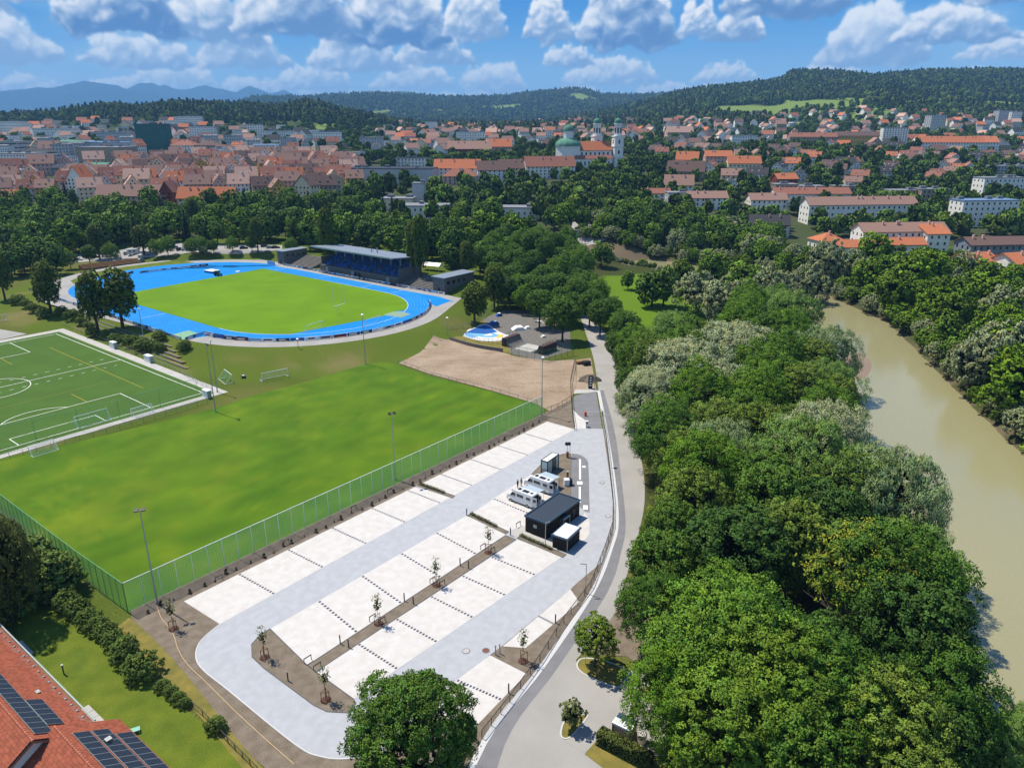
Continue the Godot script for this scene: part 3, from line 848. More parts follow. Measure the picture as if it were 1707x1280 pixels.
func build_boards():
	var tones := {"white": Color(0.80, 0.81, 0.82), "pale blue": Color(0.50, 0.66, 0.80), "navy": Color(0.07, 0.12, 0.28), "dark grey": Color(0.16, 0.17, 0.19), "dark red": Color(0.40, 0.09, 0.08), "brown": Color(0.34, 0.24, 0.17), "mid blue": Color(0.10, 0.30, 0.58), "green": Color(0.12, 0.34, 0.22), "light grey": Color(0.60, 0.62, 0.64)}
	var order := ["white", "pale blue", "white", "navy", "light grey", "white", "brown", "white", "mid blue", "light grey", "dark red", "white", "light grey", "dark grey", "pale blue"]
	for k in tones: plain("board " + k, tones[k], 0.5)
	var runs := [
		[spv([[-62, -15.2], [-20, -15.2], [57.7, -15.2]]), "along the front straight of the track", 5.0, 3],
		[pv([Vector2(-102.8, -223.7), Vector2(-100.0, -231.9), Vector2(-94.2, -227.5), Vector2(-82.8, -223.7)]), "beside the green pad at the track front", 4.2, 8],
		[spv(oval(44.9, -84, 52, 54.0, 60)), "round the right bend of the track", 4.4, 0],
		[spv([[-30, 84.6], [78, 84.6]]), "below the grandstand", 4.0, 4],
		[pv([Vector2(-170.8, -335.7), Vector2(-163.1, -343.1), Vector2(-146.9, -355.7)]), "at the far left of the track", 4.4, 12],
		[pv([Vector2(-169.8, -303.9), Vector2(-175.2, -321.7), Vector2(-174.2, -337.1)]), "by the stair gate end of the track", 4.0, 2]]
	for r in runs:
		var path: PackedVector2Array = r[0]
		var total := 0.0
		for i in path.size() - 1: total += path[i].distance_to(path[i + 1])
		var n := int(total / r[2])
		var place := func(t: float) -> Vector2:
			var left: float = t
			for i in path.size() - 1:
				var l := path[i].distance_to(path[i + 1])
				if left <= l or i == path.size() - 2: return path[i].lerp(path[i + 1], left / l)
				left -= l
			return path[0]
		for k in n:
			var a: Vector2 = place.call(total * k / n + 0.12)
			var b: Vector2 = place.call(total * (k + 1) / n - 0.12)
			var tone: String = order[(k * 7 + r[3] + (k * k) % 5) % order.size()]
			var o := thing("advertising_board", v3(a.lerp(b, 0.5), 2.24), face(b - a))
			tag(o, "%s advertising board, %s from the left %s" % [tone, ordinal(k + 1), r[1]], "advertising board", "advertising boards round the running track")
			var m := Builder.new()
			var w := a.distance_to(b)
			m.box(Vector3(-w / 2, 0.12, -0.04), Vector3(w / 2, 1.05, 0.04))
			piece("panel", m.mesh(), mats["board " + tone], o)
			for s in [-1, 1]:
				m = Builder.new()
				m.box(Vector3(s * (w / 2 - 0.3) - 0.04, 0, -0.5), Vector3(s * (w / 2 - 0.3) + 0.04, 0.9, -0.045))
				piece("stand", m.mesh(), mats.steel, o)
			if k % 3 != 1:
				m = Builder.new()
				var f := 0.28 if k % 2 == 0 else 0.36
				m.box(Vector3(-w * f, 0.38, 0.042), Vector3(w * f * 0.7, 0.80, 0.058))
				piece("print", m.mesh(), mats["board navy" if tone in ["white", "pale blue", "light grey"] else "board white"], o)

func ordinal(n: int) -> String:
	var small := ["", "first", "second", "third", "fourth", "fifth", "sixth", "seventh", "eighth", "ninth", "tenth", "eleventh", "twelfth", "thirteenth", "fourteenth", "fifteenth", "sixteenth", "seventeenth", "eighteenth", "nineteenth"]
	var tens := ["", "", "twenty", "thirty", "forty", "fifty", "sixty", "seventy", "eighty", "ninety"]
	if n < 20: return small[n]
	if n < 100: return tens[n / 10].trim_suffix("y") + "ieth" if n % 10 == 0 else tens[n / 10] + "-" + small[n % 10]
	return "%dth" % n

func build_grandstand():
	var turn := face(RUN)
	var g := thing("grandstand", v3(sp(22, 87), 2.2), turn)     # local x along, -z backwards
	tag(g, "roofed concrete grandstand with rows of blue seats", "grandstand")
	var b := Builder.new()
	b.box(Vector3(-26, -0.5, -1.5), Vector3(26, 3.0, 0))
	piece("front_wall", b.mesh(), mats.grey_concrete, g)
	for k in 10:
		b = Builder.new()
		b.box(Vector3(-26, -0.5, -2.75 - k * 1.25), Vector3(26, 3.0 + k * 0.48, -1.5 - k * 1.25))
		piece("tier", b.mesh(), mats.grey_concrete, g)
	b = Builder.new()
	b.box(Vector3(-26, -0.5, -14.3), Vector3(26, 8.6, -14.0))
	piece("rear_wall", b.mesh(), mats.grey_concrete, g)
	# seats: shells with backs, joined row by row
	plain("seat_blue", Color(0.10, 0.33, 0.64), 0.5)
	plain("seat_pale", Color(0.26, 0.50, 0.74), 0.5)
	var r := RandomNumberGenerator.new()
	r.seed = 3
	for tone in ["seat_blue", "seat_pale"]:
		b = Builder.new()
		for k in 10:
			for i in 100:
				var x := -25.4 + i * 0.508
				if absf(absf(x) - 8.6) < 0.7 or absf(absf(x) - 17.4) < 0.5: continue
				if (r.randf() < 0.72) != (tone == "seat_blue"): continue
				var y := 3.0 + k * 0.48 + (0.0 if k > 0 else 0.0)
				var z := -2.0 - k * 1.25
				b.box(Vector3(x - 0.21, y + 0.05, z - 0.1), Vector3(x + 0.21, y + 0.42, z + 0.30), false)
				b.box(Vector3(x - 0.21, y + 0.42, z - 0.16), Vector3(x + 0.21, y + 0.80, z - 0.1), false)
		var s := piece("seats", b.mesh(), mats[tone], g)
		s.set_meta("kind", "stuff")
	# doors and niches in the front wall
	for x in [-21.0, -3.0, -1.0, 1.5, 20.0]:
		b = Builder.new()
		b.box(Vector3(x - 0.9, -0.4, 0.003), Vector3(x + 0.9, 2.3, 0.05))
		piece("door", b.mesh(), mats.galvanised if absf(x) > 2.0 else mats.dark_metal, g)
	# roof, beams, columns
	plain("roof_sheet", Color(0.48, 0.52, 0.57), 0.5, 0.2)
	b = Builder.new()
	for k in 28:
		var x0 := -27.5 + k * 55.0 / 28.0
		var x1 := x0 + 55.0 / 28.0 - 0.06
		var a := [Vector3(x0, 11.5, 3.4), Vector3(x1, 11.5, 3.4), Vector3(x1, 10.0, -14.5), Vector3(x0, 10.0, -14.5)]
		var up := Vector3(0, 0.35, 0)
		b.quad(a[0] + up, a[1] + up, a[2] + up, a[3] + up)
		b.quad(a[3], a[2], a[1], a[0])
		b.quad(a[0], a[1], a[1] + up, a[0] + up)
		b.quad(a[1], a[2], a[2] + up, a[1] + up)
		b.quad(a[2], a[3], a[3] + up, a[2] + up)
		b.quad(a[3], a[0], a[0] + up, a[3] + up)
	piece("roof", b.mesh(), mats.roof_sheet, g)
	b = Builder.new()
	b.box(Vector3(-27.6, 11.3, 3.4), Vector3(27.6, 11.95, 3.6))
	piece("fascia", b.mesh(), mats.galvanised, g)
	for k in 9:
		var x := -25.0 + k * 6.25
		b = Builder.new()
		b.box(Vector3(x - 0.25, 6.0, -9.4), Vector3(x + 0.25, 10.4, -8.9))
		piece("column", b.mesh(), mats.concrete, g)
		b = Builder.new()
		b.bar(Vector3(x, 11.25, 3.0), Vector3(x, 9.75, -14.2), 0.3, 0.5)
		piece("beam", b.mesh(), mats.concrete, g)
	for s in [-1, 1]:
		b = Builder.new()
		b.box(Vector3(s * 26.0 - 0.15, 0, -13.5), Vector3(s * 26.0 + 0.15, 6.6, -1.0))
		piece("side_wall", b.mesh(), mats.grey_concrete, g)
	for q in [[5.0, -5.0], [8.0, -5.6]]:
		b = Builder.new()
		b.box(Vector3(q[0] - 0.2, 10.8, q[1] - 0.2), Vector3(q[0] + 0.2, 12.2 + q[0] * 0.12, q[1] + 0.2))
		piece("roof_vent", b.mesh(), mats.galvanised, g)
	# open standing steps on both sides
	for q in [[-22.0, 22.0, "standing steps left of the grandstand"], [61.5, 26.0, "standing steps right of the grandstand"]]:
		var t := thing("terrace_steps", v3(sp(q[0], 86.5), 2.2), turn)
		tag(t, "weathered grey concrete " + q[2], "steps")
		for k in 11:
			b = Builder.new()
			b.box(Vector3(-q[1] / 2, -0.5, -1.1 - k * 1.1), Vector3(q[1] / 2, 0.32 + k * 0.31, -k * 1.1))
			piece("step", b.mesh(), mats.grey_concrete, t)
	# end buildings
	for q in [[73.3, 6.4, 18.0, "right"], [-33.2, 5.0, 14.0, "left"]]:
		var t := thing("end_building", v3(sp(q[0], 86.0), 2.2), turn)
		tag(t, "low dark rendered building at the %s end of the standing steps" % q[3], "building")
		b = Builder.new()
		b.box(Vector3(-q[1] / 2, -1, -q[2]), Vector3(q[1] / 2, 6.2, 0))
		piece("wall", b.mesh(), mats.grey_concrete, t)
		b = Builder.new()
		b.box(Vector3(-q[1] / 2 - 0.5, 6.2, -q[2] - 0.5), Vector3(q[1] / 2 + 0.5, 6.55, 0.6))
		piece("roof", b.mesh(), mats.roof_sheet, t)
		b = Builder.new()
		b.box(Vector3(-0.6, 0, 0.003), Vector3(0.6, 2.1, 0.05))
		piece("door", b.mesh(), mats.dark_metal, t)
		for k in 4:
			b = Builder.new()
			b.box(Vector3(q[1] / 2 + 0.003, 3.6, -3.0 - k * 3.2), Vector3(q[1] / 2 + 0.05, 4.8, -1.6 - k * 3.2))
			piece("window", b.mesh(), mats.glass_dark, t)
	# white tent beside the stand
	var tent := thing("tent", v3(sp(49, 107), 5.6), turn + 0.2)
	tag(tent, "white pitched party tent behind the standing steps", "tent")
	b = Builder.new()
	b.quad(Vector3(-5, 2.3, 2), Vector3(5, 2.3, 2), Vector3(5, 3.5, 0), Vector3(-5, 3.5, 0))
	b.quad(Vector3(5, 2.3, -2), Vector3(-5, 2.3, -2), Vector3(-5, 3.5, 0), Vector3(5, 3.5, 0))
	b.tri(Vector3(5, 2.3, 2), Vector3(5, 2.3, -2), Vector3(5, 3.5, 0))
	b.tri(Vector3(-5, 2.3, -2), Vector3(-5, 2.3, 2), Vector3(-5, 3.5, 0))
	piece("canopy", b.mesh(), mats.white_metal, tent)
	for x in [-4.9, 0.0, 4.9]:
		for z in [-1.9, 1.9]:
			b = Builder.new()
			b.tube(Vector3(x, -0.5, z), Vector3(x, 2.3, z), 0.06, 0.06)
			piece("pole", b.mesh(), mats.white_metal, tent)

# ---------------------------------------------------------------- the town
var sites := []      # [x, z, radius] of every building
var cells := {}
var homes := []

func built(p: Vector2, gap: float) -> bool:
	var c := Vector2i(floori(p.x / 40.0), floori(p.y / 40.0))
	for i in range(-1, 2):
		for j in range(-1, 2):
			for s in cells.get(c + Vector2i(i, j), []):
				if Vector2(s.x, s.y).distance_to(p) < s.z + gap: return true
	return false

func claim(p: Vector2, r: float):
	var c := Vector2i(floori(p.x / 40.0), floori(p.y / 40.0))
	if not cells.has(c): cells[c] = []
	cells[c].append(Vector3(p.x, p.y, r))

func gable_roof(b: Builder, w: float, l: float, y: float, rise: float, over := 0.5):     # ridge along x
	var e := rise * over / (l / 2.0)
	var p := [Vector3(-w / 2 - over, y - e, l / 2 + over), Vector3(w / 2 + over, y - e, l / 2 + over), Vector3(w / 2 + over, y + rise, 0), Vector3(-w / 2 - over, y + rise, 0), Vector3(-w / 2 - over, y - e, -l / 2 - over), Vector3(w / 2 + over, y - e, -l / 2 - over)]
	var up := Vector3(0, 0.35, 0)
	b.quad(p[0] + up, p[1] + up, p[2] + up, p[3] + up)
	b.quad(p[5] + up, p[4] + up, p[3] + up, p[2] + up)
	b.quad(p[3], p[2], p[1], p[0])
	b.quad(p[2], p[3], p[4], p[5])
	for k in [[0, 1], [1, 2], [2, 5], [5, 4], [4, 3], [3, 0]]:
		b.quad(p[k[0]], p[k[1]], p[k[1]] + up, p[k[0]] + up)

func hip_roof(b: Builder, w: float, l: float, y: float, rise: float, over := 0.5):
	var x := w / 2 + over
	var z := l / 2 + over
	var r := maxf(0.3, x - z)
	var q := [Vector3(-x, y, z), Vector3(x, y, z), Vector3(x, y, -z), Vector3(-x, y, -z), Vector3(-r, y + rise, 0), Vector3(r, y + rise, 0)]
	b.quad(q[0], q[1], q[5], q[4])
	b.quad(q[2], q[3], q[4], q[5])
	b.tri(q[1], q[2], q[5])
	b.tri(q[3], q[0], q[4])
	b.quad(q[3], q[2], q[1], q[0])

func house_walls(b: Builder, w: float, l: float, h: float, rise: float):
	b.box(Vector3(-w / 2, -3, -l / 2), Vector3(w / 2, h, l / 2), false)
	if rise > 0.0:
		b.tri(Vector3(w / 2, h, l / 2), Vector3(w / 2, h, -l / 2), Vector3(w / 2, h + rise, 0))
		b.tri(Vector3(-w / 2, h, -l / 2), Vector3(-w / 2, h, l / 2), Vector3(-w / 2, h + rise, 0))

# window panes on all four sides, each a thin box set proud of the wall
func window_mesh(w: float, l: float, h: float, floors: int, bay: float, size: Vector2, band := false) -> ArrayMesh:
	var b := Builder.new()
	var fh := h / floors
	for f in floors:
		var y := fh * f + fh * 0.5
		for side in 4:
			var long := w if side % 2 == 0 else l
			var out := (l if side % 2 == 0 else w) / 2
			var n := maxi(1, int((long - 1.0) / bay))
			b.t = Transform3D(Basis(Vector3.UP, PI / 2 * side), Vector3.ZERO)
			if band:
				b.box(Vector3(-long / 2 + 0.6, y - size.y / 2, out - 0.1), Vector3(long / 2 - 0.6, y + size.y / 2, out + 0.05), false)
				continue
			for k in n:
				var x := (k + 0.5 - n / 2.0) * (long - 1.0) / n
				b.box(Vector3(x - size.x / 2, y - size.y / 2, out - 0.1), Vector3(x + size.x / 2, y + size.y / 2, out + 0.05), false)
	return b.mesh()

const WALLS := {"white": Color(0.90, 0.89, 0.86), "cream": Color(0.86, 0.79, 0.66), "pale grey": Color(0.72, 0.72, 0.72), "pinkish": Color(0.80, 0.66, 0.60), "yellow": Color(0.74, 0.61, 0.32), "beige": Color(0.62, 0.56, 0.48), "blue-grey": Color(0.46, 0.50, 0.55), "brick red": Color(0.48, 0.24, 0.18), "dark glass": Color(0.20, 0.40, 0.37)}
const ROOFS := {"orange tiled": Color(0.70, 0.41, 0.27), "red tiled": Color(0.56, 0.36, 0.29), "weathered red tiled": Color(0.57, 0.44, 0.385), "pinkish tiled": Color(0.71, 0.57, 0.50), "brown tiled": Color(0.40, 0.31, 0.28), "dark grey": Color(0.24, 0.23, 0.24), "flat grey": Color(0.48, 0.49, 0.51), "flat dark": Color(0.20, 0.22, 0.26), "green copper": Color(0.33, 0.52, 0.44), "flat blue-grey": Color(0.38, 0.48, 0.60)}

func tone(kind: String, key: String) -> Material:
	var k := kind + " " + key
	if not mats.has(k):
		var c: Color = WALLS[key] if kind == "wall" else ROOFS[key]
		if kind == "roof" and not key.begins_with("flat"):
			var m := ground_mat(k, noise_tex(key.hash() % 1000, 0.12, c.darkened(0.16), c.lightened(0.10), 4, 128), 9.0, null, 1.0, 0.85, 0.2)
			m.uv1_world_triplanar = true
		else:
			ground_mat(k, noise_tex(key.hash() % 999, 0.05, c.darkened(0.07), c.lightened(0.05), 3, 128), 12.0, null, 1.0, 0.85, 0.2)
	return mats[k]

# a larger building placed by hand: site = [x, z, ground, height to the eaves, width]
func building(called: String, label: String, site: Array, deep: float, turn: float, wall: String, roof: String, rise: float, floors: int, bay := 3.2, shape := "gable", size := Vector2(1.1, 1.5), band := false) -> Node3D:
	var o := thing(called, Vector3(site[0], site[2], site[1] - deep * 0.5 * cos(turn)), turn)
	tag(o, label, "building")
	var w: float = site[4]
	var h: float = site[3]
	var n := int(w / 14.0) + 1
	for k in n: claim(Vector2(o.position.x, o.position.z) + Vector2(cos(turn), -sin(turn)) * ((k + 0.5) / n - 0.5) * w, maxf(deep, 12.0) * 0.62)
	var b := Builder.new()
	house_walls(b, w, deep, h, rise if shape == "gable" else 0.0)
	piece("wall", b.mesh(), tone("wall", wall), o)
	b = Builder.new()
	if shape == "gable": gable_roof(b, w, deep, h, rise, 0.7)
	elif shape == "hip": hip_roof(b, w, deep, h, rise, 0.7)
	else:
		b.box(Vector3(-w / 2 - 0.3, h, -deep / 2 - 0.3), Vector3(w / 2 + 0.3, h + 0.6, deep / 2 + 0.3), false)
	var rf := piece("roof", b.mesh(), tone("roof", roof), o)
	var r := RandomNumberGenerator.new()
	r.seed = int(absf(site[0]) * 7)
	for k in int(w / 16.0) + 1:
		b = Builder.new()
		var x := r.randf_range(-0.42, 0.42) * w
		var y := h + (rise * 0.75 if shape != "flat" else 0.6)
		if shape == "flat":
			b.crate(Vector3(x, y + 0.9, r.randf_range(-0.25, 0.25) * deep), Vector3(r.randf_range(2, 5), 1.8, r.randf_range(2, 4)))
			piece("roof_unit", b.mesh(), tone("roof", "flat grey"), rf)
		else:
			b.crate(Vector3(x, y + 0.9, deep * 0.12), Vector3(0.9, 2.6, 0.9))
			piece("chimney", b.mesh(), tone("wall", "pinkish"), rf)
	if floors > 0:
		var s := piece("windows", window_mesh(w, deep, h, floors, bay, size, band), mats.glass_dark if called != "glass_tower" else mats.river_glass, o)
		s.set_meta("kind", "stuff")
	return o

func make_house(w: float, l: float, h: float, rise: float, wall: String, roof: String) -> Node3D:
	var o := thing("house", Vector3.ZERO)
	o.set_meta("words", "%s house, %s roof" % [wall, roof])
	var b := Builder.new()
	house_walls(b, w, l, h, rise)
	piece("wall", b.mesh(), tone("wall", wall), o)
	b = Builder.new()
	gable_roof(b, w, l, h, rise)
	var rf := piece("roof", b.mesh(), tone("roof", roof), o)
	b = Builder.new()
	b.crate(Vector3(w * 0.2, h + rise + 0.2, 0.6), Vector3(0.9, 2.2, 0.8))
	piece("chimney", b.mesh(), tone("wall", "pinkish"), rf)
	b = Builder.new()      # dormers
	for x in [-0.25, 0.08]:
		for s in [1.0, -1.0]:
			b.crate(Vector3(w * x, h + rise * 0.42, s * l * 0.27), Vector3(1.5, 1.5, 1.6))
	piece("dormers", b.mesh(), tone("wall", wall), rf).set_meta("kind", "stuff")
	var s := piece("windows", window_mesh(w, l, h, maxi(1, int(h / 2.9)), 2.9, Vector2(1.0, 1.35)), mats.glass_dark, o)
	s.set_meta("kind", "stuff")
	b = Builder.new()      # attic windows in the gables
	for side in [1, -1]:
		for q in [[0.0, 0.5], [-1.4, 0.22], [1.4, 0.22]]:
			b.crate(Vector3(side * (w / 2), h + rise * q[1], q[0]), Vector3(0.12, 1.1, 0.9))
	piece("attic_windows", b.mesh(), mats.glass_dark, o).set_meta("kind", "stuff")
	return o

func settle(zone: String, outline: PackedVector2Array, step: float, turn: float, jitter: float, protos: Array, share: float, most: int):
	var lo := outline[0]
	var hi := outline[0]
	for p in outline:
		lo = lo.min(p)
		hi = hi.max(p)
	var list := []
	var z := hi.y
	while z > lo.y:
		var x := lo.x
		while x < hi.x:
			var p := Vector2(x, z) + Vector2(rng.randf_range(-0.3, 0.3), rng.randf_range(-0.3, 0.3)) * step
			x += step
			var pick: Node3D = protos[rng.randi() % protos.size()]
			var a := turn + rng.randf_range(-jitter, jitter) + (PI / 2 if rng.randf() < 0.4 else 0.0)
			if rng.randf() > share or not Geometry2D.is_point_in_polygon(p, outline) or built(p, step * 0.34): continue
			list.append([p, pick, a])
			claim(p, step * 0.42)
		z -= step
	var i := 0
	for q in list:
		if i < most:
			var o: Node3D
			if not q[1].has_meta("used"):
				o = q[1]
				o.set_meta("used", true)
				o.position = v3(q[0], lie(q[0].x, q[0].y))
				o.rotation.y = q[2]
			else:
				o = copy(q[1], v3(q[0], lie(q[0].x, q[0].y)), q[2])
			o.scale = Vector3.ONE * rng.randf_range(0.85, 1.12)
			homes.append({"node": o, "zone": zone, "x": q[0].x / -q[0].y, "d": -q[0].y})
		else:
			rest.append(q)
		i += 1

var rest := []

func label_houses():
	var zones := {}
	for t in homes:
		if not zones.has(t.zone): zones[t.zone] = []
		zones[t.zone].append(t)
	for name in zones:
		var list: Array = zones[name]
		list.sort_custom(func(p, q): return p.d < q.d)
		var rows: int = maxi(1, int(ceil(list.size() / 14.0)))
		for r in rows:
			var row := list.slice(r * list.size() / rows, (r + 1) * list.size() / rows)
			row.sort_custom(func(p, q): return p.x < q.x)
			for i in row.size():
				var o: Node3D = row[i].node
				tag(o, "%s, %s from left, %s row of %s" % [o.get_meta("words"), ordinal(i + 1), ordinal(r + 1), name], "house", "houses of " + name)

func build_town():
	var old := [make_house(15, 11, 9, 6.5, "white", "weathered red tiled"), make_house(18, 12, 10, 7, "cream", "pinkish tiled"), make_house(14, 10, 8.5, 6.5, "pale grey", "red tiled"), make_house(20, 12, 9.5, 7, "pinkish", "weathered red tiled"), make_house(13, 10, 10, 6, "white", "orange tiled"), make_house(17, 11, 8, 6.5, "beige", "brown tiled"), make_house(16, 12, 9, 7, "white", "pinkish tiled"), make_house(14, 11, 9, 6, "yellow", "weathered red tiled"), make_house(19, 12, 10, 6.5, "cream", "red tiled")]
	var villas := [make_house(12, 10, 6, 4.5, "white", "orange tiled"), make_house(14, 10, 6, 4.5, "white", "red tiled"), make_house(12, 11, 6.5, 4.2, "pale grey", "brown tiled"), make_house(15, 11, 6, 4.5, "cream", "weathered red tiled"), make_house(16, 10, 7, 4.5, "white", "dark grey"), make_house(13, 10, 6, 5, "white", "brown tiled")]
	big_buildings()
	var blocks := [make_house(22, 13, 12, 0.8, "white", "flat grey"), make_house(16, 16, 15, 0.8, "pale grey", "flat grey"), make_house(26, 14, 10, 0.8, "white", "flat blue-grey"), make_house(20, 12, 9, 0.9, "beige", "flat dark")]
	settle("the old town", pv([Vector2(-395.2, -557.1), Vector2(-351.8, -559.0), Vector2(-317.3, -569.3), Vector2(-250.8, -571.9), Vector2(-196.4, -571.9), Vector2(-153.1, -580.0), Vector2(-120.7, -602.6), Vector2(-142.8, -719.1), Vector2(-188.7, -825.0), Vector2(-323.3, -877.9), Vector2(-386.7, -794.8), Vector2(-425.4, -741.3), Vector2(-476.1, -678.5)]), 17.5, 0.35, 0.18, old, 0.86, 200)
	settle("the quarter beyond", pv([Vector2(-574.7, -825.4), Vector2(-471.7, -825.3), Vector2(-350.6, -877.8), Vector2(-200.4, -878.1), Vector2(-216.3, -1103.4), Vector2(-403.0, -1404.1), Vector2(-760.1, -1517.4), Vector2(-1094.6, -1597.1)]), 26.0, 0.2, 0.5, old + blocks + blocks + blocks + villas, 0.6, 40)
	settle("the right-hand quarter", pv([Vector2(108.9, -608.8), Vector2(184.0, -602.6), Vector2(294.6, -659.4), Vector2(444.2, -719.2), Vector2(542.3, -763.6), Vector2(855.8, -1222.3), Vector2(544.6, -1089.3), Vector2(329.8, -1233.9), Vector2(183.6, -1046.8)]), 21.0, -0.3, 0.4, villas, 0.33, 80)
	settle("the quarter beyond the church", pv([Vector2(-173.2, -878.6), Vector2(-91.3, -879.7), Vector2(35.8, -993.3), Vector2(194.3, -1109.4), Vector2(321.5, -1773.6), Vector2(122.4, -3434.6), Vector2(-276.4, -1687.1)]), 27.0, 0.1, 0.5, villas + old + blocks, 0.5, 0)
	settle("the far quarter on the right", pv([Vector2(230.3, -1262.1), Vector2(607.0, -1180.0), Vector2(913.8, -1307.5), Vector2(1067.5, -1536.4), Vector2(332.0, -1757.6)]), 28.0, 0.1, 0.5, villas, 0.45, 0)
	label_houses()
	far_houses()
	for p in old + villas + blocks:
		if not p.has_meta("used"): p.free()

func far_houses():
	var w := Builder.new()
	for q in rest:
		var p: Vector2 = q[0]
		var s := rng.randf_range(0.85, 1.2)
		var flat := rng.randf() < (0.45 if p.x < -0.2 * -p.y else 0.12)
		w.t = Transform3D(Basis(Vector3.UP, q[2]).scaled(Vector3(s, s, s)), v3(p, lie(p.x, p.y)))
		var wc: Color = WALLS[["white", "cream", "pale grey", "white", "beige", "white"][rng.randi() % 6]]
		var rc: Color = ROOFS[["red tiled", "weathered red tiled", "orange tiled", "brown tiled", "pinkish tiled", "dark grey", "weathered red tiled"][rng.randi() % 7]]
		var h := rng.randf_range(6.0, 10.0)
		w.col = wc.srgb_to_linear()
		house_walls(w, 15, 11, h, 0.0 if flat else 5.0)
		w.col = (ROOFS["flat grey"] if flat else rc).srgb_to_linear()
		if flat: w.box(Vector3(-7.7, h, -5.7), Vector3(7.7, h + 0.5, 5.7), false)
		else: gable_roof(w, 15, 11, h, 5.0)
		w.col = Color(0.03, 0.035, 0.04)
		for k in 4:
			for f in 2:
				w.box(Vector3(-5.8 + k * 3.6, 1.2 + f * h * 0.45, 5.5), Vector3(-4.8 + k * 3.6, 2.6 + f * h * 0.45, 5.56), false)
	tag(piece("far_houses", w.mesh(), mats.painted), "small far houses with red roofs spread between trees beyond the town", "houses", "", "stuff")

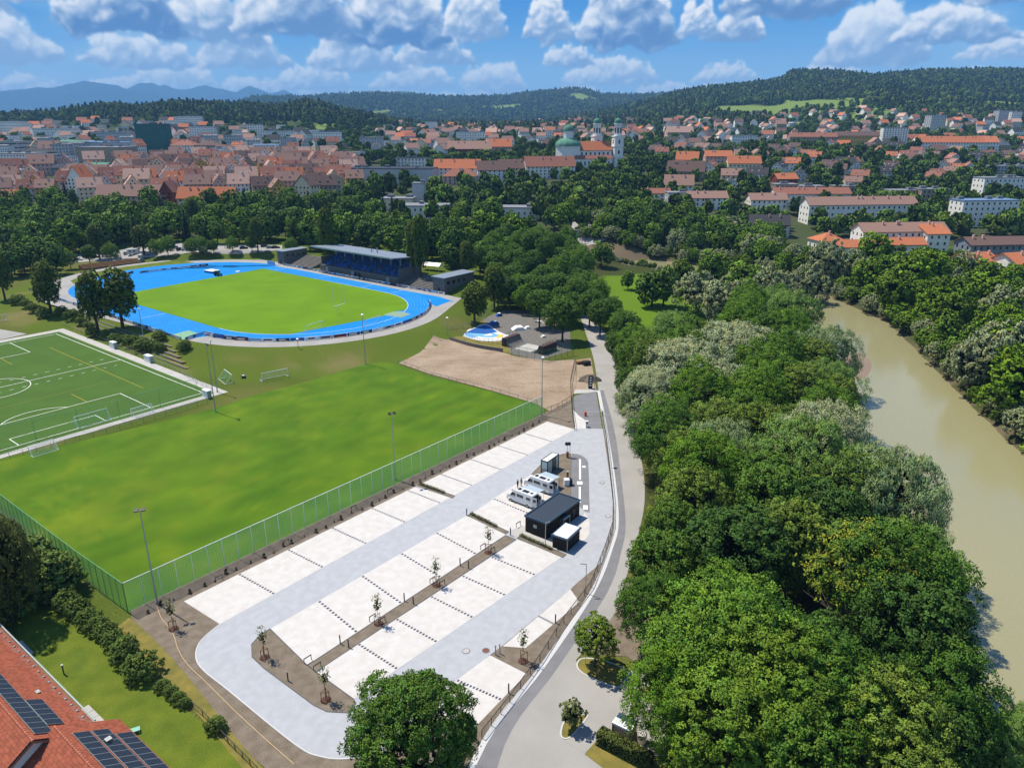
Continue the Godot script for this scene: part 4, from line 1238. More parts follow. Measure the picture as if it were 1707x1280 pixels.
func big_buildings():
	plain("river_glass", Color(0.16, 0.34, 0.33), 0.25)
	building("school_building", "long white school block with red roof, leftmost of its row", [137.4, -530.1, 10.3, 8.2, 27.9], 13.0, 0.06, "white", "weathered red tiled", 4, 3, 3.6, "gable")
	building("school_building", "white school block with red roof, second from the left of its row", [184.6, -542.7, 6.8, 9.3, 26.8], 13.0, 0.05, "white", "weathered red tiled", 4, 3, 3.6, "gable")
	building("school_building", "red-roofed school wing standing behind the long white row", [227.5, -573.0, 8.0, 9.7, 58.4], 13.0, 0.05, "white", "red tiled", 4, 2, 3.6, "gable")
	building("school_building", "longest white school block with red roof on the right of its row", [236.4, -507.8, 3.5, 12.7, 76.8], 14.0, 0.10, "white", "weathered red tiled", 4.5, 3, 3.6, "gable")
	building("school_hall", "low hall with pale flat roof between the red-roofed school blocks", [218.8, -573.0, 8.0, 7.1, 23.7], 12.0, 0.05, "pale grey", "flat grey", 1, 1, 3.6, "flat")
	building("flat_block", "grey flat-roofed block left of the white school row", [117.0, -534.7, 10.6, 10.7, 13.2], 12.0, 0.05, "pale grey", "flat grey", 1, 3, 3.4, "flat")
	building("low_block", "long red-roofed low block above the car park on the right", [106.6, -559.0, 12.4, 6.9, 20.4], 10.0, 0.05, "white", "red tiled", 3, 2, 3.4, "gable")
	building("residential_block", "white three-storey home with orange red roof nearest the river", [216.9, -410.7, 0.0, 11.2, 48.8], 14.0, 0.08, "white", "weathered red tiled", 4, 3, 3.6, "gable")
	building("residential_wing", "right end wing of the white home nearest the river", [232.5, -406.7, 0.0, 10.4, 12.9], 22.0, 0.08, "white", "orange tiled", 4, 3, 3.6, "gable")
	building("low_wing", "low white wing with bright orange roof below the white home", [183.8, -394.8, 0.0, 5.1, 21.2], 11.0, 0.06, "white", "orange tiled", 3, 1, 4.0, "gable")
	building("low_wing", "long low wing with bright orange roof partly behind a light green tree", [212.9, -402.6, 0.0, 5.2, 24.9], 11.0, 0.06, "white", "orange tiled", 3, 1, 4.0, "gable")
	building("pavilion", "orange hip-roofed pavilion at the left end of the white home", [176.8, -410.7, 0.0, 5.9, 14.3], 14.0, 0.2, "white", "orange tiled", 4, 1, 4.0, "hip")
	building("pavilion", "orange hip-roofed pavilion right of the low orange wing", [224.7, -410.7, 0.0, 6.6, 16.3], 14.0, 0.2, "white", "orange tiled", 4, 1, 4.0, "hip")
	building("white_house", "small white gabled house before the white school row", [211.5, -478.4, 2.2, 5.3, 10.0], 7.7, 1.4, "white", "red tiled", 4, 2, 3.6, "gable")
	building("apartment_block", "grey slab block with brown roof at the right edge", [245.5, -373.0, 0.0, 9.7, 31.8], 13.0, 0.1, "blue-grey", "brown tiled", 3, 3, 3.4, "gable")
	building("apartment_block", "white blue-grey balconied block behind the grey slab block", [314.5, -496.1, 2.9, 16.7, 39.6], 14.0, 0.1, "white", "flat blue-grey", 1, 5, 3.6, "flat")
	building("apartment_block", "white stepped apartment block at the right edge", [392.5, -608.1, 10.5, 16.3, 34.8], 14.0, 0.1, "white", "flat grey", 1, 4, 3.4, "flat")
	building("apartment_block", "pale long apartment block right below the hospital", [474.9, -731.6, 18.8, 11.0, 40.4], 14.0, 0.1, "pale grey", "flat grey", 1, 4, 3.2, "flat")
	building("kindergarten", "low white kindergarten with orange shed roofs at the right edge", [220.7, -344.3, 0.0, 5.1, 16.5], 16.0, 0.3, "white", "orange tiled", 4, 1, 5.0, "gable")
	building("kindergarten", "low white pitched hall right of the kindergarten courtyard", [236.8, -338.4, 0.0, 6.1, 16.3], 16.0, 0.3, "white", "orange tiled", 4, 1, 5.0, "gable")
	building("hospital", "large white hospital with long orange roof on the right hillside", [554.9, -979.6, 31.5, 15.2, 82.0], 18.0, -0.12, "white", "orange tiled", 7, 4, 3.4, "gable")
	building("hospital", "right white wing of the orange-roofed hospital", [601.4, -979.5, 31.5, 15.2, 30.7], 26.0, -0.12, "white", "orange tiled", 7, 4, 3.4, "gable")
	building("tower_block", "white balconied tower block left of the hospital", [527.5, -1067.2, 41.1, 22.6, 32.0], 16.0, -0.2, "white", "flat grey", 1, 9, 3.2, "flat")
	building("tower_block", "pale grey high-rise slab behind the hospital", [713.3, -1312.3, 54.6, 28.5, 31.7], 14.0, 0.3, "pale grey", "flat grey", 1, 10, 3.4, "flat")
	building("tower_block", "pale high-rise slab at the far right", [944.3, -1508.5, 68.2, 26.0, 22.4], 14.0, 0.2, "pale grey", "flat grey", 1, 9, 3.4, "flat")
	building("tower_block", "lower pale high-rise right of the far right slab", [973.4, -1514.6, 68.2, 24.0, 23.7], 14.0, 0.2, "white", "flat grey", 1, 8, 3.4, "flat")
	building("brown_block", "long brown-roofed low block among trees on the far river bank", [117.1, -435.4, 0.2, 7.0, 33.9], 11.0, -0.1, "pinkish", "brown tiled", 4, 2, 3.4, "gable")
	building("grey_block", "grey gabled block with dark roof behind the pair of poplars", [159.0, -457.9, 1.2, 8.0, 23.3], 12.0, -0.2, "pale grey", "dark grey", 5, 3, 3.4, "gable")
	building("barrack_house", "long house with orange roof and many dormers right of the church", [171.5, -745.7, 25.3, 10.1, 20.8], 14.0, -0.3, "cream", "orange tiled", 7, 3, 3.2, "gable")
	building("barrack_house", "brown-roofed long house with dormers below the orange dormer house", [154.0, -670.8, 20.2, 8.6, 32.0], 14.0, -0.3, "beige", "brown tiled", 8, 2, 3.2, "gable")
	building("barrack_house", "pinkish-roofed long house lowest of the three dormer houses", [132.2, -596.7, 15.3, 7.3, 22.1], 14.0, -0.2, "white", "weathered red tiled", 7, 2, 3.2, "gable")
	building("long_house", "orange-roofed long house beside the dark copper tree", [218.3, -718.9, 23.5, 9.7, 30.4], 14.0, -0.05, "cream", "orange tiled", 6, 2, 3.4, "gable")
	building("long_house", "pinkish house with broad orange roof in the right quarter", [209.4, -777.4, 27.0, 10.4, 26.7], 14.0, -0.05, "pinkish", "orange tiled", 5, 3, 3.4, "gable")
	building("flat_block", "stepped white terrace block above the right quarter", [309.1, -1029.8, 38.9, 15.1, 33.5], 14.0, -0.05, "white", "flat grey", 1, 4, 3.2, "flat")
	building("long_house", "long yellow house with brown roof in the right quarter", [456.7, -1024.4, 39.0, 15.0, 54.2], 14.0, -0.1, "yellow", "brown tiled", 5, 3, 3.4, "gable")
	building("long_house", "beige house row with red roofs above the right quarter", [399.1, -1026.2, 39.0, 13.6, 60.7], 14.0, -0.1, "beige", "red tiled", 5, 3, 3.4, "gable")
	building("villa_block", "yellow flat-roofed villa block behind the school row", [307.9, -596.6, 9.7, 8.3, 21.3], 13.0, 0.0, "yellow", "flat grey", 1, 3, 3.4, "flat")
	building("villa_block", "beige flat-roofed villa block right of the yellow one", [330.3, -591.2, 9.3, 10.0, 22.5], 13.0, 0.0, "beige", "flat grey", 1, 3, 3.4, "flat")
	building("villa_block", "pale flat-roofed villa block leftmost behind the school row", [217.9, -602.6, 14.7, 7.4, 18.1], 13.0, 0.0, "beige", "flat grey", 1, 2, 3.4, "flat")
	building("villa_block", "pale flat-roofed villa block second behind the school row", [244.2, -617.0, 12.1, 7.6, 19.5], 13.0, 0.0, "beige", "flat grey", 1, 2, 3.4, "flat")
	building("villa_block", "pale flat-roofed villa block third behind the school row", [272.3, -620.2, 11.3, 8.1, 16.7], 13.0, 0.0, "beige", "flat grey", 1, 2, 3.4, "flat")
	building("farmhouse", "dark red roofed gabled house with white front left of the villas", [228.5, -635.0, 17.8, 6.8, 18.4], 12.0, 0.2, "brick red", "orange tiled", 4, 2, 3.4, "gable")
	building("residence", "long white residence wing with orange roof left of the church", [33.5, -686.3, 21.3, 10.9, 44.7], 16.0, 0.16, "white", "red tiled", 8, 4, 3.6, "gable")
	building("residence", "white residence middle wing with brown roof", [-18.4, -663.4, 19.7, 10.5, 25.4], 16.0, 0.16, "white", "brown tiled", 7, 4, 3.6, "gable")
	building("residence", "left residence wing with orange roof and white front", [-48.0, -670.8, 20.2, 11.1, 40.1], 16.0, -0.05, "white", "orange tiled", 7, 4, 3.6, "gable")
	building("residence", "hip-roofed residence pavilion in front of the orange wing", [-44.5, -648.9, 18.8, 6.9, 28.6], 15.0, -0.05, "pinkish", "red tiled", 6, 3, 3.6, "hip")
	building("residence", "rear residence wing with grey brown roof", [0.8, -686.3, 21.3, 9.3, 25.1], 16.0, 0.16, "cream", "brown tiled", 7, 3, 3.6, "gable")
	building("theatre", "large grey flat-roofed hall among the trees left of the residence", [-103.7, -648.9, 18.8, 12.8, 74.9], 34.0, -0.1, "pale grey", "flat dark", 1, 0, 4, "flat")
	building("office_block", "white office with grey roof behind the large grey hall", [-97.2, -746.0, 25.2, 11.2, 35.2], 16.0, -0.1, "white", "flat dark", 1, 4, 3.2, "flat")
	building("brick_school", "red brick school complex with large red roofs", [-47.2, -852.0, 30.9, 11.4, 47.8], 22.0, 0.05, "brick red", "weathered red tiled", 8, 3, 3.4, "gable")
	building("brick_school", "pinkish gabled hall beside the red brick complex", [-14.6, -879.7, 32.4, 11.7, 27.4], 18.0, 0.05, "pinkish", "orange tiled", 8, 3, 3.4, "gable")
	building("apartment_block", "white and pale blue apartment block above the brick school", [-59.8, -1118.3, 41.5, 16.4, 41.6], 16.0, 0.05, "white", "flat blue-grey", 1, 5, 3.4, "flat")
	building("modern_school", "white modern school with flat roof in the tree belt", [-57.2, -491.1, 8.2, 8.4, 30.6], 18.0, -0.05, "white", "flat grey", 1, 2, 3.4, "flat")
	building("modern_school", "tall grey stair tower of the modern school", [-68.4, -554.0, 12.0, 14.5, 8.4], 9.0, -0.05, "pale grey", "flat grey", 0.5, 0, 3.4, "flat")
	building("modern_school", "low flat-roofed wing left of the grey stair tower", [-80.4, -530.1, 10.3, 7.4, 22.0], 16.0, -0.05, "cream", "flat grey", 1, 1, 3.4, "flat")
	building("flat_pavilion", "white flat-roofed pavilion right of the modern school", [5.3, -495.9, 8.4, 6.6, 27.9], 16.0, -0.1, "white", "flat grey", 1, 1, 3.6, "flat")
	building("glass_tower", "tilted dark green glass office tower", [-430.4, -927.0, 34.7, 33.3, 37.9], 15.0, -0.15, "dark glass", "flat dark", 1, 9, 3, "flat")
	building("apartment_block", "white terraced apartment block right of the dark glass tower", [-464.6, -1161.8, 45.7, 19.5, 35.2], 18.0, 0.1, "white", "flat grey", 1, 6, 3.2, "flat")
	building("apartment_block", "narrow white apartment tower in the upper left quarter", [-393.3, -1188.3, 47.0, 20.8, 22.5], 16.0, 0.2, "white", "flat grey", 1, 7, 3.2, "flat")
	building("shopping_centre", "flat-roofed hall with turquoise roof left of the glass tower", [-525.9, -909.4, 34.0, 14.8, 29.8], 26.0, -0.1, "pale grey", "green copper", 2, 2, 3.4, "hip")
	building("shopping_centre", "grey beige windowless shopping hall below the glass tower", [-434.7, -812.7, 28.9, 15.7, 47.1], 36.0, -0.1, "beige", "flat grey", 1, 0, 3.4, "flat")
	building("shopping_centre", "wide hall with pale blue roof left of the glass tower", [-476.0, -926.8, 34.8, 12.3, 53.5], 40.0, -0.1, "pale grey", "flat blue-grey", 1, 0, 3.4, "flat")
	building("striped_office", "white office with dark window bands at the left edge", [-471.7, -727.9, 24.0, 17.4, 35.5], 26.0, -0.1, "white", "flat grey", 1, 5, 3, "flat")
	building("white_office", "white office with grey roof right of the banded office", [-495.5, -800.9, 28.3, 13.1, 27.6], 18.0, -0.1, "white", "dark grey", 3, 4, 3.2, "hip", Vector2(1.1, 1.4), true)
	building("white_office", "white stepped office block at the upper left edge", [-845.0, -1311.9, 50.7, 22.9, 41.7], 20.0, -0.1, "white", "flat grey", 1, 5, 3.2, "flat")
	building("white_office", "long grey office block at the left edge above the banded office", [-605.1, -928.6, 34.7, 13.7, 29.0], 26.0, -0.1, "pale grey", "flat grey", 1, 3, 3.2, "flat", Vector2(1.1, 1.4), true)
	building("market_hall", "dark green shed-roofed hall before the old town", [-410.2, -702.3, 22.3, 7.4, 24.4], 22.0, -0.1, "blue-grey", "flat dark", 3, 0, 3.4, "gable")
	building("market_hall", "second dark green shed-roofed hall before the old town", [-389.3, -710.6, 22.9, 7.5, 24.6], 22.0, -0.1, "blue-grey", "green copper", 3, 0, 3.4, "gable")
	building("court_house", "big pinkish palace with brown hip roof right of the glass tower", [-373.9, -877.8, 32.5, 13.0, 25.9], 22.0, 0.0, "white", "red tiled", 6, 4, 3.2, "hip")
	building("court_house", "brown stone palace with hip roof in the upper old town", [-347.4, -877.8, 32.5, 13.0, 24.6], 22.0, 0.0, "beige", "brown tiled", 6, 4, 3.2, "hip")
	building("white_office", "white office with blue-grey roof below the stone palace", [-311.2, -837.6, 30.3, 12.4, 33.9], 18.0, 0.0, "white", "flat blue-grey", 1, 3, 3.4, "flat")
	building("long_house", "long red-brown roof at the front of the old town", [-276.3, -549.0, 11.7, 6.8, 51.4], 13.0, 0.0, "pinkish", "weathered red tiled", 7, 2, 3.6, "gable")
	building("long_house", "long orange brown roof with dormers at the front of the old town", [-218.8, -539.4, 11.0, 6.7, 40.3], 13.0, 0.0, "cream", "orange tiled", 7, 2, 3.6, "gable")
	building("gabled_house", "tall white gabled house with rows of small windows in the old town", [-334.6, -591.0, 14.8, 13.5, 14.0], 13.1, 1.45, "white", "orange tiled", 9, 5, 2.6, "gable")
	building("gabled_house", "red brick gabled house between the two long old-town roofs", [-249.4, -554.0, 12.0, 9.4, 12.0], 9.7, 1.45, "brick red", "red tiled", 7, 3, 3.2, "gable")
	building("gabled_house", "pale gabled house at the right end of the old town", [-153.9, -569.3, 13.2, 11.4, 12.0], 14.4, 1.2, "cream", "brown tiled", 7, 3, 3.2, "gable")
	building("red_hall", "low pinkish roofed hall at the left edge behind the trees", [-282.6, -427.9, 0.0, 6.2, 27.1], 16.0, 0.1, "pinkish", "pinkish tiled", 2, 1, 4, "gable")
	building("white_house", "white house with orange roof at the left edge of the old town", [-351.2, -524.2, 8.4, 10.6, 11.8], 12.0, 0.4, "white", "orange tiled", 5, 3, 3.2, "gable")
	building("apartment_block", "pale apartment block among trees beyond the large grey hall", [-180.5, -989.5, 37.0, 15.3, 29.3], 16.0, 0.1, "pale grey", "flat grey", 1, 4, 3.2, "flat")
	building("apartment_block", "white high apartment block below the far meadow", [-161.2, -1552.9, 52.5, 21.4, 24.0], 14.0, 0.1, "white", "flat grey", 1, 6, 3.2, "flat")
	building("castle_house", "pinkish gabled manor house on the right above the church", [249.5, -1155.9, 44.1, 13.5, 39.5], 16.0, 0.1, "pinkish", "pinkish tiled", 8, 3, 3.4, "gable")
	building("white_office", "low white office behind the turquoise roofed hall", [-710.6, -1205.2, 46.7, 15.8, 63.6], 22.0, -0.1, "white", "flat grey", 1, 4, 3.2, "flat")
	building("white_office", "grey white office block between turquoise hall and glass tower", [-565.8, -1095.0, 42.0, 16.0, 54.5], 22.0, -0.1, "pale grey", "flat grey", 1, 4, 3.2, "flat")
	building("white_office", "white stepped office before the shopping hall", [-451.8, -755.9, 25.8, 11.3, 32.1], 18.0, -0.1, "white", "flat blue-grey", 1, 4, 3.2, "flat")
	building("white_office", "small white flat-roofed office above the glass tower", [-590.3, -1421.0, 63.9, 18.5, 48.3], 16.0, 0.1, "white", "flat grey", 1, 5, 3.2, "flat")
	building("apartment_block", "long low white apartment block in the upper left quarter", [-345.1, -1143.2, 44.3, 15.0, 44.4], 15.0, 0.1, "white", "flat grey", 1, 4, 3.2, "flat")
	building("apartment_block", "white apartment block left of the far meadow", [-261.5, -1094.5, 42.0, 16.0, 39.1], 15.0, 0.1, "white", "flat blue-grey", 1, 4, 3.2, "flat")
	building("white_office", "white office roof above the right end of the old town", [-172.5, -800.7, 28.3, 11.9, 35.0], 16.0, 0, "white", "flat grey", 1, 3, 3.2, "flat")
	building("striped_office", "lower white office with dark window bands at the left edge", [-431.3, -656.0, 19.2, 10.9, 28.0], 20.0, -0.1, "white", "flat grey", 1, 4, 3, "flat")
	build_church()

func build_church():
	var s := [75.4, -766.8, 26.4, 10.3, 47.9]
	var o := thing("church", Vector3(s[0], s[2], s[1] - 10.0), 0.25)
	tag(o, "white domed church with two green-capped towers and orange nave roof", "church")
	for k in 4: claim(Vector2(s[0] - 24.0 + k * 16.0, s[1] - 10.0), 14.0)
	var white := tone("wall", "white")
	var copper := tone("roof", "green copper")
	var put := func(called: String, b: Builder, m: Material, parent: Node) -> MeshInstance3D: return piece(called, b.mesh(), m, parent)
	# nave
	var b := Builder.new()
	b.t = Transform3D(Basis(), Vector3(6, 0, 0))
	house_walls(b, 34, 16, 17, 8)
	put.call("nave", b, white, o)
	b = Builder.new()
	b.t = Transform3D(Basis(), Vector3(6, 0, 0))
	gable_roof(b, 34, 16, 17, 8, 0.6)
	put.call("nave_roof", b, tone("roof", "orange tiled"), o)
	# aisle
	b = Builder.new()
	b.t = Transform3D(Basis(), Vector3(2, 0, 11))
	house_walls(b, 40, 7, 9, 3)
	put.call("aisle", b, white, o)
	b = Builder.new()
	b.t = Transform3D(Basis(), Vector3(2, 0, 11))
	gable_roof(b, 40, 7, 9, 3, 0.4)
	put.call("aisle_roof", b, tone("roof", "red tiled"), o)
	# domed octagon
	b = Builder.new()
	b.tube(Vector3(-20, -3, 0), Vector3(-20, 21, 0), 13, 13, 8)
	put.call("octagon", b, white, o)
	var dome := func(x: float, z: float, y: float, r: float, h: float, onion := false) -> Builder:
		var d := Builder.new()
		for i in 8:
			var a := PI / 2 * i / 8.0
			var e := PI / 2 * (i + 1) / 8.0
			var k0 := r * (cos(a) + (0.16 * sin(a * 2.0) if onion else 0.0))
			var k1 := r * (cos(e) + (0.16 * sin(e * 2.0) if onion else 0.0))
			d.tube(Vector3(x, y + h * sin(a), z), Vector3(x, y + h * sin(e), z), k0, maxf(k1, 0.12), 12, false)
		return d
	put.call("dome", dome.call(-20.0, 0.0, 21.0, 13.4, 8.0), copper, o)
	b = Builder.new()
	b.tube(Vector3(-20, 28, 0), Vector3(-20, 35, 0), 5.2, 5.0, 8)
	put.call("lantern", b, white, o)
	put.call("lantern_cap", dome.call(-20.0, 0.0, 35.0, 5.4, 6.0), copper, o)
	# towers
	for x in [13.0, 30.0]:
		var t := Node3D.new()
		t.name = "tower"
		o.add_child(t, true)
		t.position = Vector3(x, 0, 6.0 if x > 20.0 else -8.0)
		b = Builder.new()
		b.box(Vector3(-4.6, -3, -4.6), Vector3(4.6, 30, 4.6))
		for y in [10.0, 20.0, 29.4]: b.box(Vector3(-5.1, y, -5.1), Vector3(5.1, y + 0.9, 5.1))
		b.tube(Vector3(0, 30.3, 0), Vector3(0, 42, 0), 4.2, 3.9, 8)
		b.tube(Vector3(0, 41.2, 0), Vector3(0, 42.2, 0), 4.7, 4.7, 8)
		put.call("shaft", b, white, t)
		put.call("tower_cap", dome.call(0.0, 0.0, 42.2, 3.9, 5.0, true), copper, t)
		b = Builder.new()
		b.tube(Vector3(0, 46.8, 0), Vector3(0, 50, 0), 1.3, 1.1, 8)
		b.tube(Vector3(0, 50, 0), Vector3(0, 55, 0), 1.4, 0.1, 8)
		put.call("spire", b, copper, t)
		b = Builder.new()
		for y in [4.0, 13.0, 23.0]:
			for k in 4:
				b.t = Transform3D(Basis(Vector3.UP, PI / 2 * k), Vector3.ZERO)
				b.box(Vector3(-0.9, y, 4.5), Vector3(0.9, y + 3.6, 4.66))
		for k in 8:
			b.t = Transform3D(Basis(Vector3.UP, PI / 4 * k + PI / 8), Vector3.ZERO)
			b.box(Vector3(-0.7, 33, 3.6), Vector3(0.7, 38, 4.05))
		put.call("tower_windows", b, mats.glass_dark, t)
	b = Builder.new()
	for k in 7: b.box(Vector3(-9 + k * 4.6, 11, 8.0), Vector3(-7.4 + k * 4.6, 15, 8.08))
	for k in 9: b.box(Vector3(-16 + k * 4.2, 3, 14.5), Vector3(-14.6 + k * 4.2, 6.5, 14.58))
	put.call("nave_windows", b, mats.glass_dark, o)

# ---------------------------------------------------------------- trees
class Leaves:
	var v := PackedVector3Array()
	var n := PackedVector3Array()
	var c := PackedColorArray()
	var idx := PackedInt32Array()
	var r := RandomNumberGenerator.new()

	func dir() -> Vector3:
		var z := r.randf_range(-1.0, 1.0)
		var a := r.randf() * TAU
		var s := sqrt(1.0 - z * z)
		return Vector3(s * cos(a), z, s * sin(a))

	func leaf(p: Vector3, nor: Vector3, tan: Vector3, long: float, wide: float, out: Vector3, col: Color):
		var b := nor.cross(tan).normalized() * wide
		var t := b.cross(nor).normalized() * long
		var i := v.size()
		v.append(p - t); v.append(p - b); v.append(p + t); v.append(p + b)
		var m := (nor * (1.0 if nor.dot(out) > 0.0 else -1.0) + out * 0.7).normalized()
		for k in 4:
			n.append(m)
			c.append(Color(col.r * 1.22, col.g * 1.22, col.b * 1.18))
		idx.append_array(PackedInt32Array([i, i + 2, i + 1, i, i + 3, i + 2]))

	func mesh() -> ArrayMesh:
		var a := []
		a.resize(Mesh.ARRAY_MAX)
		a[Mesh.ARRAY_VERTEX] = v
		a[Mesh.ARRAY_NORMAL] = n
		a[Mesh.ARRAY_COLOR] = c
		a[Mesh.ARRAY_INDEX] = idx
		var m := ArrayMesh.new()
		m.add_surface_from_arrays(Mesh.PRIMITIVE_TRIANGLES, a)
		return m

# a crown of lobes > clumps > leaves. spec: radius, bottom, top, lobes, clumps, leaves, leaf size, droop, slim, lobe share
func crown(seed_at: int, radius: float, low: float, top: float, lobes: int, clumps: int, leaves: int, size: float, col: Color, droop := 0.0, slim := 0.62, lobe := 0.44, spread := 0.22) -> ArrayMesh:
	var l := Leaves.new()
	l.r.seed = seed_at
	var r := l.r
	var mid := Vector3(0, (low + top) / 2.0, 0)
	var half := Vector3(radius, (top - low) / 2.0, radius)
	for i in lobes:
		var y := 1.0 - 1.75 * (i + 0.5) / lobes
		var a := i * 2.399963 + r.randf_range(-0.5, 0.5)
		var s := sqrt(maxf(0.0, 1.0 - y * y))
		var d := Vector3(s * cos(a), y, s * sin(a))
		var lr := radius * lobe * r.randf_range(0.75, 1.25)
		var at := mid + d * half * (1.0 - lobe * 0.9) * r.randf_range(0.74, 1.18)
		var stretch := Vector3(1, maxf(1.0, half.y / radius * 0.75), 1)
		var tone_l := 1.0 + r.randf_range(-0.14, 0.14)
		for j in clumps:
			var e := (l.dir() + d * 0.75 + Vector3.UP * 0.3).normalized()
			var cc := at + e * lr * stretch * r.randf_range(0.66, 1.08)
			var cr := lr * 0.31 * r.randf_range(0.65, 1.3)
			var tone := tone_l * (1.0 + r.randf_range(-spread, spread))
			var warm := r.randf_range(-0.10, 0.16)
			for k in leaves:
				var f := (l.dir() * 0.85 + e * 0.6 + Vector3.UP * 0.5).normalized()
				var p := cc + f * cr * stretch * r.randf_range(0.55, 1.08)
				if droop > 0.0: p.y -= droop * cr * r.randf()
				var nor := (f * 0.7 + l.dir() * 0.75).normalized()
				var tan := l.dir() if droop == 0.0 else (l.dir() * 0.5 + Vector3.DOWN).normalized()
				var sz := size * r.randf_range(0.65, 1.3)
				var q := tone * r.randf_range(0.82, 1.18)
				l.leaf(p, nor, tan, sz, sz * slim, (f + (p - mid).normalized()).normalized(), Color(col.r * q * (1.0 + warm), col.g * q, col.b * q * (1.0 - warm)))
	# leaves deep inside block light and are painted darker to suggest shade in the crown
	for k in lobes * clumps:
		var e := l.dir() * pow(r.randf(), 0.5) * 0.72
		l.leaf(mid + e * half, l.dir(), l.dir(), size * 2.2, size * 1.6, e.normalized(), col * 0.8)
	return l.mesh()

func spruce(seed_at: int, radius: float, top: float, tiers: int, size: float, col: Color) -> ArrayMesh:
	var l := Leaves.new()
	l.r.seed = seed_at
	for i in tiers:
		var t := float(i) / tiers
		var y := lerpf(1.2, top - 0.3, t)
		var rad := radius * pow(1.0 - t, 0.85) * l.r.randf_range(0.85, 1.1) + 0.15
		var arms := int(lerpf(11.0, 5.0, t))
		for k in arms:
			var a := TAU * k / arms + l.r.randf_range(-0.3, 0.3)
			var d := Vector3(cos(a), 0, sin(a))
			var steps := maxi(2, int(rad / size * 1.1))
			for j in steps:
				var s := (j + 0.6) / steps
				for m in 3:
					var p := Vector3(0, y - s * rad * 0.34, 0) + d * rad * s + l.dir() * size * 0.5
					var q := l.r.randf_range(0.7, 1.3)
					l.leaf(p, (Vector3.UP + l.dir() * 0.6).normalized(), (d + Vector3.DOWN * 0.4 + l.dir() * 0.4).normalized(), size, size * 0.5, (d + Vector3.UP * 0.6).normalized(), Color(col.r * q, col.g * q, col.b * q))
	return l.mesh()

func trunk(seed_at: int, high: float, thick: float, reach: float) -> ArrayMesh:
	var b := Builder.new()
	var r := RandomNumberGenerator.new()
	r.seed = seed_at
	var p := Vector3(0, -0.6, 0)
	var q := Vector3(r.randf_range(-0.2, 0.2), high * 0.38, r.randf_range(-0.2, 0.2))
	b.tube(p, Vector3(0, 0.5, 0), thick * 1.5, thick, 8, false)
	b.tube(Vector3(0, 0.5, 0), q, thick, thick * 0.75, 8, false)
	b.tube(q, q + Vector3(0.2, high * 0.42, 0.1), thick * 0.72, thick * 0.2, 7, false)
	for k in 6:
		var a := TAU * k / 6.0 + r.randf_range(-0.4, 0.4)
		var s := q.lerp(q + Vector3(0.2, high * 0.42, 0.1), r.randf_range(0.0, 0.6))
		var e := s + Vector3(cos(a) * reach, high * r.randf_range(0.14, 0.30), sin(a) * reach)
		b.tube(s, e, thick * 0.42, thick * 0.1, 5, false)
	return b.mesh()

# kind -> {crown, trunk, height, radius, words}
var wood := {}
var standing := []      # [x, z, radius] of every tree put up so far
var planted := []       # things that still need a label: {node, kind, zone, x (screen), d}

func grow(key: String, called: String, words: String, c: ArrayMesh, tk: ArrayMesh, high: float, radius: float, tint: Color = Color.WHITE):
	var m := vertex_mat("leaf " + key, 0.62, 0.25)
	m.albedo_color = tint
	m.backlight_enabled = true
	m.backlight = Color(0.12, 0.16, 0.04)
	wood[key] = {"crown": c, "trunk": tk, "mat": m, "high": high, "radius": radius, "called": called, "words": words, "proto": null}

func again(key: String, of: String, called: String, words: String, tint: Color):    # the same crown in another green
	var w: Dictionary = wood[of]
	grow(key, called, words, w.crown, w.trunk, w.high, w.radius, tint)

func plant(key: String, at: Vector2, high: float, zone: String, wide := 1.0, turn := -1.0) -> Node3D:
	var w: Dictionary = wood[key]
	var o: Node3D
	if w.proto == null:
		o = thing(w.called, Vector3.ZERO)
		piece("trunk", w.trunk, mats.bark, o)
		piece("crown", w.crown, w.mat, o)
		w.proto = o
	else:
		o = w.proto.duplicate()
		o.name = numbered(w.called)
		add_child(o)
	var k := high / float(w.high)
	o.position = v3(at, lie(at.x, at.y))
	o.rotation.y = rng.randf() * TAU if turn < 0.0 else turn
	o.scale = Vector3(k * wide, k, k * wide)
	standing.append(Vector3(at.x, at.y, w.radius * k * wide))
	planted.append({"node": o, "words": w.words, "zone": zone, "x": at.x / maxf(1.0, -at.y), "d": -at.y, "kind": w.called})
	return o

var behind := {}

func roomy(p: Vector2, gap: float) -> bool:
	for s in standing:
		if Vector2(s.x, s.y).distance_to(p) < (s.z + gap) * 0.62: return false
	return true

func fill(zone: String, outline: PackedVector2Array, step: float, kinds: Array, low: float, high: float, gap: float, keep_out: Array = [], most := 400):
	var lo := outline[0]
	var hi := outline[0]
	for p in outline:
		lo = lo.min(p)
		hi = hi.max(p)
	var z := hi.y
	var count := 0
	while z > lo.y:
		var x := lo.x
		while x < hi.x:
			var p := Vector2(x, z) + Vector2(rng.randf_range(-0.45, 0.45), rng.randf_range(-0.45, 0.45)) * step
			x += step
			var key: String = kinds[rng.randi() % kinds.size()]
			var h := rng.randf_range(low, high)
			if not Geometry2D.is_point_in_polygon(p, outline) or not roomy(p, gap): continue
			if river_gap(p) < 1.5 and p.y > -520.0 and p.x > -160.0: continue
			var shut := false
			for k in keep_out:
				if Geometry2D.is_point_in_polygon(p, k): shut = true
			if shut: continue
			count += 1
			if count <= most: plant(key, p, h, zone, rng.randf_range(0.88, 1.15))
			else:
				var w: Dictionary = wood[key]
				var k := h / float(w.high)
				standing.append(Vector3(p.x, p.y, w.radius * k))
				if not behind.has(key): behind[key] = []
				behind[key].append([Transform3D(Basis(Vector3.UP, rng.randf() * TAU).scaled(Vector3(k, k, k)), v3(p, lie(p.x, p.y) - 0.8)), Color(1, 1, 1)])
		z -= step

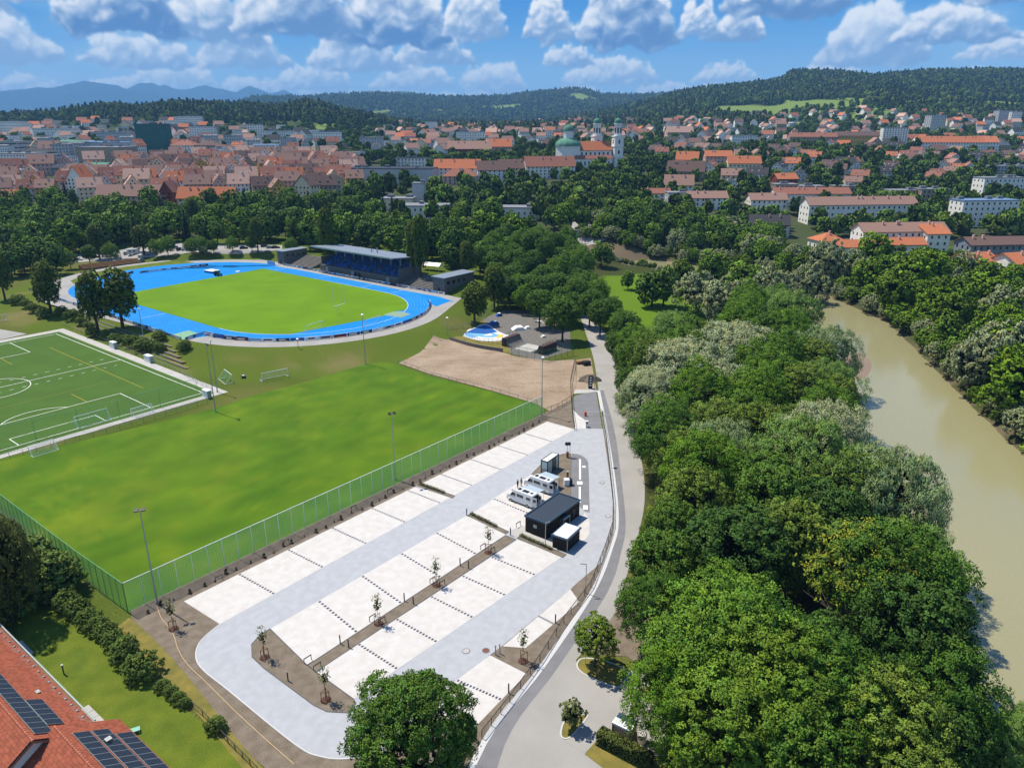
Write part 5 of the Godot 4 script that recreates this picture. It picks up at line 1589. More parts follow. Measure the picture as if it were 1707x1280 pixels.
# shrubs and low trees that hang over both edges of the water
func bank_plants():
	for side: float in [-1.0, 1.0]:
		var name_of := "the far waterside" if side > 0.0 else "the near waterside"
		for i in range(1, 10):
			var a := Vector2(RIVER[i][0], RIVER[i][1])
			var b := Vector2(RIVER[i + 1][0], RIVER[i + 1][1])
			var d := (b - a).normalized()
			var s := Vector2(-d.y, d.x) * side
			var n := int(a.distance_to(b) / 3.1)
			for k in n:
				var t := (k + 0.5) / n
				var p := a.lerp(b, t) + s * (lerpf(RIVER[i][2], RIVER[i + 1][2], t) + rng.randf_range(1.0, 5.5 if side > 0.0 else 2.5))
				if -p.y < 120.0 and side > 0.0 and p.x > 125.0: continue
				var key: String = ["bank_olive", "bank_round", "bank_willow", "bank_bright", "bank_willow"][rng.randi() % 5]
				plant(key, p, rng.randf_range(3.5, 7.5) if side > 0.0 else rng.randf_range(2.5, 4.5), name_of, rng.randf_range(1.0, 1.5))

func label_trees():
	var zones := {}
	for t in planted:
		if not zones.has(t.zone): zones[t.zone] = []
		zones[t.zone].append(t)
	for name in zones:
		var list: Array = zones[name]
		list.sort_custom(func(p, q): return p.d < q.d)
		var rows: int = maxi(1, int(ceil(list.size() / 14.0)))
		for r in rows:
			var row := list.slice(r * list.size() / rows, (r + 1) * list.size() / rows)
			row.sort_custom(func(p, q): return p.x < q.x)
			for i in row.size():
				var t: Dictionary = row[i]
				var where := "%s from left, %s row of %s" % [ordinal(i + 1), ordinal(r + 1), name] if rows > 1 else "%s from left %s" % [ordinal(i + 1), name]
				tag(t.node, "%s, %s" % [t.words, where], "tree" if not "shrub" in t.words else "shrub", ("trees of " if rows > 1 else "trees ") + name)

func build_trees():
	var green := Color(0.060, 0.098, 0.016)
	# near kinds
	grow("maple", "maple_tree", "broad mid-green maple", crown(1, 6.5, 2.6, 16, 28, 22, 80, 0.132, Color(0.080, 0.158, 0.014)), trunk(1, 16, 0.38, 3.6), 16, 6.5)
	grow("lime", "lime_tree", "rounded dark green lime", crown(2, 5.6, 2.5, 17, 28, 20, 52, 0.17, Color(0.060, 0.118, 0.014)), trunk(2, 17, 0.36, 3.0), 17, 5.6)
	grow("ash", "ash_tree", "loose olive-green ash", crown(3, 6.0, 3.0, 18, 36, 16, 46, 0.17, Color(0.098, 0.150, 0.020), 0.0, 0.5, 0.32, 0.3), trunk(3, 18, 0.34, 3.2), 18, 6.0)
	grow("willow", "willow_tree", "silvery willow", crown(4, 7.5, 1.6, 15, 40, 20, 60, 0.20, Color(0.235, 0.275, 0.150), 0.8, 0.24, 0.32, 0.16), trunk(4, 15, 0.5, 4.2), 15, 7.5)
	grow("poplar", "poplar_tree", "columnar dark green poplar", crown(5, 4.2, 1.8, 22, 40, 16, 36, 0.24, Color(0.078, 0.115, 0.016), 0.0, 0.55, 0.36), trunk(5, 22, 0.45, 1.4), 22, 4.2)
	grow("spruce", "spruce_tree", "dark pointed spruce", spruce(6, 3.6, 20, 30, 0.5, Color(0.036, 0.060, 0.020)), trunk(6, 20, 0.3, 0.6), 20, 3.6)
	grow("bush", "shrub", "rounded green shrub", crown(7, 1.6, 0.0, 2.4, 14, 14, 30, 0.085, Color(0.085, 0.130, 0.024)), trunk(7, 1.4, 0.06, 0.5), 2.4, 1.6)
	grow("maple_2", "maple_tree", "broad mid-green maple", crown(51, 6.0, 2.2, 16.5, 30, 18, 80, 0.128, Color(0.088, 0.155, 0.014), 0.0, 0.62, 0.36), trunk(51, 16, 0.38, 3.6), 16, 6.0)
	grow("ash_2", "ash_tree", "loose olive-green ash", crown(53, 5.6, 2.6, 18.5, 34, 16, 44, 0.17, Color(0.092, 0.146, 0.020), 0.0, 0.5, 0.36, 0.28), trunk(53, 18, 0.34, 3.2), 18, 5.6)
	again("maple_b", "maple", "maple_tree", "bright yellowish maple", Color(1.14, 1.06, 0.86).clamp())
	wood["maple_b"].mat.albedo_color = Color(1.0, 1.0, 0.85)
	again("maple_d", "maple", "maple_tree", "dense dark maple", Color(0.80, 0.84, 0.88))
	again("lime_b", "lime", "lime_tree", "fresh green lime", Color(1.0, 1.0, 0.92))
	again("lime_d", "lime", "lime_tree", "blackish green lime", Color(0.78, 0.82, 0.92))
	again("ash_g", "ash", "ash_tree", "greyish green ash", Color(0.90, 0.95, 1.0))
	again("willow_g", "willow", "willow_tree", "muted green willow", Color(0.72, 0.86, 0.56))
	again("willow_d", "willow", "willow_tree", "dull grey-green willow", Color(0.82, 0.90, 0.80))
	var near_wood := ["maple", "maple_2", "ash", "ash_2", "lime", "ash_g", "maple_d", "lime_d", "lime_b", "maple_b", "willow_g", "maple"]
	# trees one can name: top in the photo, height
	var z := "the river wood"
	for t in [["willow", Vector2(57.5, -183.4), 18, 1.35], ["willow", Vector2(41.4, -165.2), 18, 1.3], ["willow", Vector2(32.3, -153.0), 15, 1.1], ["willow", Vector2(47.2, -157.3), 15, 1.2], ["willow_g", Vector2(52.4, -190.5), 13, 1.1],
			["maple_b", Vector2(69.2, -214.5), 17, 1.0], ["willow_g", Vector2(86.8, -221.5), 18, 0.95], ["willow_d", Vector2(82.9, -186.5), 18, 0.9], ["lime_b", Vector2(72.9, -182.0), 16, 1.0], ["ash", Vector2(64.0, -153.7), 17, 1.1], ["maple", Vector2(62.2, -164.1), 16, 1.0],
			["ash", Vector2(39.9, -130.9), 17, 1.2], ["ash", Vector2(47.2, -129.9), 17, 1.1], ["maple_d", Vector2(29.6, -131.3), 15, 1.1], ["ash", Vector2(31.1, -121.3), 15, 1.0], ["willow_d", Vector2(37.5, -121.7), 16, 0.9], ["willow", Vector2(56.8, -122.8), 19, 0.9], ["willow_g", Vector2(49.1, -113.8), 19, 0.95], ["maple", Vector2(64.0, -138.4), 17, 0.9],
			["willow_d", Vector2(57.8, -101.5), 19, 0.85], ["ash_g", Vector2(52.1, -102.4), 19, 1.0], ["lime", Vector2(40.5, -101.5), 18, 1.0], ["lime_d", Vector2(30.7, -88.1), 18, 1.2], ["ash", Vector2(28.5, -103.6), 16, 1.1], ["lime", Vector2(20.8, -87.2), 15, 0.95], ["lime", Vector2(23.9, -97.6), 14, 0.9], ["maple_d", Vector2(18.6, -80.5), 12, 0.95],
			["lime_d", Vector2(46.2, -95.5), 18, 1.1], ["ash", Vector2(39.4, -90.6), 17, 1.0], ["maple_d", Vector2(47.4, -78.0), 20, 1.0], ["lime_d", Vector2(45.0, -68.4), 20, 0.95],
			["maple", Vector2(23.7, -68.7), 18, 1.1], ["lime_b", Vector2(19.7, -66.0), 15, 1.0], ["maple_2", Vector2(26.7, -63.0), 18, 1.1], ["maple_d", Vector2(31.7, -60.9), 16, 1.1], ["maple_b", Vector2(17.3, -63.7), 13, 0.95], ["ash", Vector2(36.1, -57.5), 16, 1.15], ["maple_2", Vector2(21.7, -57.5), 16, 1.1], ["ash", Vector2(36.5, -52.2), 14, 1.0], ["lime_b", Vector2(26.8, -55.5), 15, 1.0], ["maple_d", Vector2(44.5, -62.6), 15, 1.0], ["lime_d", Vector2(43.1, -57.7), 13, 1.0], ["ash", Vector2(39.3, -56.1), 13, 1.0]]:
		plant(t[0], t[1], t[2], z, t[3])
	# a tree with dead limbs in the wood
	var dry := thing("dry_tree", v3(Vector2(42.2, -77.6)))
	tag(dry, "half dead tree with bare pale limbs and sparse yellow-green leaves in the river wood", "tree")
	piece("crown", crown(27, 6.0, 8.0, 18, 26, 7, 14, 0.16, Color(0.16, 0.19, 0.02), 0.0, 0.5, 0.3), wood["maple"].mat, dry)
	var tb := Builder.new()
	var tr := RandomNumberGenerator.new()
	tr.seed = 12
	tb.tube(Vector3(0, -0.5, 0), Vector3(0.6, 9, 0.3), 0.35, 0.22, 7, false)
	for k in 26:
		var w := tr.randf() * TAU
		var s := Vector3(0.6, tr.randf_range(5.0, 9.0), 0.3)
		var e := s + Vector3(cos(w) * tr.randf_range(2.0, 5.5), tr.randf_range(1.0, 8.0), sin(w) * tr.randf_range(2.0, 5.5))
		tb.tube(s, e, 0.12, 0.04, 5, false)
		for q in 3: tb.tube(s.lerp(e, 0.6), e + Vector3(tr.randf_range(-1.6, 1.6), tr.randf_range(-0.5, 1.6), tr.randf_range(-1.6, 1.6)), 0.05, 0.015, 4, false)
	plain("dead_wood", Color(0.52, 0.47, 0.42), 0.9)
	piece("trunk", tb.mesh(), mats.dead_wood, dry)
	dry.scale = Vector3.ONE * 1.14
	standing.append(Vector3(dry.position.x, dry.position.z, 6.5))
	fill(z, pv([Vector2(35.22, -208.15), Vector2(32.50, -170.76), Vector2(31.59, -142.57), Vector2(28.69, -121.53), Vector2(25.20, -108.01), Vector2(23.86, -94.48), Vector2(26.89, -81.04), Vector2(30.61, -73.84), Vector2(21.69, -66.24), Vector2(20.20, -57.55), Vector2(48, -62), Vector2(51, -74), Vector2(58, -96), Vector2(63, -113), Vector2(69, -136), Vector2(74, -161), Vector2(78, -191), Vector2(87, -218), Vector2(94, -246), Vector2(97, -262), Vector2(75.21, -237.22), Vector2(61.91, -216.67), Vector2(38.52, -203.55)]), 7.5, near_wood, 12.0, 18.0, 4.2)
	for q in [[54.2, -61.3, 9.0], [58.6, -64.5, 9.0], [50.4, -60.5, 7.0], [50.6, -64.1, 6.0]]:
		plant("willow_g", Vector2(q[0], q[1]), q[2], "at the bottom right riverside corner", 0.9)
	# avenue up the road
	z = "the avenue up the road"
	for t in [["lime_b", Vector2(16.3, -230.0), 15, 1.15], ["lime_b", Vector2(9.5, -247.7), 14, 1.05], ["lime", Vector2(5.3, -274.8), 14, 1.1], ["lime", Vector2(17.9, -271.9), 15, 1.1], ["lime_b", Vector2(23.3, -266.7), 14, 1.0], ["lime", Vector2(26.8, -247.7), 14, 1.0], ["lime", Vector2(33.4, -245.4), 12, 1.0], ["lime", Vector2(34.7, -219.8), 13, 1.1], ["lime", Vector2(29.2, -236.4), 13, 1.0], ["lime_d", Vector2(36.1, -207.0), 12, 1.0], ["lime", Vector2(30.2, -204.1), 11, 0.9], ["lime_b", Vector2(31.0, -191.7), 11, 0.9], ["lime", Vector2(28.6, -170.6), 11, 0.9], ["maple_b", Vector2(28.3, -157.3), 11, 0.95], ["lime", Vector2(12.3, -293.9), 14, 1.0], ["lime", Vector2(-0.8, -293.9), 14, 1.0], ["lime_d", Vector2(-5.4, -280.1), 13, 1.0]]:
		plant(t[0], t[1], t[2], z, t[3])
	var av := ["lime", "lime_b", "lime", "maple", "lime_d", "maple_b", "lime"]
	fill(z, pv([Vector2(-13.75, -311.86), Vector2(-0.79, -270.80), Vector2(13.11, -254.68), Vector2(19.37, -223.15), Vector2(23.06, -248.87), Vector2(19.25, -284.70), Vector2(13.74, -324.64), Vector2(1.85, -347.26), Vector2(-15.21, -347.26)]), 7.5, av, 10.0, 14.5, 3.2)
	fill(z, pv([Vector2(28.69, -263.41), Vector2(31.41, -248.87), Vector2(31.94, -215.41), Vector2(35.40, -209.33), Vector2(37.39, -229.99), Vector2(35.30, -270.80), Vector2(32.60, -299.98), Vector2(28.42, -324.64), Vector2(21.74, -347.26), Vector2(18.79, -319.41), Vector2(24.81, -295.46)]), 7.0, av, 9.0, 12.0, 3.2)
	fill(z, pv([Vector2(-15.21, -347.26), Vector2(1.85, -347.26), Vector2(19.23, -327.32), Vector2(34.31, -316.86), Vector2(35.10, -353.38), Vector2(23.46, -376.49), Vector2(-1.10, -385.45), Vector2(-16.55, -380.03)]), 9.0, av, 11.0, 16.0, 4.0)
	# big maple in the foreground and single trees near the site
	grow("big_maple", "maple_tree", "large dense maple tree", crown(21, 6.4, 1.2, 14.5, 60, 26, 52, 0.125, Color(0.056, 0.112, 0.014), 0.0, 0.62, 0.30), trunk(21, 14.5, 0.42, 3.6), 14.5, 6.4)
	tag(plant("big_maple", Vector2(-10.13, -58.63), 14.0, "", 1.0, 0.6), "large dense maple tree in the foreground in front of the loop drive", "tree")
	planted.pop_back()
	grow("round_tree", "maple_tree", "", crown(22, 2.7, 1.6, 7.4, 26, 14, 34, 0.11, Color(0.105, 0.165, 0.016), 0.0, 0.62, 0.36), trunk(22, 7.4, 0.14, 1.4), 7.4, 2.7)
	tag(plant("round_tree", Vector2(10.66, -77.93), 7.4, "", 1.0, 0.0), "small round bright green tree on the kerbed dry grass island", "tree")
	planted.pop_back()
	grow("thin_tree", "shrub_tree", "", crown(23, 1.5, 0.4, 4.2, 14, 8, 12, 0.16, Color(0.12, 0.145, 0.05), 0.0, 0.4, 0.4), trunk(23, 4.2, 0.07, 0.9), 4.2, 1.5)
	tag(plant("thin_tree", Vector2(6.93, -67.67), 4.2, "", 1.0, 0.0), "thin multi-stemmed shrub tree on the small island by the forecourt", "tree")
	planted.pop_back()
	# weeping tree at the left edge
	grow("weeping", "birch_tree", "", crown(24, 5.2, 1.2, 15, 34, 18, 44, 0.2, Color(0.066, 0.085, 0.02), 2.4, 0.22, 0.34), trunk(24, 15, 0.28, 2.6), 15, 5.2)
	tag(plant("weeping", Vector2(-70.55, -87.22), 18.0, "", 0.72, 0.0), "dark weeping birch tree at the left edge above the tiled house", "tree")
	planted.pop_back()
	# columnar trees round the stadium
	z = "of the columnar trees round the stadium"
	for t in [["poplar", Vector2(-169.28, -264.31), 20, 1.15], ["poplar", Vector2(-203.84, -291.07), 20, 1.0], ["poplar", Vector2(-139.33, -240.23), 21, 1.1], ["poplar", Vector2(-130.84, -240.23), 20.5, 1.35], ["poplar", Vector2(-13.24, -252.99), 14.5, 1.5], ["poplar", Vector2(-6.7, -274.4), 17, 1.1], ["poplar", Vector2(-39.0, -313.9), 28, 0.62], ["poplar", Vector2(-87.9, -353.2), 27, 0.7], ["poplar", Vector2(-42.7, -318.3), 24, 0.6], ["poplar", Vector2(-130.5, -380.2), 18, 1.0], ["poplar", Vector2(-193.0, -387.6), 16, 1.5], ["poplar", Vector2(-216.5, -387.3), 19, 1.2]]:
		plant(t[0], t[1], t[2], z, t[3])
	for t in [Vector2(-211.1, -367.9), Vector2(-202.9, -373.0), Vector2(-182.0, -378.6), Vector2(-162.7, -375.5), Vector2(-152.6, -377.9), Vector2(-143.6, -380.4), Vector2(-133.6, -380.1), Vector2(-215.2, -358.1), Vector2(-232.1, -362.9), Vector2(-111.3, -373.4), Vector2(-237.0, -356.5), Vector2(-175.8, -377.5), Vector2(-157.6, -376.7)]:
		plant("lime" if rng.randf() < 0.6 else "maple", t, rng.randf_range(7.0, 11.0), "in front of the stadium car parks", 1.0)
	# hedges and bushes
	var hedge := "in the garden hedge"
	for q in [[-72.2, -92.2, 3.2], [-69.6, -91.5, 3.6], [-67.3, -91.8, 3.4], [-64.5, -90.2, 3.4], [-62.0, -88.6, 3.2], [-59.3, -86.4, 3.0], [-57.3, -85.0, 2.8], [-55.4, -83.7, 2.8], [-53.3, -81.9, 2.9], [-50.7, -79.5, 3.6], [-46.9, -76.2, 4.0], [-43.3, -73.8, 1.8], [-41.9, -72.8, 1.8], [-40.5, -71.8, 1.7], [-39.4, -71.0, 1.5], [-34.2, -67.3, 2.2]]:
		plant("bush", Vector2(q[0], q[1]), q[2] * 0.74, hedge, 1.1)
	for q in [[-71.9, -89.4, 5.0], [-69.8, -93.7, 6.0], [-68.4, -94.5, 5.0], [-73.0, -95.2, 6.5]]:
		plant("bush", Vector2(q[0], q[1]), q[2], "under the weeping birch", 1.2)
	for q in [[-164.0, -261.6, 3.0], [-156.4, -255.5, 3.4], [-150.0, -248.9, 2.6], [-144.2, -243.3, 2.6], [-138.7, -235.7, 2.6], [-132.7, -232.8, 2.4], [-127.8, -228.6, 2.6], [-123.6, -226.5, 2.6], [-119.3, -223.1, 3.4], [-114.5, -219.2, 3.4], [-111.6, -218.6, 3.0], [-108.1, -216.7, 2.6], [-111.5, -225.2, 3.0], [-99.8, -215.4, 2.8], [-193.2, -282.6, 3.5], [-185.6, -275.6, 3.0], [-178.7, -268.9, 3.2], [-170.5, -261.6, 3.4]]:
		plant("bush", Vector2(q[0], q[1]), q[2], "on the slope above the terrace steps", 1.2)
	# mid-distance kinds: fewer, larger leaves
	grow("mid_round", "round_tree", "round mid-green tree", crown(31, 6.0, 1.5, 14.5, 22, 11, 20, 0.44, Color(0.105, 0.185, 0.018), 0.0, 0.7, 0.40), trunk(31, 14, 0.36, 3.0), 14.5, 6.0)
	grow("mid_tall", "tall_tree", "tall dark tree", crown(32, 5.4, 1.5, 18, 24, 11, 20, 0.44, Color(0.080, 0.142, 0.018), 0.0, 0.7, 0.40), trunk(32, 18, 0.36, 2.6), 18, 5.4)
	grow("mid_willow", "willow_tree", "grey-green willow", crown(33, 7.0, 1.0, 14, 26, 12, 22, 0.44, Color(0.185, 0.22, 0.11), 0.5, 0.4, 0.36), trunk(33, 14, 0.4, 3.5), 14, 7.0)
	again("mid_bright", "mid_round", "round_tree", "round bright green tree", Color(1.0, 1.0, 0.8))
	wood["mid_bright"].mat.albedo_color = Color(1.0, 1.0, 0.7)
	again("mid_dark", "mid_round", "round_tree", "round dark tree", Color(0.78, 0.82, 0.9))
	again("mid_olive", "mid_tall", "tall_tree", "tall olive tree", Color(1.0, 0.98, 0.7))
	for k in ["round", "olive", "willow", "bright"]:
		again("bank_" + k, "mid_" + k, "bank_shrub", {"round": "mid-green bank shrub", "olive": "olive bank shrub", "willow": "grey-green bank shrub", "bright": "bright green bank shrub"}[k], wood["mid_" + k].mat.albedo_color)
	var mixed := ["mid_round", "mid_tall", "mid_dark", "mid_olive", "mid_round", "mid_bright", "mid_willow"]
	z = "the far river bank"
	for t in [["mid_bright", Vector2(165.0, -336.7), 20, 1.0], ["mid_bright", Vector2(162.0, -289.2), 20, 1.25], ["mid_willow", Vector2(137.8, -321.5), 19, 0.9], ["mid_willow", Vector2(121.1, -297.5), 17, 0.9], ["mid_bright", Vector2(168.8, -258.6), 16, 1.2], ["mid_willow", Vector2(134.3, -191.7), 16, 1.1], ["mid_willow", Vector2(123.8, -186.9), 14, 1.0], ["mid_olive", Vector2(140.0, -265.6), 19, 1.1], ["mid_olive", Vector2(143.5, -233.4), 17, 1.1]]:
		plant(t[0], t[1], t[2], z, t[3])
	fill(z, pv([Vector2(112, -138), Vector2(117, -160), Vector2(124, -185), Vector2(132, -215), Vector2(138, -245), Vector2(143, -281), Vector2(140, -308), Vector2(128, -345), Vector2(112, -372), Vector2(135, -385), Vector2(165, -345), Vector2(195, -325), Vector2(225, -300), Vector2(250, -270), Vector2(230, -150)]), 9.5, ["mid_round", "mid_olive", "mid_willow", "mid_bright", "mid_olive", "mid_dark", "mid_bright"], 9.0, 15.0, 4.6)
	bank_plants()
	fill("the gardens above the river bend", pv([Vector2(140, -388), Vector2(165, -350), Vector2(198, -330), Vector2(225, -306), Vector2(250, -330), Vector2(225, -400), Vector2(190, -420)]), 9.0, ["bank_olive", "bank_round", "bank_bright"], 3.5, 6.5, 1.0)
	z = "the meadow edge"
	for t in [["mid_tall", Vector2(58.6, -280.0), 16, 1.1], ["mid_dark", Vector2(54.2, -280.1), 13, 1.3], ["mid_willow", Vector2(68.7, -269.5), 15, 1.1], ["mid_willow", Vector2(74.1, -252.9), 15, 1.1], ["mid_olive", Vector2(70.4, -302.2), 15, 1.0], ["mid_round", Vector2(88.4, -276.9), 17, 1.1], ["mid_willow", Vector2(93.3, -264.7), 17, 1.0], ["mid_round", Vector2(84.9, -311.2), 16, 1.0], ["mid_round", Vector2(49.4, -310.5), 8, 0.9]]:
		plant(t[0], t[1], t[2], z, t[3])
	fill("the park north of the meadow", pv([Vector2(42.68, -356.52), Vector2(62.77, -373.02), Vector2(80, -400), Vector2(128, -350), Vector2(160, -450), Vector2(120, -480), Vector2(60, -470), Vector2(30, -460), Vector2(40, -395)]), 11.0, mixed, 11.0, 17.0, 5.0)
	# belt behind the stadium
	var lots := [pv([Vector2(-202.9, -325.6), Vector2(-245.0, -400.7), Vector2(-181.9, -407.1), Vector2(-159.7, -400.6), Vector2(-121.7, -392.3), Vector2(-114.7, -367.4), Vector2(-158.5, -350.9), Vector2(-207.9, -356.5)]), pv([Vector2(30.3, -396.4), Vector2(43.7, -541.8), Vector2(65.2, -541.8), Vector2(50.6, -394.5)]), pv([Vector2(85.5, -430.0), Vector2(96.0, -477.2), Vector2(113.3, -477.5), Vector2(110.1, -445.7)]), pv([Vector2(-79.0, -439.7), Vector2(-97.4, -554.0), Vector2(-41.1, -554.0), Vector2(-31.0, -435.8)]), pv([Vector2(-12.0, -447.5), Vector2(-12.3, -541.8), Vector2(24.3, -541.8), Vector2(21.0, -447.5)])]
	z = "the tree belt behind the stadium"
	fill(z, pv([Vector2(-255.5, -341.3), Vector2(-213.4, -327.3), Vector2(-211.9, -353.4), Vector2(-232.0, -400.7), Vector2(-194.1, -404.8), Vector2(-146.8, -400.6), Vector2(-116.8, -386.2), Vector2(-93.5, -367.3), Vector2(-77.4, -376.5), Vector2(-36.4, -334.2), Vector2(-15.9, -305.4), Vector2(-3.8, -341.9), Vector2(-1.0, -367.3), Vector2(44.9, -407.1), Vector2(78.6, -410.6), Vector2(109.4, -400.7), Vector2(128.3, -459.8), Vector2(81.4, -493.5), Vector2(19.5, -525.6), Vector2(-31.6, -541.8), Vector2(-106.1, -525.6), Vector2(-164.6, -525.6), Vector2(-252.5, -525.6), Vector2(-332.0, -525.6), Vector2(-383.6, -525.7)]), 11.0, ["mid_round", "mid_tall", "mid_dark", "mid_round", "mid_olive", "mid_tall", "mid_dark", "mid_bright", "poplar", "spruce"], 9.0, 18.0, 4.0, lots, 170)
	for q in [[-319.2, -541.8, 18.0], [-343.1, -530.1, 17.0], [-176.7, -481.7, 19.0], [-172.4, -486.4, 20.0], [-124.0, -464.0, 20.0], [-118.0, -451.5, 19.0], [-73.8, -464.0, 21.0], [-68.4, -459.8, 20.0], [-80.5, -470.5, 18.0]]:
		plant("spruce", Vector2(q[0], q[1]), q[2], "among the pointed trees behind the stadium", 1.1)
	label_trees()
	for k in behind: copies("belt_trees", wood[k].crown, wood[k].mat, behind[k], "%ss of the belt behind the stadium, farther back" % wood[k].words)
	far_trees(lots)

# trees of the town and the woods on the hills: too many and too small to tell apart
func far_trees(lots: Array):
	var col := Color(0.098, 0.165, 0.024)
	var kinds := [crown(41, 5.0, 0.6, 12, 9, 6, 9, 1.15, col, 0.0, 0.8), crown(42, 4.4, 0.6, 14, 9, 6, 9, 1.15, Color(0.074, 0.125, 0.022), 0.0, 0.8)]
	var m := vertex_mat("leaf far", 0.7, 0.2)
	var r := RandomNumberGenerator.new()
	r.seed = 77
	var spots := [[], []]
	var put := func(spots: Array, p: Vector2, s: float):
		var k := 0 if r.randf() < 0.6 else 1
		var q := r.randf_range(0.62, 1.3)
		spots[k].append([Transform3D(Basis(Vector3.UP, r.randf() * TAU).scaled(Vector3(s, s * r.randf_range(0.85, 1.2), s)), v3(p, lie(p.x, p.y))), Color(q * r.randf_range(0.9, 1.15), q, q)])
	# in town
	for n in 9500:
		var d := r.randf_range(455.0, 1750.0)
		var u := r.randf_range(-0.70, 0.72)
		var p := Vector2(u * d, -d)
		var share := 0.85
		if u < -0.225: share = 0.06 if d < 1000.0 else 0.4
		elif u < 0.158: share = 0.72
		if d < 540.0 and u < 0.228 and d < 470.0: continue
		if r.randf() > share or built(p, 5.0) or not roomy(p, 3.0): continue
		if d > 480.0 and r.randf() < 0.8 and (built(p * (1.0 + 16.0 / d), 1.0) or built(p * (1.0 + 32.0 / d), 0.0) or (d < 640.0 and built(p * (1.0 + 48.0 / d), 0.0))): continue
		put.call(spots, p, r.randf_range(0.7, 1.15) * (1.0 if d > 600.0 else 1.1))
	for k in 2:
		copies("town_trees", kinds[k], m, spots[k], "scattered %s trees among the houses of the town" % ["rounded", "tall"][k])
	# on the hills
	spots = [[], []]
	var conifer := spruce(43, 3.8, 17, 9, 1.7, Color(0.055, 0.085, 0.032))
	kinds = [crown(44, 5.5, 0.0, 12, 7, 5, 7, 1.7, Color(0.10, 0.155, 0.034), 0.0, 0.85), conifer]
	var h := FastNoiseLite.new()
	h.seed = 8
	h.frequency = 0.004
	for n in 60000:
		var d := 1500.0 * pow(3.6, r.randf())
		var u := r.randf_range(-0.72, 0.73)
		var p := Vector2(u * d, -d)
		if meadow(p.x, p.y): continue
		if r.randf() < 0.0 or h.get_noise_2d(p.x, p.y) < (-0.12 if d > 2000.0 else 0.0) and lie(p.x, p.y) < 100.0: continue
		if d < 2400.0 and built(p, 6.0): continue
		put.call(spots, p, r.randf_range(0.8, 1.35) * (1.0 if d < 3500.0 else 1.5))
	for k in 2:
		copies("hill_forest", kinds[k], m, spots[k], "%s forest on the hills round the town" % ["leafy", "dark conifer"][k])

func copies(called: String, mesh: Mesh, mat: Material, spots: Array, label: String):
	var mm := MultiMesh.new()
	mm.transform_format = MultiMesh.TRANSFORM_3D
	mm.use_colors = true
	mm.mesh = mesh
	mm.instance_count = spots.size()
	for i in spots.size():
		mm.set_instance_transform(i, spots[i][0])
		mm.set_instance_color(i, spots[i][1])
	var o := MultiMeshInstance3D.new()
	o.multimesh = mm
	o.material_override = mat
	o.name = numbered(called)
	add_child(o)
	tag(o, label, "trees", "", "stuff")

# ---------------------------------------------------------------- fences, masts, huts, vans and small things
func fence(called: String, path: PackedVector2Array, high: float, gap: float, label: String, post: Material, wire: Material, row := 0.2, col := 0.25, thick := 0.02, rail := true, base := 0.0) -> Node3D:
	var o := thing(called, v3(path[0], 0.0))
	tag(o, label, "fence")
	var off := path[0]
	var net := Builder.new()
	for i in path.size() - 1:
		var a := path[i] - off
		var e := path[i + 1] - off
		var ya := lie(path[i].x, path[i].y) * base
		var ye := lie(path[i + 1].x, path[i + 1].y) * base
		var n := maxi(1, roundi(a.distance_to(e) / gap))
		for k in n + (1 if i == path.size() - 2 else 0):
			var p := a.lerp(e, float(k) / n)
			var y := lerpf(ya, ye, float(k) / n)
			var b := Builder.new()
			b.tube(v3(p, y - 0.2), v3(p, y + high + 0.05), 0.045, 0.045, 6)
			piece("post", b.mesh(), post, o)
		if rail:
			var b := Builder.new()
			b.bar(v3(a, ya + high), v3(e, ye + high), 0.07, 0.07)
			piece("rail", b.mesh(), post, o)
		var y := 0.12
		while y < high:
			net.bar(v3(a, ya + y), v3(e, ye + y), thick, thick)
			y += row
		var m := int(a.distance_to(e) / col)
		for k in m:
			var t := (k + 0.5) / m
			net.bar(v3(a.lerp(e, t), lerpf(ya, ye, t) + 0.1), v3(a.lerp(e, t), lerpf(ya, ye, t) + high), thick, thick)
	piece("mesh_panels", net.mesh(), wire, o).set_meta("kind", "stuff")
	return o

func mast(at: Vector2, high: float, label: String, heads := 2, turn := 0.0, ground := 0.0) -> Node3D:
	var o := thing("floodlight_mast", v3(at, ground), turn)
	tag(o, label, "floodlight mast", "floodlight masts round the pitches")
	var b := Builder.new()
	b.tube(Vector3(0, -0.3, 0), Vector3(0, 0.6, 0), 0.22, 0.20, 8)
	b.tube(Vector3(0, 0.6, 0), Vector3(0, high, 0), 0.14, 0.07, 8)
	piece("pole", b.mesh(), mats.galvanised, o)
	b = Builder.new()
	b.bar(Vector3(-0.7, high, 0), Vector3(0.7, high, 0), 0.08, 0.08)
	piece("crossbar", b.mesh(), mats.galvanised, o)
	for k in heads:
		var x := (k - (heads - 1) / 2.0) * 0.9
		b = Builder.new()
		b.t = Transform3D(Basis(Vector3.RIGHT, 0.5), Vector3(x, high + 0.18, 0.15))
		b.crate(Vector3.ZERO, Vector3(0.6, 0.18, 0.5))
		piece("lamp", b.mesh(), mats.dark_metal if heads == 2 else mats.white_metal, o)
	return o

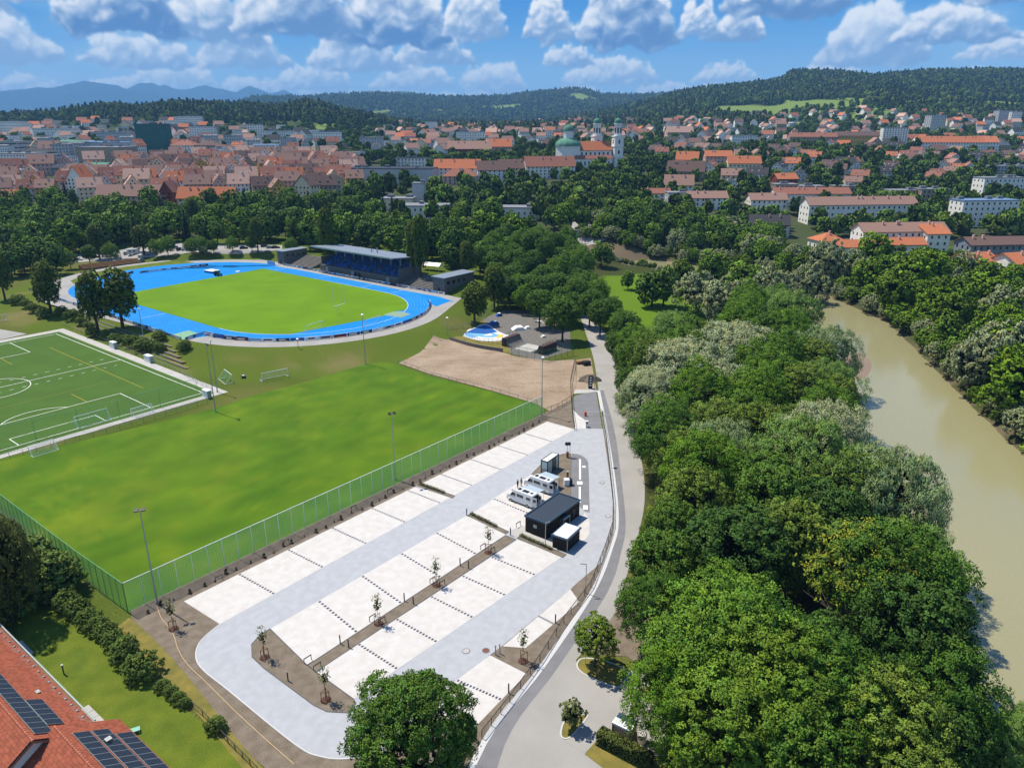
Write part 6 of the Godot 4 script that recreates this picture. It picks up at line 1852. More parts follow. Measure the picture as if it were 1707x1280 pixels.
func goal(at: Vector2, turn: float, label: String, wide := 7.32, high := 2.44, net_mat: Material = null, ground := 0.0, netting := true):
	var o := thing("football_goal", v3(at, ground), turn)
	tag(o, label, "football goal")
	var m: Material = mats.white_metal
	for s in [-1, 1]:
		var b := Builder.new()
		b.tube(Vector3(s * wide / 2, 0, 0), Vector3(s * wide / 2, high, 0), 0.07, 0.07)
		piece("goal_post", b.mesh(), m, o)
		b = Builder.new()
		b.tube(Vector3(s * wide / 2, 0.06, 0), Vector3(s * wide / 2, 0.06, -1.9), 0.045, 0.045)
		b.tube(Vector3(s * wide / 2, high, 0), Vector3(s * wide / 2, 0.06, -1.9), 0.03, 0.03)
		piece("side_frame", b.mesh(), m, o)
	var c := Builder.new()
	c.tube(Vector3(-wide / 2, high, 0), Vector3(wide / 2, high, 0), 0.07, 0.07)
	piece("crossbar", c.mesh(), m, o)
	c = Builder.new()
	c.tube(Vector3(-wide / 2, 0.06, -1.9), Vector3(wide / 2, 0.06, -1.9), 0.05, 0.05)
	piece("ground_bar", c.mesh(), m, o)
	if netting:
		c = Builder.new()
		var n := int(wide / 0.3)
		for k in n + 1:
			var x := -wide / 2 + wide * k / n
			c.bar(Vector3(x, high, 0), Vector3(x, 0.06, -1.9), 0.02, 0.02)
		for k in 9:
			var t := k / 8.0
			c.bar(Vector3(-wide / 2, lerpf(high, 0.06, t), -1.9 * t), Vector3(wide / 2, lerpf(high, 0.06, t), -1.9 * t), 0.02, 0.02)
		piece("net", c.mesh(), net_mat if net_mat else mats.net_white, o).set_meta("kind", "stuff")

# a small flat-roofed building over the corners a (left), b (near), c (right) of its front and side
func hut(called: String, label: String, a: Vector2, b: Vector2, c: Vector2, high: float) -> Dictionary:
	var x := (b - a)
	var z := (b - c)
	var o := thing(called, v3((a + c) / 2.0), face(x.normalized()))
	tag(o, label, "building")
	var side := x.normalized()
	var deep := absf(Vector2(-side.y, side.x).dot(z))
	return {"node": o, "w": x.length(), "d": deep, "h": high}

func boards(b: Builder, w: float, d: float, h: float, step: float):
	for side in 4:
		var long := w if side % 2 == 0 else d
		var out := (d if side % 2 == 0 else w) / 2
		b.t = Transform3D(Basis(Vector3.UP, PI / 2 * side), Vector3.ZERO)
		var n := int(long / step)
		for k in n:
			var x := -long / 2 + long * k / n
			b.box(Vector3(x + 0.012, 0.05, out), Vector3(x + long / n - 0.012, h, out + 0.03 + 0.012 * (k % 2)), false)
	b.t = Transform3D()

func build_objects():
	var white: Material = mats.net_white
	# tall fences of the lawn pitch
	fence("tall_fence", pv([Vector2(-55.15, -89.12), Vector2(7.33, -165.93)]), 5.0, 2.55, "long tall green mesh fence between lawn pitch and camper site", mats.white_metal, mats.net_green, 0.2, 0.25, 0.024)
	fence("tall_fence", pv([Vector2(-55.15, -89.12), Vector2(-66.54, -97.59), Vector2(-81.65, -109.34), Vector2(-101.41, -124.82)]), 5.0, 2.0, "tall green mesh fence at the left end of the lawn pitch", mats.net_green, mats.net_green, 0.25, 0.3, 0.02)
	fence("low_fence", pv([Vector2(-33.46, -206.98), Vector2(-22.33, -194.87), Vector2(-5.29, -182.57), Vector2(6.23, -172.42)]), 1.3, 3.2, "low grey mesh fence between lawn pitch and sandy ground", mats.steel, mats.steel, 0.3, 0.5, 0.012)
	fence("pitch_fence", pv([Vector2(-113.31, -135.09), Vector2(-102.36, -145.01), Vector2(-90.12, -156.61), Vector2(-76.80, -174.12)]), 1.15, 2.6, "low grey fence along the artificial pitch goal side", mats.steel, mats.steel, 0.35, 0.5, 0.012)
	fence("ball_net", pv([Vector2(-117.39, -140.78), Vector2(-105.88, -150.78), Vector2(-93.25, -162.85), Vector2(-81.16, -178.93)]), 5.0, 9.0, "thin green ball stop net behind the near artificial-turf goal", mats.net_green, mats.net_green, 0.45, 0.45, 0.014)
	fence("pitch_fence", pv([Vector2(-79.33, -183.04), Vector2(-93.93, -198.05), Vector2(-107.64, -209.33), Vector2(-133.49, -231.40), Vector2(-157.58, -250.50)]), 1.0, 3.0, "low fence between the terrace steps and the artificial pitch", mats.steel, mats.steel, 0.45, 1.0, 0.012, true)
	fence("road_fence", pv([Vector2(21.78, -166.72), Vector2(21.04, -152.12), Vector2(19.71, -134.00), Vector2(18.70, -121.53), Vector2(17.48, -112.90), Vector2(15.52, -106.15), Vector2(11.94, -95.24), Vector2(7.29, -86.69), Vector2(3.64, -78.83), Vector2(-0.25, -71.63), Vector2(-3.45, -66.07)]), 1.25, 2.5, "dark mesh fence along the kerb between site and road", mats.dark_metal, mats.dark_metal, 0.22, 0.4, 0.012)
	fence("low_fence", pv([Vector2(14.38, -156.26), Vector2(14.64, -166.72), Vector2(15.30, -179.37), Vector2(15.85, -188.79), Vector2(18.50, -207.56)]), 1.4, 2.4, "dark mesh fence along the sandy ground by the site entrance", mats.dark_metal, mats.dark_metal, 0.25, 0.5, 0.012)
	fence("low_fence", pv([Vector2(7.94, -166.72), Vector2(11.33, -169.94), Vector2(15.04, -175.84)]), 1.4, 2.4, "short mesh fence at the corner of the sandy ground", mats.dark_metal, mats.dark_metal, 0.25, 0.5, 0.012)
	fence("skate_fence", pv([Vector2(-0.27, -214.17), Vector2(9.14, -208.15), Vector2(18.76, -215.41)]), 3.5, 2.6, "tall green mesh fence in front of the skate ramps", mats.green_metal, mats.green_metal, 0.25, 0.3, 0.018)
	fence("skate_fence", pv([Vector2(-21.92, -240.23), Vector2(-13.25, -248.87), Vector2(-7.22, -275.62)]), 2.0, 2.6, "grey mesh fence between stadium bank and skate park", mats.steel, mats.steel, 0.3, 0.5, 0.014)
	fence("skate_fence", pv([Vector2(-16.68, -237.22), Vector2(-10.33, -228.59), Vector2(-0.67, -226.52)]), 1.6, 1.5, "thin railing round the painted skate bowl", mats.steel, mats.steel, 0.5, 0.6, 0.014)
	fence("garden_fence", pv([Vector2(-38.45, -70.85), Vector2(-36.59, -69.42), Vector2(-32.14, -65.37), Vector2(-27.42, -61.28)]), 1.0, 1.6, "thin garden fence along the yellowed grass strip", mats.dark_metal, mats.dark_metal, 0.3, 0.5, 0.012)
	# masts
	mast(Vector2(-51.89, -91.23), 15.4, "tall floodlight mast at the near corner of the lawn pitch", 2, 0.3)
	mast(Vector2(-23.05, -131.34), 14.0, "floodlight mast at the middle of the tall green fence", 2, 0.5)
	mast(Vector2(7.18, -165.93), 14.5, "floodlight mast at the right end of the tall green fence", 1, 0.5)
	mast(Vector2(-43.06, -206.40), 14.8, "floodlight mast at the far edge of the lawn pitch", 1, 0.2)
	mast(Vector2(-72.48, -167.92), 17.0, "front floodlight mast by the artificial pitch corner", 2, 2.2)
	mast(Vector2(-77.40, -182.11), 14.0, "rear floodlight mast by the artificial pitch corner", 1, 2.2)
	mast(Vector2(-114.62, -221.17), 13.0, "floodlight mast among the bushes above the terrace steps", 1, 2.2)
	mast(Vector2(-158.91, -264.31), 11.0, "floodlight mast by the left bend of the stadium path", 1, 2.2)
	mast(Vector2(-65.07, -215.41), 5.0, "short lamp mast on the bank below the track", 1, 0.2)
	mast(Vector2(-21.35, -235.74), 6.5, "short lamp mast by the skate park bank", 1, 0.2)
	build_goals()
	build_skate_park()
	build_entrance()
	build_camp()
	build_saplings()
	build_tiled_house()
	build_road_things()
	build_cars()
	build_people()

func build_goals():
	var t := face((Vector2(-80.99, -181.65) - Vector2(-153.23, -239.47)).normalized())
	var v := (Vector2(-153.23, -239.47) - Vector2(-80.99, -181.65)).normalized()
	goal(Vector2(-99.14, -161.34), t - PI / 2, "white goal on the near side of the artificial pitch", 7.32, 2.44, mats.net_green)
	goal(Vector2(-101.07, -145.01), t - PI / 2, "small goal lying outside the artificial pitch fence at the left", 5.0, 2.0, mats.net_white)
	goal(Vector2(-89.95, -166.72), t - PI / 2, "small white goal beside the near turf goal", 5.0, 2.0, mats.net_white)
	goal(Vector2(-183.64, -254.68), t + PI / 2, "white goal at the far end of the artificial pitch", 7.32, 2.44, mats.net_green)
	goal(Vector2(-65.36, -192.81), face((Vector2(-62.47, -194.87) - Vector2(-68.20, -190.28)).normalized()), "white goal on the far side of the lawn pitch", 7.32, 2.44, mats.net_white)
	goal(Vector2(-77.91, -191.79), face((Vector2(-75.04, -188.79) - Vector2(-82.39, -198.05)).normalized()) + PI, "green-netted goal on the bank by the floodlight masts", 6.0, 2.44, mats.net_green)
	goal(Vector2(-65.1, -236.7), face((Vector2(-63.9, -239.8) - Vector2(-67.1, -234.4)).normalized()), "white goal frame on the stadium lawn by the near track", 7.3, 2.4, null, 2.27, false)
	goal(Vector2(-47.1, -243.8), face((Vector2(-44.9, -247.8) - Vector2(-49.6, -239.8)).normalized()), "white goal frame parked on the blue right bend", 7.3, 2.4, null, 2.25, false)
	# goal posts for gridiron football
	var g := thing("gridiron_goal", v3(Vector2(-62.1, -259.1), 2.27), face((Vector2(-63.2, -269.3) - Vector2(-66.4, -263.6)).normalized()))
	tag(g, "tall white fork-shaped goal posts on the stadium lawn", "goal posts")
	var b := Builder.new()
	b.tube(Vector3(0, 0, -1), Vector3(0, 2.4, -1), 0.12, 0.12)
	b.tube(Vector3(0, 2.4, -1), Vector3(0, 3.1, 0), 0.12, 0.12)
	piece("base_post", b.mesh(), mats.white_metal, g)
	b = Builder.new()
	b.tube(Vector3(-2.9, 3.1, 0), Vector3(2.9, 3.1, 0), 0.11, 0.11)
	piece("crossbar", b.mesh(), mats.white_metal, g)
	for s in [-1, 1]:
		b = Builder.new()
		b.tube(Vector3(s * 2.85, 3.1, 0), Vector3(s * 2.85, 10.5, 0), 0.08, 0.07)
		piece("upright", b.mesh(), mats.white_metal, g)
	# low rail on the near bend
	var r := thing("low_rail", v3(Vector2(-57.6, -229.3), 2.25), face((Vector2(-50.8, -233.0) - Vector2(-64.6, -227.2)).normalized()))
	tag(r, "long low white rail lying on the near bend of the track", "rail")
	for s in [-1, 1]:
		b = Builder.new()
		b.tube(Vector3(s * 8.2 - 7.9, 0.5, 0), Vector3(s * 8.2 + 7.9, 0.5, 0), 0.07, 0.07)
		piece("bar", b.mesh(), mats.white_metal, r)
		for x in [-7.5, 0.0, 7.5]:
			b = Builder.new()
			b.tube(Vector3(s * 8.2 + x, 0, 0), Vector3(s * 8.2 + x, 0.5, 0), 0.05, 0.05)
			piece("foot", b.mesh(), mats.white_metal, r)
	# landing mat, tractor, hurdles
	var m := thing("landing_mat", v3(Vector2(-138.6, -338.6), 2.25), face(RUN) + 0.1)
	tag(m, "white covered high jump landing mat on the blue track", "landing mat")
	b = Builder.new()
	b.box(Vector3(-3, 0, -2), Vector3(3, 0.8, 2))
	piece("pad", b.mesh(), mats.blue_paint, m)
	b = Builder.new()
	b.box(Vector3(-3.1, 0.8, -2.1), Vector3(3.1, 1.0, 2.1))
	piece("cover", b.mesh(), mats.white_metal, m)
	var tr := thing("mower_tractor", v3(Vector2(-132.6, -330.0), 2.27), face(RUN) + 0.3)
	tag(tr, "dark green mower tractor on the stadium lawn by the landing mat", "tractor")
	b = Builder.new()
	b.box(Vector3(0.2, 0.6, -0.55), Vector3(1.7, 1.3, 0.55))
	b.box(Vector3(-1.3, 0.5, -0.7), Vector3(0.2, 1.0, 0.7))
	piece("body", b.mesh(), mats.green_metal, tr)
	b = Builder.new()
	b.box(Vector3(-1.2, 1.0, -0.68), Vector3(0.15, 2.1, 0.68))
	piece("cab", b.mesh(), mats.glass_dark, tr)
	b = Builder.new()
	b.box(Vector3(-1.35, 2.1, -0.8), Vector3(0.3, 2.25, 0.8))
	piece("cab_roof", b.mesh(), mats.green_metal, tr)
	for q in [[-0.8, 0.65], [1.2, 0.4]]:
		for s in [-1, 1]:
			b = Builder.new()
			b.tube(Vector3(q[0], q[1], s * 0.6), Vector3(q[0], q[1], s * 0.95), q[1], q[1], 12)
			piece("wheel", b.mesh(), mats.rubber, tr)
	var f := thing("fork_lift_box", v3(Vector2(-127.2, -340.1), 2.26), 0.3)
	tag(f, "small white lid lying on the far blue track", "lid")
	b = Builder.new()
	b.tube(Vector3(0, 0, 0), Vector3(0, 0.25, 0), 1.1, 1.0, 10)
	piece("lid", b.mesh(), mats.white_metal, f)
	# start shed at the far corner
	var s := thing("banner_frame", v3(Vector2(-116.5, -355.7), 2.25), face(RUN))
	tag(s, "pale blue banner frame at the far corner of the track", "banner")
	b = Builder.new()
	b.box(Vector3(-3, 0.2, -0.05), Vector3(3, 2.2, 0.05))
	piece("banner", b.mesh(), mats["board pale blue"], s)
	for x in [-3.0, 3.0]:
		b = Builder.new()
		b.tube(Vector3(x, 0, -0.1), Vector3(x, 2.4, -0.1), 0.06, 0.06)
		piece("post", b.mesh(), mats.steel, s)
	# shelters of the artificial pitch
	for q in [[Vector2(-78.35, -178.48), 2.6, "glazed white shelter by the near corner of the artificial pitch"], [Vector2(-107.37, -208.74), 3.4, "white glazed players shelter along the terrace steps"], [Vector2(-125.19, -223.15), 3.0, "grey players shelter further up the terrace steps"]]:
		var d := thing("players_shelter", v3(q[0], 0.05), t + PI)
		tag(d, q[2], "shelter")
		b = Builder.new()
		b.box(Vector3(-q[1] / 2, 0, -0.9), Vector3(q[1] / 2, 2.0, -0.85))
		piece("back_panel", b.mesh(), mats.white_metal, d)
		b = Builder.new()
		b.box(Vector3(-q[1] / 2, 2.003, -0.95), Vector3(q[1] / 2, 2.06, 0.4))
		piece("roof_panel", b.mesh(), mats.white_metal, d)
		for e in [-1, 1]:
			b = Builder.new()
			b.box(Vector3(e * q[1] / 2 - 0.03, 0, -0.85), Vector3(e * q[1] / 2 + 0.03, 2.0, 0.2))
			piece("side_panel", b.mesh(), mats.galvanised, d)
		b = Builder.new()
		b.box(Vector3(-q[1] / 2 + 0.1, 0.4, -0.8), Vector3(q[1] / 2 - 0.1, 0.48, -0.4))
		piece("bench", b.mesh(), mats.wood, d)
	# mower bag on the bank
	var bag := thing("hand_mower", v3(Vector2(-74.49, -193.84), 0.0), 0.4)
	tag(bag, "small dark push mower on the grass between two goals", "mower")
	b = Builder.new()
	b.box(Vector3(-0.5, 0.15, -0.4), Vector3(0.5, 0.55, 0.4))
	piece("deck", b.mesh(), mats.dark_metal, bag)
	b = Builder.new()
	b.box(Vector3(-0.35, 0.553, -0.25), Vector3(0.2, 0.85, 0.25))
	piece("engine", b.mesh(), mats.white_metal, bag)
	for q in [-0.4, 0.4]:
		for e in [-1, 1]:
			b = Builder.new()
			b.tube(Vector3(q, 0.2, e * 0.4), Vector3(q, 0.2, e * 0.52), 0.2, 0.2, 10)
			piece("wheel", b.mesh(), mats.rubber, bag)
	b = Builder.new()
	b.bar(Vector3(-0.5, 0.5, 0), Vector3(-1.2, 1.0, 0), 0.06, 0.06)
	piece("handle", b.mesh(), mats.dark_metal, bag)

func build_skate_park():
	sheet("skate_ground", pv([Vector2(-10.35, -260.73), Vector2(-3.52, -272.71), Vector2(11.77, -274.64), Vector2(20.45, -252.99), Vector2(18.36, -219.86), Vector2(8.34, -210.52), Vector2(-0.28, -216.67), Vector2(-2.26, -232.83), Vector2(-8.39, -240.23)]), 0.06, mats.grey_concrete, "grey concrete skate park ground")
	sheet("dry_lawn", pv([Vector2(-20.96, -235.74), Vector2(-12.91, -250.50), Vector2(-10.35, -260.73), Vector2(-8.39, -240.23), Vector2(-0.69, -232.83), Vector2(0.28, -216.67), Vector2(-4.37, -219.22), Vector2(-12.20, -227.21)]), 0.055, mats.dry_grass, "dry grass round the painted skate bowl")
	# bowl: painted floor sunk inside a pale rim
	var rim := curve(pv([Vector2(-17.03, -239.47), Vector2(-11.86, -250.50), Vector2(-8.77, -252.16), Vector2(-4.38, -242.53), Vector2(-0.70, -236.48), Vector2(-3.42, -231.40), Vector2(-8.08, -230.69), Vector2(-12.86, -232.83)]), true, 6)
	var mid := Vector2.ZERO
	for p in rim: mid += p / rim.size()
	var bowl := thing("skate_bowl", v3(mid))
	tag(bowl, "blue and white painted skate bowl with pale rim", "skate bowl")
	var tones := {"bowl_rim": Color(0.74, 0.74, 0.74), "bowl_blue": Color(0.03, 0.30, 0.56), "bowl_sky": Color(0.40, 0.62, 0.78), "bowl_white": Color(0.78, 0.78, 0.76), "bowl_yellow": Color(0.76, 0.66, 0.22)}
	for k in tones: plain(k, tones[k], 0.6)
	var bs := {}
	for k in tones: bs[k] = Builder.new()
	var n := rim.size()
	for i in n:
		var p := rim[i] - mid
		var q := rim[(i + 1) % n] - mid
		var rings := [[1.0, 0.10], [0.87, 0.11], [0.72, 0.09], [0.5, 0.08], [0.25, 0.075], [0.0, 0.072]]
		for r in 5:
			var a: Array = rings[r]
			var c: Array = rings[r + 1]
			var key := "bowl_rim"
			if r > 0:
				var w := p.angle()
				key = "bowl_blue" if w < -0.9 and w > -3.0 else "bowl_sky" if absf(w) > 2.2 or r == 3 else "bowl_white"
				if w > 0.1 and w < 0.9 and r == 2: key = "bowl_yellow"
			var b: Builder = bs[key]
			b.quad(v3(q * a[0], a[1]), v3(p * a[0], a[1]), v3(p * c[0], c[1]), v3(q * c[0], c[1]))
	var names_of := {"bowl_rim": "rim", "bowl_blue": "blue_wall", "bowl_sky": "pale_blue_floor", "bowl_white": "white_floor", "bowl_yellow": "yellow_patch"}
	for k in bs:
		if bs[k].v.size(): piece(names_of[k], bs[k].mesh(), mats[k], bowl)
	# retaining wall
	var w := Builder.new()
	var wp := curve(pv([Vector2(-20.27, -232.11), Vector2(-15.04, -226.52), Vector2(-10.08, -222.48), Vector2(-2.87, -218.58)]), false, 4)
	for i in wp.size() - 1: w.bar(v3(wp[i], 0.5), v3(wp[i + 1], 0.5), 0.3, 1.4)
	tag(piece("retaining_wall", w.mesh(), mats.grey_concrete), "grey curved retaining wall below the skate bowl", "wall")
	# half pipe
	plain("ramp_brown", Color(0.27, 0.20, 0.20), 0.8)
	var hp := thing("half_pipe", v3(Vector2(5.39, -223.15)), face((Vector2(11.99, -219.22) - Vector2(1.63, -227.21)).normalized()))
	tag(hp, "dark brown half pipe ramp behind the tall green mesh fence", "skate ramp")
	var span := Vector2(11.99, -219.22).distance_to(Vector2(1.63, -227.21))
	for s in [-1, 1]:
		var b := Builder.new()
		var prev := Vector3(s * (span / 2 - 3.4), 0.1, 0)
		for k in range(1, 9):
			var a := k / 8.0 * 1.35
			var nx := Vector3(s * (span / 2 - 3.4 + 3.2 * sin(a)), 0.1 + 3.2 * (1 - cos(a)), 0)
			var l := Vector3(0, 0, 3.6)
			b.quad(prev + l, nx + l, nx - l, prev - l)
			b.quad(Vector3(nx.x, 0, 3.6), nx + l, prev + l, Vector3(prev.x, 0, 3.6))
			prev = nx
		piece("curved_ramp", b.mesh(), mats.grey_concrete, hp)
		b = Builder.new()
		b.box(Vector3(minf(s * span / 2, s * (span / 2 + 1.5)), 0, -3.7), Vector3(maxf(s * span / 2, s * (span / 2 + 1.5)), 2.7, 3.7))
		piece("deck", b.mesh(), mats.ramp_brown, hp)
		b = Builder.new()
		for k in 5:
			b.tube(Vector3(s * (span / 2 + 1.3), 2.7, -3.5 + k * 1.75), Vector3(s * (span / 2 + 1.3), 3.8, -3.5 + k * 1.75), 0.04, 0.04)
		b.bar(Vector3(s * (span / 2 + 1.3), 3.8, -3.5), Vector3(s * (span / 2 + 1.3), 3.8, 3.5), 0.06, 0.06)
		piece("railing", b.mesh(), mats.ramp_brown, hp).set_meta("kind", "stuff")
	var fl := Builder.new()
	fl.box(Vector3(-span / 2 + 3.4, 0.06, -3.6), Vector3(span / 2 - 3.4, 0.1, 3.6))
	piece("flat_bottom", fl.mesh(), mats.concrete, hp)
	# small obstacles
	for q in [[Vector2(2.37, -245.66), 5.0, 3.2, 1.0, "white funbox ramp in the middle of the skate park", "white_metal", 0.2], [Vector2(5.48, -246.46), 2.4, 1.4, 0.8, "small white ledge right of the funbox", "white_metal", 0.2], [Vector2(-4.74, -264.31), 2.6, 1.2, 1.1, "blue sided white kicker at the top of the skate park", "blue_paint", 0.5], [Vector2(-6.23, -252.16), 3.4, 2.0, 1.2, "bright blue wedge above the skate bowl", "blue_paint", 0.7], [Vector2(9.70, -254.68), 4.0, 1.2, 0.6, "pale ledge beside the trees in the skate park", "concrete", -0.6], [Vector2(10.43, -235.74), 1.8, 1.5, 0.5, "small pale kicker near the half pipe", "concrete", 0.3]]:
		var o := thing("skate_ramp", v3(q[0], 0.06), q[6])
		tag(o, q[4], "skate ramp")
		var b := Builder.new()
		var x: float = q[1] / 2
		var z: float = q[2] / 2
		var h: float = q[3]
		b.quad(Vector3(-x, 0, z), Vector3(x, 0, z), Vector3(x * 0.4, h, z), Vector3(-x * 0.4, h, z))
		b.quad(Vector3(x, 0, -z), Vector3(-x, 0, -z), Vector3(-x * 0.4, h, -z), Vector3(x * 0.4, h, -z))
		b.quad(Vector3(x, 0, z), Vector3(x, 0, -z), Vector3(x * 0.4, h, -z), Vector3(x * 0.4, h, z))
		b.quad(Vector3(-x, 0, -z), Vector3(-x, 0, z), Vector3(-x * 0.4, h, z), Vector3(-x * 0.4, h, -z))
		piece("sides", b.mesh(), mats[q[5]], o)
		b = Builder.new()
		b.box(Vector3(-x * 0.4, h, -z), Vector3(x * 0.4, h + 0.04, z))
		piece("top", b.mesh(), mats.white_metal, o)

func build_entrance():
	# barrier
	var o := thing("barrier_gate", v3(Vector2(17.70, -165.15), 0.08), face((Vector2(21.79, -165.54) - Vector2(17.70, -165.15)).normalized()))
	tag(o, "orange post barrier with raised lane arm at the site entrance", "barrier")
	var b := Builder.new()
	b.box(Vector3(-0.25, 0, -0.2), Vector3(0.25, 1.1, 0.2))
	piece("housing", b.mesh(), mats.orange_paint, o)
	b = Builder.new()
	b.bar(Vector3(0.2, 1.0, 0), Vector3(4.2, 1.05, 0), 0.08, 0.10)
	piece("arm", b.mesh(), mats.white_metal, o)
	b = Builder.new()
	b.box(Vector3(4.2, 0, -0.1), Vector3(4.35, 1.1, 0.1))
	piece("rest_post", b.mesh(), mats.dark_metal, o)
	var tk := thing("ticket_column", v3(Vector2(17.34, -158.40), 0.08), 0.1)
	tag(tk, "white ticket column on the kerb before the barrier", "ticket machine")
	b = Builder.new()
	b.box(Vector3(-0.3, 0, -0.3), Vector3(0.3, 1.5, 0.3))
	piece("column", b.mesh(), mats.white_metal, tk)
	b = Builder.new()
	b.box(Vector3(-0.2, 0.9, 0.303), Vector3(0.2, 1.3, 0.33))
	piece("screen", b.mesh(), mats.glass_dark, tk)
	# information column with white signs
	plain("navy", Color(0.06, 0.09, 0.20), 0.5)
	var s := thing("sign_pylon", v3(Vector2(20.83, -184.92), 0.07), 0.12)
	tag(s, "navy information pylon with four white pictograms beside the road", "sign")
	b = Builder.new()
	b.box(Vector3(-0.55, 0, -0.12), Vector3(0.55, 3.6, 0.12))
	piece("panel", b.mesh(), mats.navy, s)
	b = Builder.new()
	b.box(Vector3(-1.0, -0.1, -0.4), Vector3(1.0, 0.08, 0.4))
	piece("base", b.mesh(), mats.concrete, s)
	for k in 4:
		b = Builder.new()
		var y := 3.1 - k * 0.72
		b.box(Vector3(-0.28, y - 0.22, 0.123), Vector3(0.28, y + 0.06, 0.14))
		b.box(Vector3(-0.12, y + 0.06, 0.123), Vector3(0.20, y + 0.2, 0.14))
		piece("pictogram", b.mesh(), mats.white_line, s)
	var pole := thing("lamp_post", v3(Vector2(21.85, -183.98), 0.06), 0.0)
	tag(pole, "slim grey lamp post right of the navy sign pylon", "lamp post")
	lamp_parts(pole, 4.5)
	pole = thing("lamp_post", v3(Vector2(10.99, -93.87), 0.06), PI)
	tag(pole, "slim grey street lamp on the soil strip by the lower drive", "lamp post")
	lamp_parts(pole, 5.0)
	pole = thing("lamp_post", v3(Vector2(5.53, -106.70), 0.09), 0.6)
	tag(pole, "slim lamp post at the near corner of the black hut", "lamp post")
	lamp_parts(pole, 4.4)
	# spoil heap, pallets
	var h := Builder.new()
	var m := Vector2(21.35, -191.79)
	var r := RandomNumberGenerator.new()
	r.seed = 9
	for i in 5:
		for k in 14:
			var ring := func(j: int, q: int) -> Vector3:
				var t := j / 5.0
				var w := TAU * (q % 14) / 14.0
				var e := 1.0 + 0.22 * sin(q % 14 * 2.3) + 0.1 * sin(q % 14 * 5.1 + j)
				return Vector3(m.x + cos(w) * (1 - t) * 3.4 * e, 0.04 + 1.7 * sin(t * PI / 2) * (0.9 + 0.1 * e), m.y + sin(w) * (1 - t) * 2.6 * e)
			h.quad(ring.call(i, k + 1), ring.call(i, k), ring.call(i + 1, k), ring.call(i + 1, k + 1))
	tag(piece("soil_heap", h.mesh(), mats.soil), "brown heap of excavated soil behind the navy pylon", "soil heap")
	var st := thing("timber_stack", v3(Vector2(20.57, -206.98), 0.06), 0.4)
	tag(st, "stack of boards and a dark crate beside the upper road", "timber stack")
	for k in 5:
		b = Builder.new()
		b.box(Vector3(-1.8, 0.1 + k * 0.16, -0.7 + k * 0.05), Vector3(1.8, 0.22 + k * 0.16, 0.7))
		piece("board", b.mesh(), mats.wood, st)
	b = Builder.new()
	b.box(Vector3(-0.6, 0, 1.2), Vector3(1.6, 1.2, 2.6))
	piece("crate", b.mesh(), mats.dark_metal, st)

func lamp_parts(o: Node3D, h: float):
	var b := Builder.new()
	b.tube(Vector3(0, -0.2, 0), Vector3(0, h, 0), 0.07, 0.05, 8)
	piece("pole", b.mesh(), mats.galvanised, o)
	b = Builder.new()
	b.bar(Vector3(-0.05, h, 0), Vector3(0.9, h + 0.05, 0), 0.14, 0.07)
	piece("lamp_head", b.mesh(), mats.steel, o)

